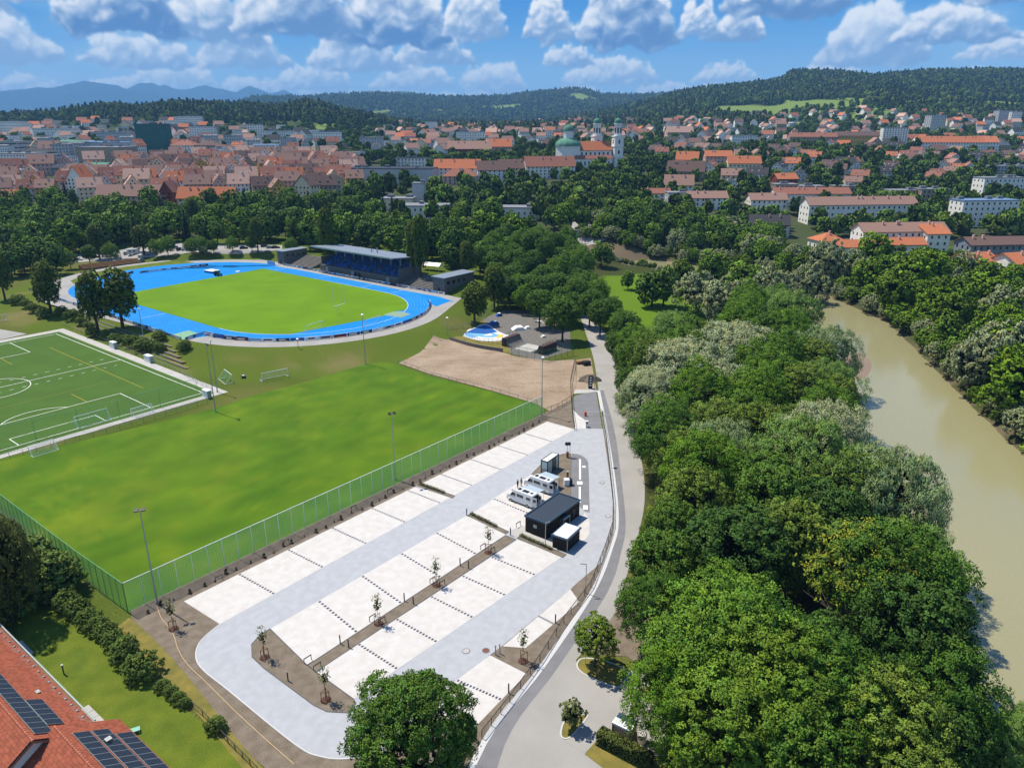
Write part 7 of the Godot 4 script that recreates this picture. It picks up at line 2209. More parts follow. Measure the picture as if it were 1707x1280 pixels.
func build_camp():
	# black timber hut
	var d := hut("service_hut", "black timber-clad service hut with flat dark roof beside the camper vans", Vector2(2.22, -111.69), Vector2(5.73, -109.05), Vector2(12.10, -117.08), 3.1)
	var o: Node3D = d.node
	var w: float = d.w
	var l: float = d.d
	plain("black_timber", Color(0.085, 0.07, 0.065), 0.75)
	plain("roof_membrane", Color(0.16, 0.20, 0.25), 0.6)
	plain("roof_edge", Color(0.22, 0.30, 0.37), 0.4, 0.3)
	var b := Builder.new()
	b.box(Vector3(-w / 2, -0.2, -l / 2), Vector3(w / 2, 3.0, l / 2))
	piece("wall", b.mesh(), mats.dark_metal, o)
	b = Builder.new()
	boards(b, w, l, 3.0, 0.24)
	piece("cladding_boards", b.mesh(), mats.black_timber, o).set_meta("kind", "stuff")
	b = Builder.new()
	b.box(Vector3(-w / 2 - 0.1, 3.0, -l / 2 - 0.1), Vector3(w / 2 + 0.1, 3.12, l / 2 + 0.1))
	var rf := piece("roof", b.mesh(), mats.roof_membrane, o)
	for e in [[-w / 2 - 0.18, -l / 2 - 0.18, w / 2 + 0.18, -l / 2 + 0.06], [-w / 2 - 0.18, l / 2 - 0.06, w / 2 + 0.18, l / 2 + 0.18], [-w / 2 - 0.18, -l / 2 + 0.06, -w / 2 + 0.06, l / 2 - 0.06], [w / 2 - 0.06, -l / 2 + 0.06, w / 2 + 0.18, l / 2 - 0.06]]:
		b = Builder.new()
		b.box(Vector3(e[0], 2.95, e[1]), Vector3(e[2], 3.28, e[3]))
		piece("roof_edge", b.mesh(), mats.roof_edge, rf)
	b = Builder.new()
	b.box(Vector3(-0.5, 1.5, l / 2 + 0.05), Vector3(0.2, 2.1, l / 2 + 0.10))
	piece("window", b.mesh(), mats.galvanised, o)
	b = Builder.new()
	b.box(Vector3(w / 2 + 0.05, 2.2, -0.9), Vector3(w / 2 + 0.9, 2.32, 1.2))
	piece("door_canopy", b.mesh(), mats.roof_edge, o)
	for z in [-0.5, 0.9, -l * 0.32]:
		b = Builder.new()
		b.box(Vector3(w / 2 + 0.05, 0.05, z - 0.5), Vector3(w / 2 + 0.09, 2.1, z + 0.45))
		piece("door", b.mesh(), mats.anthracite, o)
	for z in [-0.8, 1.15]:
		b = Builder.new()
		b.tube(Vector3(w / 2 + 0.8, 0, z), Vector3(w / 2 + 0.8, 2.2, z), 0.05, 0.05)
		piece("canopy_post", b.mesh(), mats.galvanised, o)
	b = Builder.new()
	b.tube(Vector3(w / 2 + 0.1, 0, -l / 2 + 0.1), Vector3(w / 2 + 0.1, 3.2, -l / 2 + 0.1), 0.06, 0.06)
	piece("downpipe", b.mesh(), mats.galvanised, o)
	# small shed
	d = hut("bin_shed", "small black timber shed with pale ribbed roof below the hut", Vector2(6.52, -106.70), Vector2(8.76, -105.24), Vector2(11.57, -108.58), 2.4)
	o = d.node
	w = d.w
	l = d.d
	b = Builder.new()
	b.box(Vector3(-w / 2, -0.2, -l / 2), Vector3(w / 2, 2.3, l / 2))
	piece("wall", b.mesh(), mats.dark_metal, o)
	b = Builder.new()
	boards(b, w, l, 2.3, 0.24)
	piece("cladding_boards", b.mesh(), mats.black_timber, o).set_meta("kind", "stuff")
	b = Builder.new()
	b.box(Vector3(-w / 2 - 0.25, 2.3, -l / 2 - 0.25), Vector3(w / 2 + 0.25, 2.5, l / 2 + 0.25))
	rf = piece("roof", b.mesh(), mats.roof_edge, o)
	var n := 14
	for k in n:
		b = Builder.new()
		var z0 := -l / 2 + l * k / n
		b.box(Vector3(-w / 2, 2.503, z0 + 0.02), Vector3(w / 2, 2.56, z0 + l / n - 0.02))
		piece("roof_rib", b.mesh(), mats.white_metal, rf)
	b = Builder.new()
	b.tube(Vector3(w / 2 + 0.12, 0, l / 2 + 0.1), Vector3(w / 2 + 0.12, 2.3, l / 2 + 0.1), 0.06, 0.06)
	piece("downpipe", b.mesh(), mats.galvanised, o)
	# glazed pavilion
	d = hut("glass_shelter", "glazed box shelter with white roof and dark frame behind the vans", Vector2(5.62, -134.27), Vector2(6.85, -133.46), Vector2(9.75, -136.75), 3.0)
	o = d.node
	w = d.w
	l = d.d
	b = Builder.new()
	b.box(Vector3(-w / 2 + 0.12, 2.85, -l / 2 + 0.12), Vector3(w / 2 - 0.12, 3.02, l / 2 - 0.12))
	piece("roof", b.mesh(), mats.white_metal, o)
	for x in [-1, 1]:
		for z in [-1, 1]:
			b = Builder.new()
			b.box(Vector3(x * w / 2 - 0.08, 0, z * l / 2 - 0.08), Vector3(x * w / 2 + 0.08, 2.9, z * l / 2 + 0.08))
			piece("corner_post", b.mesh(), mats.anthracite, o)
	for x in [-1, 1]:
		b = Builder.new()
		b.box(Vector3(x * w / 2 - 0.07, 2.9, -l / 2 - 0.07), Vector3(x * w / 2 + 0.07, 3.06, l / 2 + 0.07))
		piece("roof_beam", b.mesh(), mats.anthracite, o)
	for z in [-1, 1]:
		b = Builder.new()
		b.box(Vector3(-w / 2 + 0.07, 2.9, z * l / 2 - 0.07), Vector3(w / 2 - 0.07, 3.05, z * l / 2 + 0.07))
		piece("roof_beam", b.mesh(), mats.anthracite, o)
	plain("frosted", Color(0.72, 0.80, 0.80), 0.4)
	plain("tinted", Color(0.22, 0.32, 0.31), 0.25)
	for k in 5:
		b = Builder.new()
		var z0 := -l / 2 + 0.12 + k * (l - 0.24) / 5
		b.box(Vector3(w / 2 - 0.03, 0.1, z0 + 0.04), Vector3(w / 2 + 0.01, 2.8, z0 + (l - 0.24) / 5 - 0.04))
		piece("pane", b.mesh(), mats.tinted if k in [1, 2] else mats.frosted, o)
	for q in [[0.1, 1.2, "concrete"], [1.25, 2.8, "frosted"]]:
		b = Builder.new()
		b.box(Vector3(-w / 2 + 0.1, q[0], l / 2 - 0.03), Vector3(w / 2 - 0.1, q[1], l / 2 + 0.01))
		piece("end_panel", b.mesh(), mats[q[2]], o)
	b = Builder.new()
	b.box(Vector3(-w / 2 - 0.02, 0.1, -l / 2 + 0.1), Vector3(-w / 2 + 0.02, 2.8, l / 2 - 0.1))
	piece("rear_panel", b.mesh(), mats.frosted, o)
	# camper vans
	var to := (Vector2(-0.62, -122.69) - Vector2(3.76, -119.05)).normalized()
	make_van(Vector2(1.95, -121.88), face(to), "white camper van with awning, nearer the black hut", 0.0)
	make_van(Vector2(5.25, -127.38), face(to), "white camper van with awning, farther from the black hut", 1.0)
	# service posts and boxes by the lane
	var box := thing("service_column", v3(Vector2(10.91, -129.02), 0.09), 0.1)
	tag(box, "white water station with dark blue front beside the asphalt lane", "service station")
	b = Builder.new()
	b.box(Vector3(-0.8, 0, -0.5), Vector3(0.2, 1.3, 0.5))
	piece("cabinet", b.mesh(), mats.white_metal, box)
	b = Builder.new()
	b.box(Vector3(0.203, 0, -0.4), Vector3(0.8, 1.2, 0.4))
	piece("basin", b.mesh(), mats.navy, box)
	box = thing("power_column", v3(Vector2(11.02, -132.13), 0.09), 0.1)
	tag(box, "brown service column above the white water station", "power column")
	b = Builder.new()
	b.box(Vector3(-0.2, 0, -0.2), Vector3(0.2, 1.3, 0.2))
	piece("column", b.mesh(), mats.wood, box)
	b = Builder.new()
	b.box(Vector3(-0.25, 1.303, -0.25), Vector3(0.25, 1.4, 0.25))
	piece("cap", b.mesh(), mats.galvanised, box)
	box = thing("camera_mast", v3(Vector2(11.69, -141.67), 0.09), 0.1)
	tag(box, "twin pole mast with two dark round heads at the lane end", "mast")
	b = Builder.new()
	b.box(Vector3(-0.25, 0, -0.2), Vector3(0.25, 1.3, 0.2))
	piece("cabinet", b.mesh(), mats.wood, box)
	for x in [0.0, 0.55]:
		b = Builder.new()
		b.tube(Vector3(x, 0, -0.25), Vector3(x, 3.0, -0.25), 0.05, 0.05)
		piece("pole", b.mesh(), mats.galvanised, box)
		b = Builder.new()
		b.tube(Vector3(x - 0.2, 3.0, -0.05), Vector3(x - 0.2, 3.0, -0.45), 0.35, 0.35, 12)
		piece("head", b.mesh(), mats.dark_metal, box)
	# posts and hoops along the stalls
	var i := 0
	for p in [Vector2(-23.18, -82.37), Vector2(-21.90, -81.64), Vector2(-15.83, -91.81), Vector2(-14.41, -91.09), Vector2(-8.24, -101.04), Vector2(-6.87, -100.37), Vector2(-0.26, -110.31), Vector2(-8.12, -117.08), Vector2(-28.20, -75.31), Vector2(6.11, -86.82), Vector2(-0.41, -73.23), Vector2(-1.63, -80.45), Vector2(-2.18, -80.22)]:
		var q := thing("power_post", v3(p, 0.1), 0.6)
		var where: String = ["left end of the median, upper side", "left end of the median, lower side", "middle of the median, upper side", "middle of the median, lower side", "right end of the median, upper side", "right end of the median, lower side", "footpath by the black hut", "left tip of the hedge bed by the hut", "soil island inside the drive bend", "small wedge stalls by the road", "two stalls beside the road", "grey pair by the manholes, right one", "grey pair by the manholes, left one"][i]
		tag(q, "slim dark power post at the " + where, "power post", "power posts along the stalls")
		b = Builder.new()
		b.box(Vector3(-0.065, -0.1, -0.065), Vector3(0.065, 1.35, 0.065))
		piece("post", b.mesh(), mats.anthracite if i < 11 else mats.galvanised, q)
		b = Builder.new()
		b.box(Vector3(-0.08, 1.35, -0.08), Vector3(0.08, 1.42, 0.08))
		piece("cap", b.mesh(), mats.steel, q)
		i += 1
	i = 0
	for p in [Vector2(-26.63, -78.83), Vector2(-25.04, -77.48), Vector2(-19.73, -87.49), Vector2(-18.26, -86.82), Vector2(-12.17, -96.64), Vector2(-10.62, -95.70), Vector2(-4.81, -106.15), Vector2(-3.20, -105.06), Vector2(1.10, -113.31), Vector2(-37.71, -107.44), Vector2(-45.06, -97.11), Vector2(-28.79, -119.27), Vector2(-23.25, -125.79)]:
		var q := thing("stall_number_frame", v3(p, 0.1), face((Vector2(0.96, -108.96) - Vector2(-25.09, -77.04)).normalized()))
		var where: String = ["left tip of the upper inner row", "left tip of the lower inner row", "left sapling, upper side", "left sapling, lower side", "middle sapling, upper side", "middle sapling, lower side", "right sapling, upper side", "right sapling, lower side", "black hut's left wall", "fence row left of the middle", "fence row's left end", "fence row's middle", "fence row right of the middle"][i]
		tag(q, "low dark metal hoop frame at the " + where, "hoop frame", "hoop frames along the stalls")
		for x in [-0.55, 0.55]:
			b = Builder.new()
			b.box(Vector3(x - 0.035, 0, -0.035), Vector3(x + 0.035, 0.7, 0.035))
			piece("leg", b.mesh(), mats.anthracite, q)
		b = Builder.new()
		b.box(Vector3(-0.6, 0.7, -0.05), Vector3(0.6, 0.8, 0.05))
		piece("top_bar", b.mesh(), mats.anthracite, q)
		i += 1
	# manhole covers
	for q in [[Vector2(-6.11, -80.92), "concrete", "pale concrete manhole cover on the lower drive"], [Vector2(-3.48, -81.04), "rust", "rust brown manhole cover on the lower drive"], [Vector2(17.68, -130.04), "concrete", "pale manhole cover on the right drive, upper one"], [Vector2(17.24, -116.87), "concrete", "pale manhole cover on the right drive, lower one"], [Vector2(21.07, -136.47), "anthracite", "dark manhole cover in the fresh asphalt strip"]]:
		if not mats.has("rust"): plain("rust", Color(0.42, 0.26, 0.20), 0.8)
		b = Builder.new()
		b.tube(v3(q[0], 0.03), v3(q[0], 0.095), 0.55, 0.55, 20)
		var mh := thing("manhole_cover", v3(q[0], 0.0))
		tag(mh, q[2], "manhole cover")
		b = Builder.new()
		b.tube(Vector3(0, 0.03, 0), Vector3(0, 0.095, 0), 0.55, 0.55, 20)
		piece("ring", b.mesh(), mats.steel, mh)
		b = Builder.new()
		b.tube(Vector3(0, 0.03, 0), Vector3(0, 0.105, 0), 0.42, 0.42, 20)
		piece("lid", b.mesh(), mats[q[1]], mh)
	# hedge rows in the narrow beds: one mass of small leaves each
	for q in [[Vector2(-17.95, -129.27), Vector2(-10.90, -124.10), "low green hedge row across the long fence row"], [Vector2(-7.39, -117.52), Vector2(-0.88, -111.29), "low green hedge row left of the black hut"], [Vector2(1.48, -110.12), Vector2(8.53, -103.99), "low green hedge row below the black hut"]]:
		var lv := Leaves.new()
		lv.r.seed = 5
		for k in 900:
			var p: Vector2 = q[0].lerp(q[1], lv.r.randf() * 0.72)
			var c := lv.r.randf_range(0.7, 1.3)
			lv.leaf(v3(p, 0.1) + Vector3(lv.r.randf_range(-0.3, 0.3), lv.r.randf_range(0.0, 0.5), lv.r.randf_range(-0.3, 0.3)), lv.dir(), lv.dir(), 0.10, 0.06, Vector3.UP, Color(0.085 * c, 0.10 * c, 0.03))
		tag(piece("low_hedge", lv.mesh(), mats["leaf bush"]), q[2], "hedge", "", "stuff")
	# young hedge plants along the tall fence
	var proto: Node3D = null
	for k in 46:
		var p: Vector2 = Vector2(-53.38, -88.85).lerp(Vector2(6.61, -162.09), (k + 0.5) / 46.0)
		var at := p + Vector2(0.5, 0.6)
		if proto == null:
			proto = thing("hedge_plant", v3(at, 0.05))
			var cr: ArrayMesh = crown(61, 0.22, 0.1, 0.8, 5, 5, 7, 0.07, Color(0.055, 0.075, 0.02))
			piece("foliage", cr, mats["leaf bush"], proto)
			b = Builder.new()
			for j in 5: b.tri(Vector3(0.45 * cos(TAU * (j + 1) / 5), 0.0, 0.45 * sin(TAU * (j + 1) / 5)), Vector3(0.45 * cos(TAU * j / 5), 0.0, 0.45 * sin(TAU * j / 5)), Vector3(0, 0.14, 0))
			plain("mulch", Color(0.30, 0.21, 0.17), 0.95)
			piece("mulch", b.mesh(), mats.mulch, proto)
		var s := proto if k == 0 else copy(proto, v3(at + Vector2(sin(k * 5.1), cos(k * 3.7)) * 0.35, 0.05), k * 1.3)
		s.scale = Vector3.ONE * (0.8 + 0.35 * sin(k * 2.3))
		tag(s, "young hedge plant in dark mulch, %s from the left along the tall fence" % ordinal(k + 1), "hedge plant", "young plants along the tall fence")
	# garden hose
	var hose := curve(pv([Vector2(-51.78, -90.80), Vector2(-49.92, -88.03), Vector2(-47.40, -85.38), Vector2(-46.00, -83.48), Vector2(-44.70, -81.40), Vector2(-42.16, -78.38), Vector2(-38.23, -74.89), Vector2(-33.77, -70.85), Vector2(-29.26, -66.95), Vector2(-23.86, -62.47)]), false, 8)
	b = Builder.new()
	for k in hose.size() - 1: b.tube(v3(hose[k], 0.09), v3(hose[k + 1], 0.09), 0.04, 0.04, 6, false)
	plain("hose_yellow", Color(0.74, 0.64, 0.46), 0.6)
	tag(piece("water_hose", b.mesh(), mats.hose_yellow), "long yellow hose snaking along the soil edge from the mast", "hose")

func make_van(at: Vector2, turn: float, label: String, kind: float):
	var o := thing("camper_van", v3(at, 0.09), turn)
	tag(o, label, "camper van", "camper vans on the stalls")
	# side outline: x forward, y up
	var side := [Vector2(-3.0, 0.45), Vector2(2.55, 0.40), Vector2(2.98, 0.55), Vector2(2.98, 1.05), Vector2(2.75, 1.30), Vector2(2.10, 1.48), Vector2(1.45, 2.38), Vector2(1.1, 2.58), Vector2(-2.85, 2.62), Vector2(-3.0, 2.45)]
	var b := Builder.new()
	var half := func(p: Vector2) -> float: return 1.02 - maxf(0.0, p.y - 1.2) * 0.10 - (0.12 if p.x > 2.6 else 0.0)
	var mid := Vector2(0, 1.5)
	for i in side.size():
		var p: Vector2 = side[i]
		var q: Vector2 = side[(i + 1) % side.size()]
		var hp: float = half.call(p)
		var hq: float = half.call(q)
		b.quad(Vector3(q.x, q.y, hq), Vector3(p.x, p.y, hp), Vector3(p.x, p.y, -hp), Vector3(q.x, q.y, -hq))
		b.tri(Vector3(mid.x, mid.y, 1.0), Vector3(p.x, p.y, hp), Vector3(q.x, q.y, hq))
		b.tri(Vector3(mid.x, mid.y, -1.0), Vector3(q.x, q.y, -hq), Vector3(p.x, p.y, -hp))
	plain("awning_cloth", Color(0.60, 0.66, 0.70), 0.6)
	plain("van_white", Color(0.78, 0.79, 0.80), 0.3, 0.0, 0.5)
	piece("body", b.mesh(), mats.van_white, o)
	b = Builder.new()
	b.quad(Vector3(2.12, 1.53, 0.9), Vector3(2.12, 1.53, -0.9), Vector3(1.51, 2.33, -0.82), Vector3(1.51, 2.33, 0.82))
	b.t = Transform3D(Basis(), Vector3(0.02, 0.02, 0))
	b.quad(Vector3(2.12, 1.53, 0.9), Vector3(2.12, 1.53, -0.9), Vector3(1.51, 2.33, -0.82), Vector3(1.51, 2.33, 0.82))
	piece("windscreen", b.mesh(), mats.glass_dark, o)
	for s in [-1, 1]:
		for q in [[0.95, 1.75, 1.45, 2.05, "cab_window"], [-0.9, 0.6, 1.55, 2.05, "side_window"], [-2.5, -1.6, 1.6, 2.05, "side_window"]]:
			b = Builder.new()
			b.box(Vector3(q[0], q[2], s * 0.96 - 0.05), Vector3(q[1], q[3], s * 0.96 + 0.05))
			piece(q[4], b.mesh(), mats.glass_dark, o)
		for x in [1.95, -1.9]:
			b = Builder.new()
			b.tube(Vector3(x, 0.35, s * 0.78), Vector3(x, 0.35, s * 1.04), 0.35, 0.35, 14)
			var tyre := piece("wheel", b.mesh(), mats.rubber, o)
			b = Builder.new()
			b.tube(Vector3(x, 0.35, s * 1.03), Vector3(x, 0.35, s * 1.05), 0.2, 0.2, 10)
			piece("rim", b.mesh(), mats.galvanised, tyre)
		b = Builder.new()
		b.box(Vector3(2.72, 0.85, s * 0.62 - 0.18), Vector3(3.0, 1.12, s * 0.62 + 0.18))
		piece("headlight", b.mesh(), mats.galvanised, o)
		b = Builder.new()
		b.box(Vector3(1.7, 1.5, s * 1.15 - 0.1), Vector3(1.85, 1.85, s * 1.15 + 0.1))
		piece("mirror", b.mesh(), mats.dark_metal, o)
	b = Builder.new()
	b.box(Vector3(2.70, 0.32, -0.9), Vector3(3.06, 0.72, 0.9))
	piece("bumper", b.mesh(), mats.dark_metal, o)
	b = Builder.new()
	b.box(Vector3(-3.03, 0.6, -0.85), Vector3(-2.96, 2.4, 0.85))
	piece("dark_interior_panel", b.mesh(), mats.dark_metal, o)  # dark panel on the closed body paints in the shaded interior
	for s in [-1, 1]:      # rear doors stand open
		b = Builder.new()
		b.t = Transform3D(Basis(Vector3.UP, s * 1.3), Vector3(-3.0, 0, s * 0.95))
		b.box(Vector3(-0.03, 0.55, minf(0, -s * 0.9)), Vector3(0.03, 2.4, maxf(0, -s * 0.9)))
		var dr := piece("rear_door", b.mesh(), mats.van_white, o)
		b = Builder.new()
		b.t = Transform3D(Basis(Vector3.UP, s * 1.3), Vector3(-3.0, 0, s * 0.95))
		b.box(Vector3(-0.045, 1.5, minf(-s * 0.15, -s * 0.75)), Vector3(0.045, 2.1, maxf(-s * 0.15, -s * 0.75)))
		piece("door_window", b.mesh(), mats.glass_dark, dr)
	for q in [[0.35, 0.9, -0.35, 0.35], [-1.5, -0.2, -0.45, 0.3], [-2.4, -1.95, -0.25, 0.25]]:
		b = Builder.new()
		b.box(Vector3(q[0], 2.6, q[2]), Vector3(q[1], 2.70, q[3]))
		piece("roof_hatch", b.mesh(), mats.anthracite, o)
	var out := -1.0 if (Basis(Vector3.UP, turn) * Vector3(0, 0, -1)).z < 0.0 else 1.0
	b = Builder.new()
	var zs := [out * 0.92, out * 3.2]
	b.quad(Vector3(-2.6, 2.42, zs[0]), Vector3(1.0, 2.42, zs[0]), Vector3(1.0, 2.15, zs[1]), Vector3(-2.6, 2.15, zs[1]))
	b.quad(Vector3(-2.6, 2.10, zs[1]), Vector3(1.0, 2.10, zs[1]), Vector3(1.0, 2.38, zs[0]), Vector3(-2.6, 2.38, zs[0]))
	b.bar(Vector3(-2.6, 2.12, zs[1]), Vector3(1.0, 2.12, zs[1]), 0.08, 0.1)
	piece("awning", b.mesh(), mats.awning_cloth, o)
	for x in [-2.5, 0.9]:
		b = Builder.new()
		b.tube(Vector3(x, -0.05, out * 3.15), Vector3(x, 2.1, out * 3.15), 0.03, 0.03)
		piece("awning_pole", b.mesh(), mats.galvanised, o)
	for k in 2:      # camping chairs and table under the awning
		var f := thing("camping_chair" if k == 0 else "camping_table", o.position + o.basis * Vector3(-1.2 + k * 1.3, 0, out * 2.0), turn + 0.5)
		tag(f, ["small dark camping chair under the awning of the %s van", "small folding table under the awning of the %s van"][k] % ["nearer", "farther"][int(kind)], ["chair", "table"][k])
		b = Builder.new()
		b.box(Vector3(-0.3, 0.42, -0.3), Vector3(0.3, 0.47, 0.3))
		piece("seat" if k == 0 else "table_top", b.mesh(), mats.anthracite if k == 0 else mats.wood, f)
		if k == 0:
			b = Builder.new()
			b.box(Vector3(-0.3, 0.47, -0.33), Vector3(0.3, 1.0, -0.28))
			piece("backrest", b.mesh(), mats.anthracite, f)
		for x in [-0.27, 0.27]:
			for z in [-0.27, 0.27]:
				b = Builder.new()
				b.tube(Vector3(x, 0, z), Vector3(x, 0.43, z), 0.02, 0.02)
				piece("leg", b.mesh(), mats.steel, f)

func build_saplings():
	var proto: Node3D = null
	var i := 0
	for p in [Vector2(-32.51, -79.63), Vector2(-22.66, -72.02), Vector2(-18.72, -86.56), Vector2(-11.44, -95.70), Vector2(-3.88, -104.88), Vector2(1.45, -78.94), Vector2(-47.04, -85.51)]:
		if proto == null:
			proto = thing("young_tree", v3(p, 0.1))
			piece("crown", crown(71, 0.75, 1.7, 5.2, 9, 6, 5, 0.085, Color(0.15, 0.175, 0.06), 0.0, 0.5, 0.4), mats["leaf bush"], proto)
			var b := Builder.new()
			b.tube(Vector3(0, -0.1, 0), Vector3(0.03, 4.9, 0), 0.045, 0.015, 6)
			for k in 8:
				var a := k * 2.4
				b.tube(Vector3(0, 1.9 + k * 0.33, 0), Vector3(cos(a) * (0.75 - k * 0.05), 2.4 + k * 0.34, sin(a) * (0.75 - k * 0.05)), 0.018, 0.008, 5, false)
			piece("trunk", b.mesh(), mats.bark, proto)
			for k in 3:
				b = Builder.new()
				var q := Vector3(cos(TAU * k / 3) * 0.55, 0, sin(TAU * k / 3) * 0.55)
				b.tube(q, q + Vector3(0, 1.5, 0), 0.05, 0.05, 6)
				piece("stake", b.mesh(), mats.wood, proto)
			b = Builder.new()
			for k in 3:
				var q := Vector3(cos(TAU * k / 3) * 0.55, 1.4, sin(TAU * k / 3) * 0.55)
				var e := Vector3(cos(TAU * (k + 1) / 3) * 0.55, 1.4, sin(TAU * (k + 1) / 3) * 0.55)
				b.bar(q, e, 0.04, 0.09)
			piece("brace", b.mesh(), mats.wood, proto)
			b = Builder.new()
			for k in 12: b.tri(Vector3(0.7 * cos(TAU * (k + 1) / 12), 0.0, 0.7 * sin(TAU * (k + 1) / 12)), Vector3(0.7 * cos(TAU * k / 12), 0.0, 0.7 * sin(TAU * k / 12)), Vector3(0, 0.24, 0))
			piece("mulch", b.mesh(), mats.mulch, proto)
		var s := proto if i == 0 else copy(proto, v3(p, 0.1), i * 1.7)
		tag(s, "staked young tree with sparse leaves " + ["at the left tip of the soil island", "at the lower tip of the soil island", "on the median, leftmost", "on the median, middle one", "on the median, nearest the black hut", "on the soil patch beside the road", "on bare soil below the corner floodlight mast"][i], "tree", "staked young trees of the camper site")
		i += 1

func build_tiled_house():
	var u := Vector2(0.79, 0.613).normalized()
	var o := thing("tiled_house", v3(Vector2(-66.6, -80.2)), face(u))     # x along the eave, -z outwards to the garden
	tag(o, "house with red tiled roofs and solar panels at the bottom left", "house")
	var b := Builder.new()
	b.box(Vector3(-12, -0.5, 0.6), Vector3(28.6, 4.4, 12.2))
	b.box(Vector3(28.6, -0.5, -1.2), Vector3(46, 4.4, 9.4))
	for q in [[28.6, 6.4, 5.8], [45.9, 4.12, 5.3]]:
		b.tri(Vector3(q[0], 4.4, q[1] + q[2]), Vector3(q[0], 4.4, q[1] - q[2]), Vector3(q[0], 8.3, q[1]))
	b.tri(Vector3(28.7, 4.4, -1.2), Vector3(28.7, 4.4, 9.4), Vector3(28.7, 7.8, 4.12))
	piece("wall", b.mesh(), tone("wall", "white"), o)
	var tile_mat := vertex_mat("roof_tile", 0.75, 0.3)
	var r := RandomNumberGenerator.new()
	r.seed = 14
	# each slope: from the ridge down to the eave, in courses of humped tiles
	for q in [["main_roof", -12.0, 29.2, 6.4, 8.5, 0.0, 4.5], ["main_roof_rear", -12.0, 29.2, 6.4, 8.5, 12.8, 4.5], ["wing_roof", 28.2, 46.0, 4.12, 8.0, -1.78, 4.5], ["wing_roof_rear", 28.2, 46.0, 4.12, 8.0, 10.0, 4.5]]:
		b = Builder.new()
		var top := Vector3(0, q[4], q[3])
		var low := Vector3(0, q[6], q[5])
		var down := (low - top)
		var len := down.length()
		down /= len
		var nor := down.cross(Vector3.RIGHT).normalized()
		if nor.y < 0: nor = -nor
		var rows := int(len / 0.36)
		var cols := int((q[2] - q[1]) / 0.32)
		for i in rows:
			var hue := r.randf_range(-0.05, 0.05)
			for k in cols:
				var c := Color(0.275, 0.078, 0.042) * (1.0 + hue + r.randf_range(-0.22, 0.18))
				if q[3] > 5.0 and i > rows - 4 and r.randf() < 0.5: c = c.lerp(Color(0.22, 0.17, 0.15), r.randf() * 0.6)
				b.col = c
				var x0: float = q[1] + k * 0.32
				var a := top + down * (i * 0.36) + Vector3(x0, 0, 0) + nor * 0.05
				var e := top + down * (i * 0.36 + 0.38) + Vector3(x0, 0, 0) + nor * 0.10
				var h := Vector3(0.16, 0, 0) + nor * 0.05
				var w := Vector3(0.32, 0, 0)
				if q[5] < q[3]:
					b.quad(a, a + h, e + h, e)
					b.quad(a + h, a + w, e + w, e + h)
				else:
					b.quad(e, e + h, a + h, a)
					b.quad(e + h, e + w, a + w, a + h)
		piece(q[0].replace("_rear", ""), b.mesh(), tile_mat, o).set_meta("kind", "stuff")
		b = Builder.new()
		b.col = Color(0.2, 0.12, 0.08)
		var dz := Vector3(0, -0.12, 0)
		var p0 := top + Vector3(q[1], 0, 0)
		var p1 := top + Vector3(q[2], 0, 0)
		var p2 := low + Vector3(q[2], 0, 0)
		var p3 := low + Vector3(q[1], 0, 0)
		b.quad(p0 + dz, p1 + dz, p2 + dz, p3 + dz)
		b.quad(p1, p2, p2 + dz * 2, p1 + dz * 2)
		b.quad(p3, p0, p0 + dz * 2, p3 + dz * 2)
		piece("roof_deck", b.mesh(), tile_mat, o)
		# solar panels
		var cols_of: Array = {"main_roof": [[1.95, 0.42, 7.8, 18], [3.5, 2.0, 20.9, 5]], "wing_roof": [[0.7, 2.2, 30.2, 9], [2.4, 3.9, 30.2, 9], [4.1, 5.6, 31.4, 8]]}.get(q[0], [])
		for z in cols_of:
			for k in z[3]:
				var lo2: float = minf(z[0], z[1])
				var hi2: float = maxf(z[0], z[1])
				var x0: float = z[2] + k * 1.13
				var s0 := top + down * lo2 * 1.18 + nor * 0.24
				var s1 := top + down * hi2 * 1.18 + nor * 0.24
				for inset in 2:
					var pb := Builder.new()
					var g := 0.0 if inset == 0 else 0.035
					var lift := nor * (0.0 if inset == 0 else 0.012)
					var dn := down * g
					var f := [s0 + Vector3(x0 + 0.01 + g, 0, 0) + dn + lift, s0 + Vector3(x0 + 1.12 - g, 0, 0) + dn + lift, s1 + Vector3(x0 + 1.12 - g, 0, 0) - dn + lift, s1 + Vector3(x0 + 0.01 + g, 0, 0) - dn + lift]
					pb.quad(f[3], f[2], f[1], f[0])
					pb.quad(f[0] - nor * 0.05, f[1] - nor * 0.05, f[2] - nor * 0.05, f[3] - nor * 0.05)
					for j in 4: pb.quad(f[j] - nor * 0.05, f[(j + 1) % 4] - nor * 0.05, f[(j + 1) % 4], f[j])
					if not mats.has("solar_cell"): plain("solar_cell", Color(0.10, 0.105, 0.15), 0.3, 0.0, 0.6)
					if inset == 0: last_frame = piece("solar_panel", pb.mesh(), mats.galvanised, o)
					else: piece("cells", pb.mesh(), mats.solar_cell, last_frame)
	# ridge tiles
	for q in [[-12.0, 29.2, 6.4, 8.56], [28.2, 46.0, 4.12, 8.06]]:
		var n := int((q[1] - q[0]) / 0.4)
		for k in n:
			b = Builder.new()
			b.col = Color(0.33, 0.11, 0.065) * r.randf_range(0.85, 1.15)
			var x: float = q[0] + k * 0.4
			b.tube(Vector3(x, q[3], q[2]), Vector3(x + 0.43, q[3] + 0.02, q[2]), 0.13, 0.15, 7)
			piece("ridge_tile", b.mesh(), tile_mat, o)
	# gutter, snow guards, roof windows
	b = Builder.new()
	b.tube(Vector3(-12, 4.42, -0.16), Vector3(26.2, 4.42, -0.16), 0.11, 0.11, 8)
	piece("gutter", b.mesh(), mats.galvanised, o)
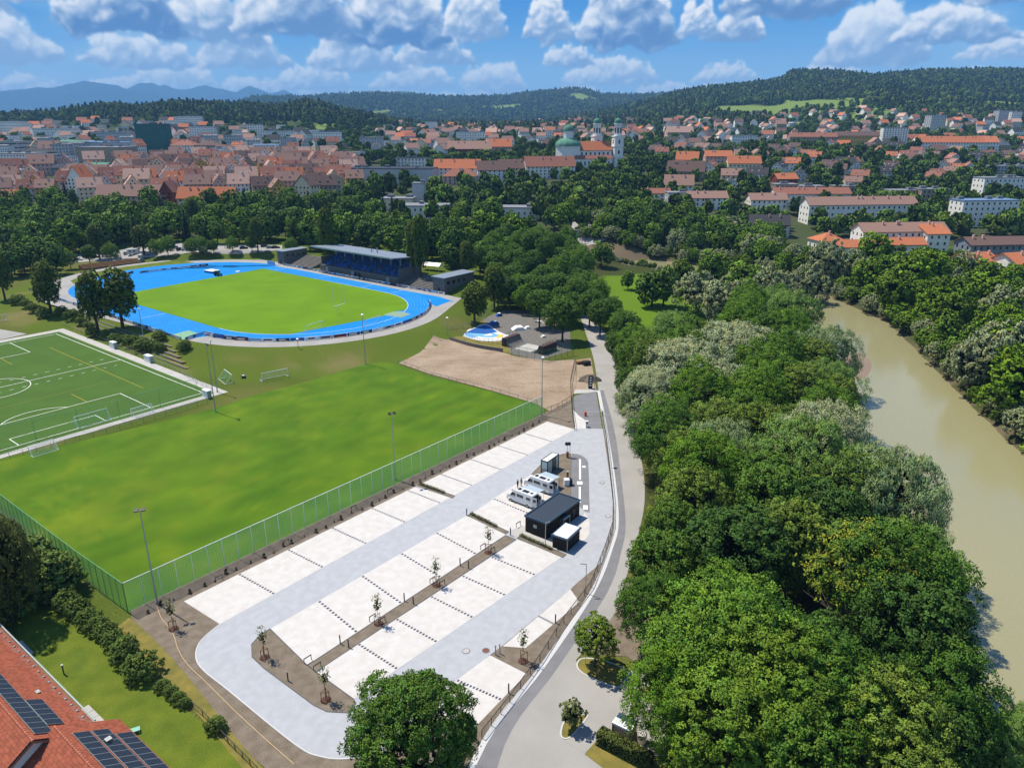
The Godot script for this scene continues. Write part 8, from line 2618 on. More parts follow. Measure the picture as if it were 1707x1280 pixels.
	for k in 24:
		b = Builder.new()
		var x := -8.0 + k * 1.45
		b.bar(Vector3(x, 5.05, 0.75), Vector3(x + 0.22, 5.15, 0.6), 0.2, 0.12)
		piece("snow_guard", b.mesh(), mats.galvanised, o)
	for q in [[19.0, 6.1, 2.6], [32.6, 6.5, 1.0]]:
		b = Builder.new()
		b.box(Vector3(q[0] - 0.3, q[1] - 0.1, q[2] - 0.3), Vector3(q[0] + 0.3, q[1] + 0.22, q[2] + 0.3))
		piece("roof_vent", b.mesh(), mats.steel, o)
	# terrace slabs and a chair in the garden, a stand pipe
	for q in [[Vector2(-65.39, -81.40), "pale stone paving slab strip beside the tiled house's upper eave"], [Vector2(-49.89, -69.60), "pale stone paving slab strip where the house wing begins"]]:
		b = Builder.new()
		for k in 3: b.box(Vector3(-2.0 + k * 1.35, 0.0, -0.55), Vector3(-0.7 + k * 1.35, 0.08, 0.55))
		var s := thing("paving_slabs", v3(q[0], 0.04), face(u))
		tag(s, q[1], "paving")
		for k in 3:
			b = Builder.new()
			b.box(Vector3(-2.0 + k * 1.35, 0.0, -0.55), Vector3(-0.7 + k * 1.35, 0.08, 0.55))
			piece("slab", b.mesh(), mats.concrete, s)
	var sp2 := thing("stand_pipe", v3(Vector2(-57.18, -76.60), 0.04), 0.2)
	tag(sp2, "green garden stand pipe on the lawn beside the tiled house", "stand pipe")
	b = Builder.new()
	b.tube(Vector3(0, 0, 0), Vector3(0, 1.35, 0), 0.09, 0.09, 8)
	piece("pipe", b.mesh(), mats.green_metal, sp2)
	b = Builder.new()
	b.box(Vector3(-0.12, 1.35, -0.12), Vector3(0.12, 1.45, 0.12))
	piece("cap", b.mesh(), mats.galvanised, sp2)
	var ch := thing("garden_chair", v3(Vector2(-43.49, -66.95), 0.04), 0.5)
	tag(ch, "pale green folding garden chair beside the house wing", "chair")
	plain("mint", Color(0.45, 0.66, 0.58), 0.6)
	b = Builder.new()
	b.box(Vector3(-0.6, 0.4, -0.35), Vector3(0.6, 0.46, 0.35))
	piece("seat", b.mesh(), mats.mint, ch)
	b = Builder.new()
	b.bar(Vector3(-0.6, 0.45, 0), Vector3(-0.9, 1.3, 0), 0.7, 0.06)
	piece("backrest", b.mesh(), mats.mint, ch)
	for x in [-0.5, 0.5]:
		for z in [-0.3, 0.3]:
			b = Builder.new()
			b.tube(Vector3(x, 0, z), Vector3(x, 0.42, z), 0.03, 0.03)
			piece("leg", b.mesh(), mats.white_metal, ch)

var last_frame: Node3D

func build_road_things():
	# clipped hedge
	var lv := Leaves.new()
	lv.r.seed = 31
	var a := Vector2(9.85, -65.72)
	var e := Vector2(15.10, -61.91)
	var d := (e - a).normalized()
	var n := Vector2(-d.y, d.x)
	for k in 9000:
		var t := lv.r.randf()
		var w := lv.r.randf_range(-0.7, 0.7)
		var y := lv.r.randf_range(0.05, 1.75)
		var f := lv.r.randi() % 3
		if f == 0: y = 1.75 + lv.r.randf_range(-0.12, 0.08)
		elif f == 1: w = 0.7 * (1.0 if lv.r.randf() < 0.5 else -1.0) + lv.r.randf_range(-0.08, 0.08)
		var p := a.lerp(e, t) + n * w
		var c := lv.r.randf_range(0.7, 1.3)
		lv.leaf(v3(p, y), (lv.dir() + Vector3.UP * 0.4).normalized(), lv.dir(), 0.12, 0.07, (Vector3.UP * (1.0 if f == 0 else 0.3) + v3(n * w)).normalized(), Color(0.075 * c, 0.095 * c, 0.02))
	tag(piece("clipped_hedge", lv.mesh(), mats["leaf bush"]), "clipped green hedge beside the recycling bins at the bottom", "hedge", "", "stuff")
	# recycling bins
	var o := thing("recycling_bin", v3(Vector2(12.95, -66.95), 0.08), face((Vector2(13.73, -66.59) - Vector2(12.15, -67.67)).normalized()))
	tag(o, "white recycling container with two grey flaps behind the clipped hedge", "recycling container")
	var b := Builder.new()
	b.box(Vector3(-1.1, 0, -0.8), Vector3(1.1, 1.35, 0.8))
	piece("bin_body", b.mesh(), tone("wall", "beige"), o)
	b = Builder.new()
	b.box(Vector3(-1.2, 1.353, -0.9), Vector3(1.2, 1.6, 0.95))
	piece("lid", b.mesh(), mats.white_metal, o)
	for s in [-1, 1]:
		b = Builder.new()
		b.t = Transform3D(Basis(Vector3.RIGHT, 0.25), Vector3(s * 0.55, 1.66, 0.45))
		b.crate(Vector3.ZERO, Vector3(0.85, 0.06, 0.6))
		piece("flap", b.mesh(), mats.steel, o)
		b = Builder.new()
		b.box(Vector3(s * 1.1 - 0.08, 0, 0.803), Vector3(s * 1.1 + 0.08, 1.3, 0.9))
		piece("corner_strip", b.mesh(), mats.navy, o)
	b = Builder.new()
	b.box(Vector3(-1.15, 1.603, -0.85), Vector3(1.15, 1.68, -0.05))
	piece("rear_flap", b.mesh(), mats.roof_edge, o)
	b = Builder.new()
	b.tube(v3(Vector2(14.79, -65.55), 0.08), v3(Vector2(14.79, -65.55), 1.3), 0.5, 0.55, 12)
	o = thing("litter_bin", v3(Vector2(14.74, -65.63), 0.08))
	tag(o, "cream round litter bin right of the recycling container", "litter bin")
	b = Builder.new()
	b.tube(Vector3.ZERO, Vector3(0, 1.1, 0), 0.5, 0.55, 12)
	piece("drum", b.mesh(), tone("wall", "cream"), o)
	b = Builder.new()
	b.tube(Vector3(0, 1.1, 0), Vector3(0, 1.2, 0), 0.58, 0.5, 12)
	piece("rim", b.mesh(), mats.concrete, o)
	var st := thing("sign_post", v3(Vector2(9.55, -78.49), 0.1), 0.0)
	tag(st, "thin grey sign post beside the small round tree", "sign")
	b = Builder.new()
	b.tube(Vector3.ZERO, Vector3(0, 2.4, 0), 0.03, 0.03, 6)
	piece("pole", b.mesh(), mats.galvanised, st)
	b = Builder.new()
	b.box(Vector3(-0.2, 2.0, -0.015), Vector3(0.2, 2.4, 0.05))
	piece("plate", b.mesh(), mats.galvanised, st)

func make_car(paint: Color, key: String) -> Node3D:
	var o := thing("parked_car", Vector3.ZERO)
	var side := [Vector2(-2.1, 0.3), Vector2(2.1, 0.3), Vector2(2.15, 0.65), Vector2(1.9, 0.82), Vector2(1.0, 0.92), Vector2(0.35, 1.42), Vector2(-1.3, 1.45), Vector2(-2.0, 0.98), Vector2(-2.15, 0.7)]
	var b := Builder.new()
	for i in side.size():
		var p: Vector2 = side[i]
		var q: Vector2 = side[(i + 1) % side.size()]
		var hp := 0.86 - maxf(0.0, p.y - 0.9) * 0.35
		var hq := 0.86 - maxf(0.0, q.y - 0.9) * 0.35
		b.quad(Vector3(q.x, q.y, hq), Vector3(p.x, p.y, hp), Vector3(p.x, p.y, -hp), Vector3(q.x, q.y, -hq))
		b.tri(Vector3(0, 0.7, 0.87), Vector3(p.x, p.y, hp), Vector3(q.x, q.y, hq))
		b.tri(Vector3(0, 0.7, -0.87), Vector3(q.x, q.y, -hq), Vector3(p.x, p.y, -hp))
	piece("body", b.mesh(), plain("car " + key, paint, 0.3, 0.0, 0.5), o)
	b = Builder.new()
	b.quad(Vector3(1.02, 0.95, 0.74), Vector3(1.02, 0.95, -0.74), Vector3(0.39, 1.43, -0.6), Vector3(0.39, 1.43, 0.6))
	b.quad(Vector3(-2.0, 1.02, -0.72), Vector3(-2.0, 1.02, 0.72), Vector3(-1.33, 1.47, 0.6), Vector3(-1.33, 1.47, -0.6))
	for s in [-1, 1]: b.box(Vector3(-1.4, 0.98, s * 0.8 - 0.03), Vector3(0.5, 1.34, s * 0.8 + 0.03))
	piece("windows", b.mesh(), mats.glass_dark, o)
	for x in [1.35, -1.35]:
		for s in [-1, 1]:
			b = Builder.new()
			b.tube(Vector3(x, 0.32, s * 0.66), Vector3(x, 0.32, s * 0.9), 0.32, 0.32, 10)
			piece("wheel", b.mesh(), mats.rubber, o)
	return o

func build_cars():
	var paints := [["white", Color(0.82, 0.82, 0.82)], ["silver", Color(0.58, 0.60, 0.62)], ["black", Color(0.04, 0.04, 0.05)], ["blue", Color(0.05, 0.16, 0.45)], ["dark blue", Color(0.04, 0.07, 0.16)], ["red", Color(0.42, 0.05, 0.06)]]
	var protos := []
	for p in paints: protos.append(make_car(p[1], p[0]))
	var used := {}
	var lots := [["the stair gate car park", 0.5, [[Vector2(-231.2, -378.3), 4], [Vector2(-227.8, -380.0), 2], [Vector2(-225.8, -383.6), 0], [Vector2(-226.5, -392.9), 1], [Vector2(-221.0, -391.0), 2], [Vector2(-204.9, -393.7), 1], [Vector2(-204.8, -404.1), 4], [Vector2(-193.5, -389.5), 0], [Vector2(-189.4, -386.8), 1]]],
		["the grass bank car park", 0.45, [[Vector2(-193.0, -398.0), 5], [Vector2(-185.9, -392.1), 0], [Vector2(-182.2, -392.5), 1], [Vector2(-179.3, -392.6), 3], [Vector2(-173.0, -385.9), 2], [Vector2(-169.7, -384.8), 0], [Vector2(-164.5, -381.9), 1], [Vector2(-158.6, -379.7), 0], [Vector2(-156.0, -384.2), 4], [Vector2(-139.9, -386.2), 2], [Vector2(-135.6, -390.2), 1], [Vector2(-130.9, -392.3), 4], [Vector2(-126.8, -388.2), 1], [Vector2(-123.9, -388.2), 2]]],
		["the riverside car park", 1.2, [[Vector2(46.7, -498.3), 3], [Vector2(47.2, -481.7), 0], [Vector2(43.0, -468.3), 2], [Vector2(43.9, -453.6), 5], [Vector2(39.8, -439.7), 0], [Vector2(44.9, -441.6), 1], [Vector2(48.1, -459.8), 1], [Vector2(30.7, -441.6), 0], [Vector2(52.1, -477.2), 2], [Vector2(39.7, -455.6), 4], [Vector2(50.9, -447.5), 0]]],
		["the car park left of the school row", 0.3, [[Vector2(96.4, -456.0), 0], [Vector2(91.7, -448.4), 2], [Vector2(100.3, -455.1), 1], [Vector2(105.6, -462.7), 0]]]]
	for l in lots:
		var i := 0
		for c in l[2]:
			var p: Vector2 = c[0]
			var at := v3(p, lie(p.x, p.y) + 0.02)
			var o: Node3D
			if used.has(c[1]): o = copy(protos[c[1]], at, l[1] + (0.1 if i % 2 == 0 else -0.1))
			else:
				o = protos[c[1]]
				o.position = at
				o.rotation.y = l[1]
				used[c[1]] = true
			i += 1
			tag(o, "%s car, %s from left in %s" % [paints[c[1]][0], ordinal(i), l[0]], "car", "cars in " + l[0])
	# the white motorhome among the cars
	var m := thing("motorhome", v3(Vector2(-200.4, -391.7), lie(Vector2(-200.4, -391.7).x, Vector2(-200.4, -391.7).y)), 0.5)
	tag(m, "white motorhome parked above the stair gate", "motorhome")
	var b := Builder.new()
	b.box(Vector3(-3.2, 0.5, -1.1), Vector3(2.2, 3.0, 1.1))
	b.box(Vector3(2.2, 0.5, -1.0), Vector3(3.4, 1.5, 1.0))
	b.box(Vector3(2.2, 2.1, -1.05), Vector3(3.0, 2.95, 1.05))
	piece("body", b.mesh(), mats.van_white, m)
	b = Builder.new()
	b.box(Vector3(2.2, 1.5, -0.95), Vector3(2.7, 2.1, 0.95))
	piece("windscreen", b.mesh(), mats.glass_dark, m)
	for x in [-1.8, 0.2]:
		b = Builder.new()
		b.box(Vector3(x - 0.6, 1.6, 1.05), Vector3(x + 0.6, 2.2, 1.13))
		piece("window", b.mesh(), mats.glass_dark, m)
	for x in [2.4, -1.9]:
		for s in [-1, 1]:
			b = Builder.new()
			b.tube(Vector3(x, 0.36, s * 0.85), Vector3(x, 0.36, s * 1.1), 0.36, 0.36, 10)
			piece("wheel", b.mesh(), mats.rubber, m)
	for q in [[pv([Vector2(-231.6, -369.6), Vector2(-248.3, -400.7), Vector2(-185.2, -407.1), Vector2(-155.9, -400.6), Vector2(-123.5, -398.5), Vector2(-118.2, -380.3), Vector2(-169.8, -378.1), Vector2(-199.3, -383.9), Vector2(-217.6, -380.0)]), "asphalt car park behind the stadium banks"], [pv([Vector2(33.3, -427.8), Vector2(44.4, -534.7), Vector2(64.1, -539.4), Vector2(54.0, -423.0)]), "pale asphalt riverside car park among the trees"], [pv([Vector2(85.0, -431.6), Vector2(94.8, -472.7), Vector2(113.4, -474.4), Vector2(110.7, -448.0)]), "asphalt car park left of the school row"]]:
		draped("car_park", q[0], 0.12, mats.old_road, q[1])

func drape(b: Builder, p: Vector2, q: Vector2, r: Vector2, deep: int, up: float, tint = null):     # lay a triangle on the land
	if deep == 0:
		if (q - p).cross(r - p) > 0.0:
			var s := q
			q = r
			r = s
		b.tri(v3(p, lie(p.x, p.y) + up), v3(q, lie(q.x, q.y) + up), v3(r, lie(r.x, r.y) + up))
		if tint:
			var k := b.c.size() - 3
			b.c[k] = tint.call(p)
			b.c[k + 1] = tint.call(r)
			b.c[k + 2] = tint.call(q)
		return
	var a := (p + q) / 2
	var c := (q + r) / 2
	var d := (r + p) / 2
	drape(b, p, a, d, deep - 1, up, tint)
	drape(b, a, q, c, deep - 1, up, tint)
	drape(b, d, c, r, deep - 1, up, tint)
	drape(b, a, c, d, deep - 1, up, tint)

# ---------------------------------------------------------------- people
# A body is the smooth union of tapered capsules between joints, meshed as surface nets. bones: [from, to, r0, r1, colour]
func body_mesh(bones: Array, cell: float) -> ArrayMesh:
	var lo := Vector3(9, 9, 9)
	var hi := -lo
	for b in bones:
		for k in 2:
			lo = lo.min(b[k] - Vector3.ONE * (b[2 + k] + cell * 2))
			hi = hi.max(b[k] + Vector3.ONE * (b[2 + k] + cell * 2))
	var n := Vector3i(((hi - lo) / cell).ceil()) + Vector3i.ONE
	var f := PackedFloat32Array()
	f.resize(n.x * n.y * n.z)
	var at := func(x: int, y: int, z: int) -> int: return (z * n.y + y) * n.x + x
	var dist := func(p: Vector3, b: Array) -> float:
		var ab: Vector3 = b[1] - b[0]
		var t := clampf((p - b[0]).dot(ab) / maxf(ab.length_squared(), 1e-6), 0.0, 1.0)
		return p.distance_to(b[0] + ab * t) - lerpf(b[2], b[3], t)
	for z in n.z:
		for y in n.y:
			for x in n.x:
				var p := lo + Vector3(x, y, z) * cell
				var d := 1.0
				for b in bones:
					var e: float = dist.call(p, b)
					var h := clampf(0.5 + 0.5 * (d - e) / 0.035, 0.0, 1.0)
					d = lerpf(d, e, h) - 0.035 * h * (1.0 - h)
				f[(z * n.y + y) * n.x + x] = d
	var id := {}
	var st := SurfaceTool.new()
	st.begin(Mesh.PRIMITIVE_TRIANGLES)
	st.set_smooth_group(0)
	var count := 0
	var corner := [Vector3i(0, 0, 0), Vector3i(1, 0, 0), Vector3i(0, 1, 0), Vector3i(1, 1, 0), Vector3i(0, 0, 1), Vector3i(1, 0, 1), Vector3i(0, 1, 1), Vector3i(1, 1, 1)]
	var edges := [[0, 1], [2, 3], [4, 5], [6, 7], [0, 2], [1, 3], [4, 6], [5, 7], [0, 4], [1, 5], [2, 6], [3, 7]]
	for z in n.z - 1:
		for y in n.y - 1:
			for x in n.x - 1:
				var sum := Vector3.ZERO
				var hits := 0
				for e in edges:
					var a: Vector3i = Vector3i(x, y, z) + corner[e[0]]
					var c: Vector3i = Vector3i(x, y, z) + corner[e[1]]
					var fa := f[at.call(a.x, a.y, a.z)]
					var fc := f[at.call(c.x, c.y, c.z)]
					if (fa < 0.0) != (fc < 0.0):
						sum += Vector3(a).lerp(Vector3(c), fa / (fa - fc))
						hits += 1
				if hits:
					var p := lo + sum / hits * cell
					var best := 1e9
					var tone := Color.WHITE
					for b in bones:
						var e: float = dist.call(p, b)
						if e < best:
							best = e
							tone = b[4]
					st.set_color(tone)
					st.add_vertex(p)
					id[Vector3i(x, y, z)] = count
					count += 1
	for z in range(1, n.z - 1):
		for y in range(1, n.y - 1):
			for x in range(1, n.x - 1):
				var fa := f[at.call(x, y, z)]
				for axis in 3:
					var s := Vector3i(1 if axis == 0 else 0, 1 if axis == 1 else 0, 1 if axis == 2 else 0)
					var fb := f[at.call(x + s.x, y + s.y, z + s.z)]
					if (fa < 0.0) == (fb < 0.0): continue
					var u := Vector3i(s.z, s.x, s.y)
					var w := Vector3i(s.y, s.z, s.x)
					var o := Vector3i(x, y, z)
					var q := [id.get(o, -1), id.get(o - u, -1), id.get(o - u - w, -1), id.get(o - w, -1)]
					if q.has(-1): continue
					var order := [0, 1, 2, 0, 2, 3] if fa >= 0.0 else [0, 2, 1, 0, 3, 2]
					for k in order: st.add_index(q[k])
	st.generate_normals()
	return st.commit()

func person(label: String, at: Vector3, turn: float, shirt: Color, legs: Color, hair: Color, raise: float):
	var o := thing("person", at, turn)
	tag(o, label, "person")
	var skin := Color(0.55, 0.33, 0.24)
	var bones := [
		[Vector3(0, 0.98, 0), Vector3(0, 1.42, 0), 0.155, 0.165, shirt], [Vector3(-0.13, 1.43, 0), Vector3(0.13, 1.43, 0), 0.09, 0.09, shirt], [Vector3(0, 0.95, 0), Vector3(0, 1.0, 0), 0.165, 0.16, legs],
		[Vector3(0, 1.45, 0), Vector3(0, 1.57, 0.01), 0.06, 0.055, skin], [Vector3(0, 1.62, 0.015), Vector3(0, 1.70, 0.0), 0.088, 0.098, skin], [Vector3(0, 1.70, -0.03), Vector3(0, 1.74, -0.01), 0.098, 0.09, hair], [Vector3(0, 1.635, 0.105), Vector3(0, 1.66, 0.10), 0.015, 0.012, skin]]
	for s in [-1, 1]:
		var hand := Vector3(s * 0.30, 0.84 + raise * (0.3 if s > 0 else 0.0), 0.06 + raise * (0.25 if s > 0 else 0.0))
		var elbow := Vector3(s * 0.27, 1.13, -0.03)
		bones.append([Vector3(s * 0.19, 1.41, 0), elbow, 0.058, 0.046, shirt])
		bones.append([elbow, hand, 0.042, 0.030, skin])
		bones.append([hand, hand + Vector3(0, -0.07, 0.01), 0.034, 0.03, skin])
		bones.append([Vector3(s * 0.09, 0.93, 0), Vector3(s * 0.11, 0.50, 0.02), 0.088, 0.062, legs])
		bones.append([Vector3(s * 0.11, 0.50, 0.02), Vector3(s * 0.12, 0.10, -0.01), 0.06, 0.042, legs])
		bones.append([Vector3(s * 0.12, 0.05, -0.04), Vector3(s * 0.13, 0.04, 0.15), 0.048, 0.04, Color(0.05, 0.05, 0.05)])
	if not mats.has("person"): vertex_mat("person", 0.8)
	piece("body", body_mesh(bones, 0.036), mats.person, o)
	var b := Builder.new()
	for s in [-1, 1]:
		var hand := Vector3(s * 0.30, 0.77 + raise * (0.3 if s > 0 else 0.0), 0.07 + raise * (0.25 if s > 0 else 0.0))
		for k in 4: b.tube(hand + Vector3(0, 0, -0.027 + k * 0.018), hand + Vector3(-s * 0.012, -0.065 - 0.008 * (k % 3), -0.027 + k * 0.018), 0.009, 0.007, 5)
		b.tube(hand + Vector3(0, 0.03, 0.035), hand + Vector3(-s * 0.01, -0.02, 0.065), 0.010, 0.008, 5)
	b.col = skin
	piece("fingers", b.mesh(), plain("skin", Color(0.76, 0.60, 0.52), 0.6), o).set_meta("kind", "stuff")

func build_people():
	person("person in dark clothes standing on the drive, left of the pair", v3(Vector2(1.10, -127.76), 0.07), 0.9, Color(0.03, 0.035, 0.05), Color(0.03, 0.04, 0.08), Color(0.03, 0.02, 0.015), 0.4)
	person("person in grey shirt and light trousers, right of the pair on the drive", v3(Vector2(1.80, -128.51), 0.07), -0.8, Color(0.22, 0.23, 0.26), Color(0.25, 0.20, 0.15), Color(0.05, 0.04, 0.03), 0.0)
	person("person in pale shirt standing alone on the green meadow", v3(Vector2(63.32, -278.59), 0.05), 0.5, Color(0.45, 0.45, 0.42), Color(0.05, 0.06, 0.10), Color(0.06, 0.04, 0.03), 0.0)
# ---------------------------------------------------------------- sky
const SKY_W := 4096
const DEG_PX := 4096.0 / 360.0
var puff := FastNoiseLite.new()
var wisp := FastNoiseLite.new()

func cloud_noise(seed_at: int):
	puff.seed = seed_at
	puff.noise_type = FastNoiseLite.TYPE_CELLULAR
	puff.cellular_return_type = FastNoiseLite.RETURN_DISTANCE
	puff.cellular_distance_function = FastNoiseLite.DISTANCE_EUCLIDEAN
	puff.fractal_type = FastNoiseLite.FRACTAL_FBM
	puff.fractal_octaves = 4
	puff.fractal_gain = 0.46
	puff.fractal_lacunarity = 2.1
	puff.frequency = 1.0
	wisp.seed = seed_at + 7
	wisp.noise_type = FastNoiseLite.TYPE_SIMPLEX_SMOOTH
	wisp.fractal_type = FastNoiseLite.FRACTAL_FBM
	wisp.fractal_octaves = 5
	wisp.frequency = 1.0

func air_color(e: float) -> Color:      # clear air at an elevation in degrees, sRGB
	var t := clampf(e / 60.0, 0.0, 1.0)
	var c := Color(0.72, 0.86, 0.96).lerp(Color(0.25, 0.56, 0.85), smoothstep(0.0, 9.0, e))
	return c.lerp(Color(0.17, 0.40, 0.74), smoothstep(8.0, 70.0, e) * (0.4 + 0.6 * t))

# one cumulus: az = middle (degrees right of -z), base = elevation of its flat base, half width and height in degrees
func paint_cloud(data: PackedByteArray, w: int, h: int, k: float, az: float, base: float, half: float, high: float, dark: float, r: float):
	var x0 := int((az - half * 1.25 + 180.0) * k)
	var x1 := int((az + half * 1.25 + 180.0) * k)
	var y0 := int((90.0 - base - high * 1.35) * k)
	var y1 := int((90.0 - base + high * 0.16) * k) + 1
	var s := 2.2 / maxf(0.9, minf(high, half))
	var sunx := -0.45
	var suny := 0.9
	var haze := clampf(1.0 - base / 5.5, 0.0, 0.75)
	var lit := Color(1.0, 1.0, 1.0).lerp(Color(0.86, 0.92, 0.97), haze)
	var shade := Color(0.66, 0.77, 0.89).lerp(Color(0.30, 0.47, 0.70), dark).lerp(Color(0.70, 0.82, 0.93), haze * 0.8)
	for y in range(maxi(y0, 0), mini(y1, h)):
		var e := 90.0 - (y + 0.5) / k
		var v := (e - base) / high
		for xx in range(x0, x1):
			var a := (xx + 0.5) / k - 180.0
			var u := (a - az) / half
			if absf(u) > 1.25:
				continue
			var wx := wisp.get_noise_2d(a * s * 0.5 + r, e * s * 0.5) * 0.5
			var bump := 0.62 - (puff.get_noise_2d(a * s + r + wx, e * s * 1.15 + wx) + 1.0)
			var lump := wisp.get_noise_2d(a * 0.8 / half + r * 3.0, r) * 0.55
			var top := (1.0 - pow(absf(u), 2.6)) * (0.92 + lump)
			var f := minf((top - v) * 1.1, (v + 0.05 + wx * 0.2 - 0.10 * pow(absf(u), 3.0)) * 4.5 * (1.0 - 0.5 * u * u)) + bump * 0.66
			if f <= 0.0:
				continue
			var cover := smoothstep(0.0, 0.22, f + 0.12 * wx)
			var bump2 := 0.62 - (puff.get_noise_2d((a + sunx * 0.30 / s) * s + r + wx, (e + suny * 0.30 / s) * s * 1.15 + wx) + 1.0)
			var rise := clampf(v / maxf(0.3, top + 0.15), 0.0, 1.0)
			var light := clampf(-0.12 + 1.25 * rise + (bump - bump2) * 0.85 + bump * 0.55 - u * 0.22 + wx * 0.5, 0.0, 1.0)
			light = lerpf(light, smoothstep(0.0, 1.0, light), 0.6)
			light = maxf(light, 0.72 * (1.0 - smoothstep(0.0, 0.5, f)) * smoothstep(0.05, 0.4, v))
			var c := shade.lerp(lit, light)
			var i := (y * w + posmod(xx, w)) * 3
			data[i] = int(lerpf(data[i], c.r * 255.0, cover))
			data[i + 1] = int(lerpf(data[i + 1], c.g * 255.0, cover))
			data[i + 2] = int(lerpf(data[i + 2], c.b * 255.0, cover))

func sky_rows(w: int, h: int, e0: float, e1: float, k: float) -> PackedByteArray:   # clear air and thin high veils
	var data := PackedByteArray()
	data.resize(w * h * 3)
	data.fill(200)
	for y in range(int((90.0 - e1) * k), mini(h, int((90.0 - e0) * k))):
		var e := 90.0 - (y + 0.5) / k
		var air := air_color(e)
		for x in w:
			var a := (x + 0.5) / k - 180.0
			var ar := deg_to_rad(a)
			var n := wisp.get_noise_3d(sin(ar) * 3.2, cos(ar) * 3.2, e * 0.17)
			var veil := smoothstep(-0.15, 0.5, n + 0.3 * sin(ar * 1.0 - 2.3)) * 0.42
			var c := air.lerp(Color(0.83, 0.89, 0.95), veil)
			var i := (y * w + x) * 3
			data[i] = int(c.r * 255.0)
			data[i + 1] = int(c.g * 255.0)
			data[i + 2] = int(c.b * 255.0)
	return data

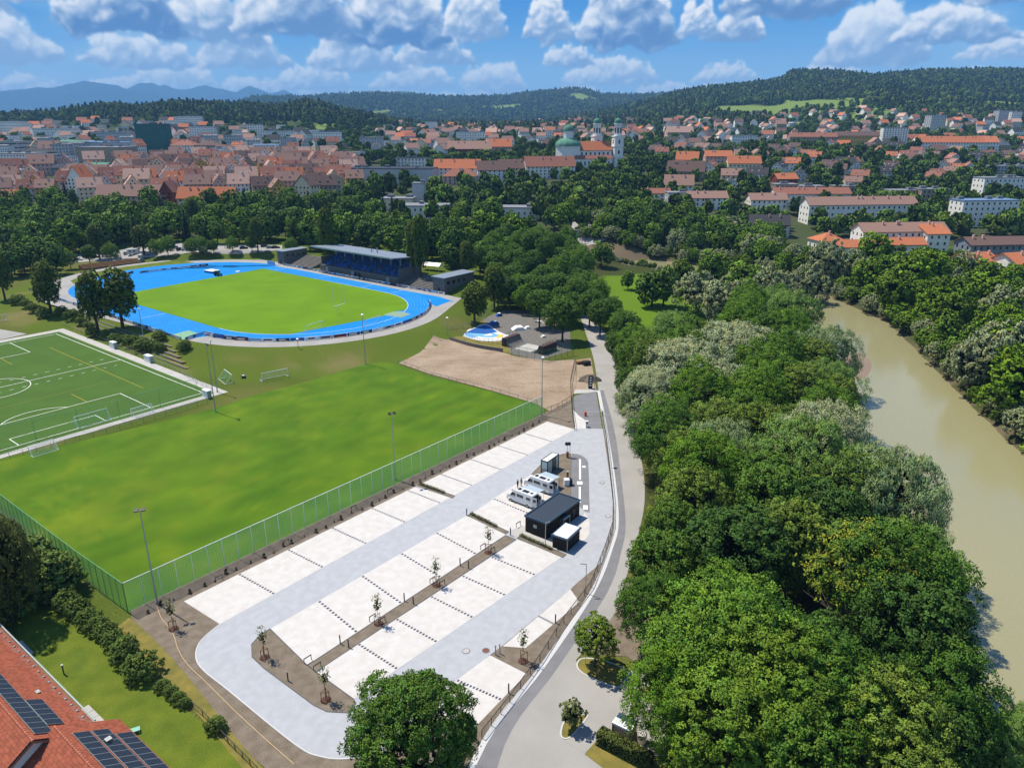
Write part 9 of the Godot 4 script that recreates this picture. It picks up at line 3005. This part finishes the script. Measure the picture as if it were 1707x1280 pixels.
func make_sky() -> Image:
	cloud_noise(11)
	var rng := RandomNumberGenerator.new()
	rng.seed = 5
	# the clouds: [azimuth, base elevation, half width, height, darkness of the base]; those of the far banks first
	var list := []
	for layer in [[1.0, 2.4, 1.2], [1.9, 2.6, 1.4]]:
		var a := -180.0
		while a < 180.0:
			var wide: float = layer[1] * rng.randf_range(0.5, 1.5)
			a += wide * rng.randf_range(1.0, 2.6)
			list.append([a, layer[0] + rng.randf_range(-0.35, 0.35), wide, layer[2] * rng.randf_range(0.5, 1.1), rng.randf_range(0.1, 0.4)])
	for layer in [[5.2, 4.5, 3.0], [8.4, 7.0, 4.6], [14.0, 11.0, 7.0], [24.0, 15.0, 9.0], [40.0, 20.0, 11.0]]:   # the sky outside the picture
		var a := 38.0
		while a < 322.0:
			var wide: float = layer[1] * rng.randf_range(0.5, 1.4)
			a += wide * rng.randf_range(1.2, 2.6)
			if a > 322.0 - wide:
				break
			list.append([a if a < 180.0 else a - 360.0, layer[0] + rng.randf_range(-0.5, 0.5), wide, layer[2] * rng.randf_range(0.6, 1.1), rng.randf_range(0.5, 1.0)])
	for layer in [[13.0, 9.0, 6.0], [24.0, 14.0, 9.0]]:
		for n in 4:
			list.append([-34.0 + n * 22.0 + rng.randf_range(-5.0, 5.0), layer[0] + rng.randf_range(0.0, 1.0), layer[1] * rng.randf_range(0.6, 1.1), layer[2], 0.8])
	for c in [
		[-23.0, 2.2, 3.4, 1.7, .2], [-14.0, 2.4, 3.0, 2.0, .25], [-7.0, 2.5, 3.2, 2.0, .25], [-1.5, 2.4, 2.6, 2.2, .2], [7.0, 2.8, 3.6, 1.9, .3], [22.0, 2.7, 2.8, 1.5, .2], [33.0, 3.9, 4.2, 1.5, .3], [15.0, 2.9, 2.4, 1.3, .2],
		[-33.0, 3.7, 4.2, 3.0, .4], [-25.0, 3.6, 3.6, 2.6, .4], [-18.5, 3.8, 3.4, 2.8, .45], [-11.0, 3.7, 3.6, 2.6, .45], [-5.5, 4.2, 3.0, 2.4, .5], [4.0, 4.0, 2.0, 1.6, .5],
		[24.0, 3.9, 3.6, 3.6, .5], [28.5, 4.9, 3.6, 2.3, .6], [15.2, 5.5, 2.3, 2.2, .55], [12.9, 5.8, 1.4, 2.8, .4], [8.0, 5.3, 3.7, 5.4, .9], [2.6, 5.7, 1.9, 3.6, .45],
		[-35.0, 6.3, 3.8, 3.6, .4], [-31.0, 7.2, 3.0, 3.4, .4], [-20.5, 5.3, 3.6, 4.2, .5], [-25.8, 5.6, 3.9, 6.4, 1.0], [-14.6, 5.9, 4.4, 4.6, .8], [-8.4, 5.3, 4.6, 5.4, 1.0], [-2.6, 5.9, 2.3, 4.6, .4],
		[18.4, 7.0, 4.4, 4.2, .85], [-16.0, 8.3, 5.2, 3.6, 1.0], [33.4, 7.1, 5.4, 3.6, .9], [29.0, 9.3, 4.2, 3.4, .8], [24.5, 8.6, 2.4, 2.0, .5]]:
		list.append(c)
	list.sort_custom(func(p, q): return p[1] < q[1])
	# fine rows near the horizon, coarser ones above
	var fine := Image.create_from_data(1024, 512, false, Image.FORMAT_RGB8, sky_rows(1024, 512, -1.0, 90.0, 1024.0 / 360.0))
	fine.resize(SKY_W, SKY_W / 2, Image.INTERPOLATE_CUBIC)
	var data := fine.get_data()
	for c in list:
		if c[1] <= 9.5:
			paint_cloud(data, SKY_W, 1024, DEG_PX, c[0], c[1], c[2], c[3], c[4], rng.randf() * 90.0)
	var whole := Image.create_from_data(SKY_W, SKY_W / 2, false, Image.FORMAT_RGB8, data)
	var small: Image = whole.duplicate()
	small.resize(1024, 512, Image.INTERPOLATE_BILINEAR)
	var high := small.get_data()
	for c in list:
		if c[1] > 9.5:
			paint_cloud(high, 1024, 256, 1024.0 / 360.0, c[0], c[1], c[2], c[3], c[4], rng.randf() * 90.0)
	small = Image.create_from_data(1024, 512, false, Image.FORMAT_RGB8, high)
	small.resize(SKY_W, SKY_W / 2, Image.INTERPOLATE_CUBIC)
	var cut := int((90.0 - 11.5) * DEG_PX)
	whole.blit_rect(small, Rect2i(0, 0, SKY_W, cut), Vector2i.ZERO)
	whole.fill_rect(Rect2i(0, SKY_W / 4 + 2, SKY_W, SKY_W / 4 - 2), Color(0.34, 0.38, 0.34))
	# the panorama starts at -z: move the half that looks away to the middle
	var turned := Image.create(SKY_W, SKY_W / 2, false, Image.FORMAT_RGB8)
	turned.blit_rect(whole, Rect2i(SKY_W / 2, 0, SKY_W / 2, SKY_W / 2), Vector2i.ZERO)
	turned.blit_rect(whole, Rect2i(0, 0, SKY_W / 2, SKY_W / 2), Vector2i(SKY_W / 2, 0))
	return turned
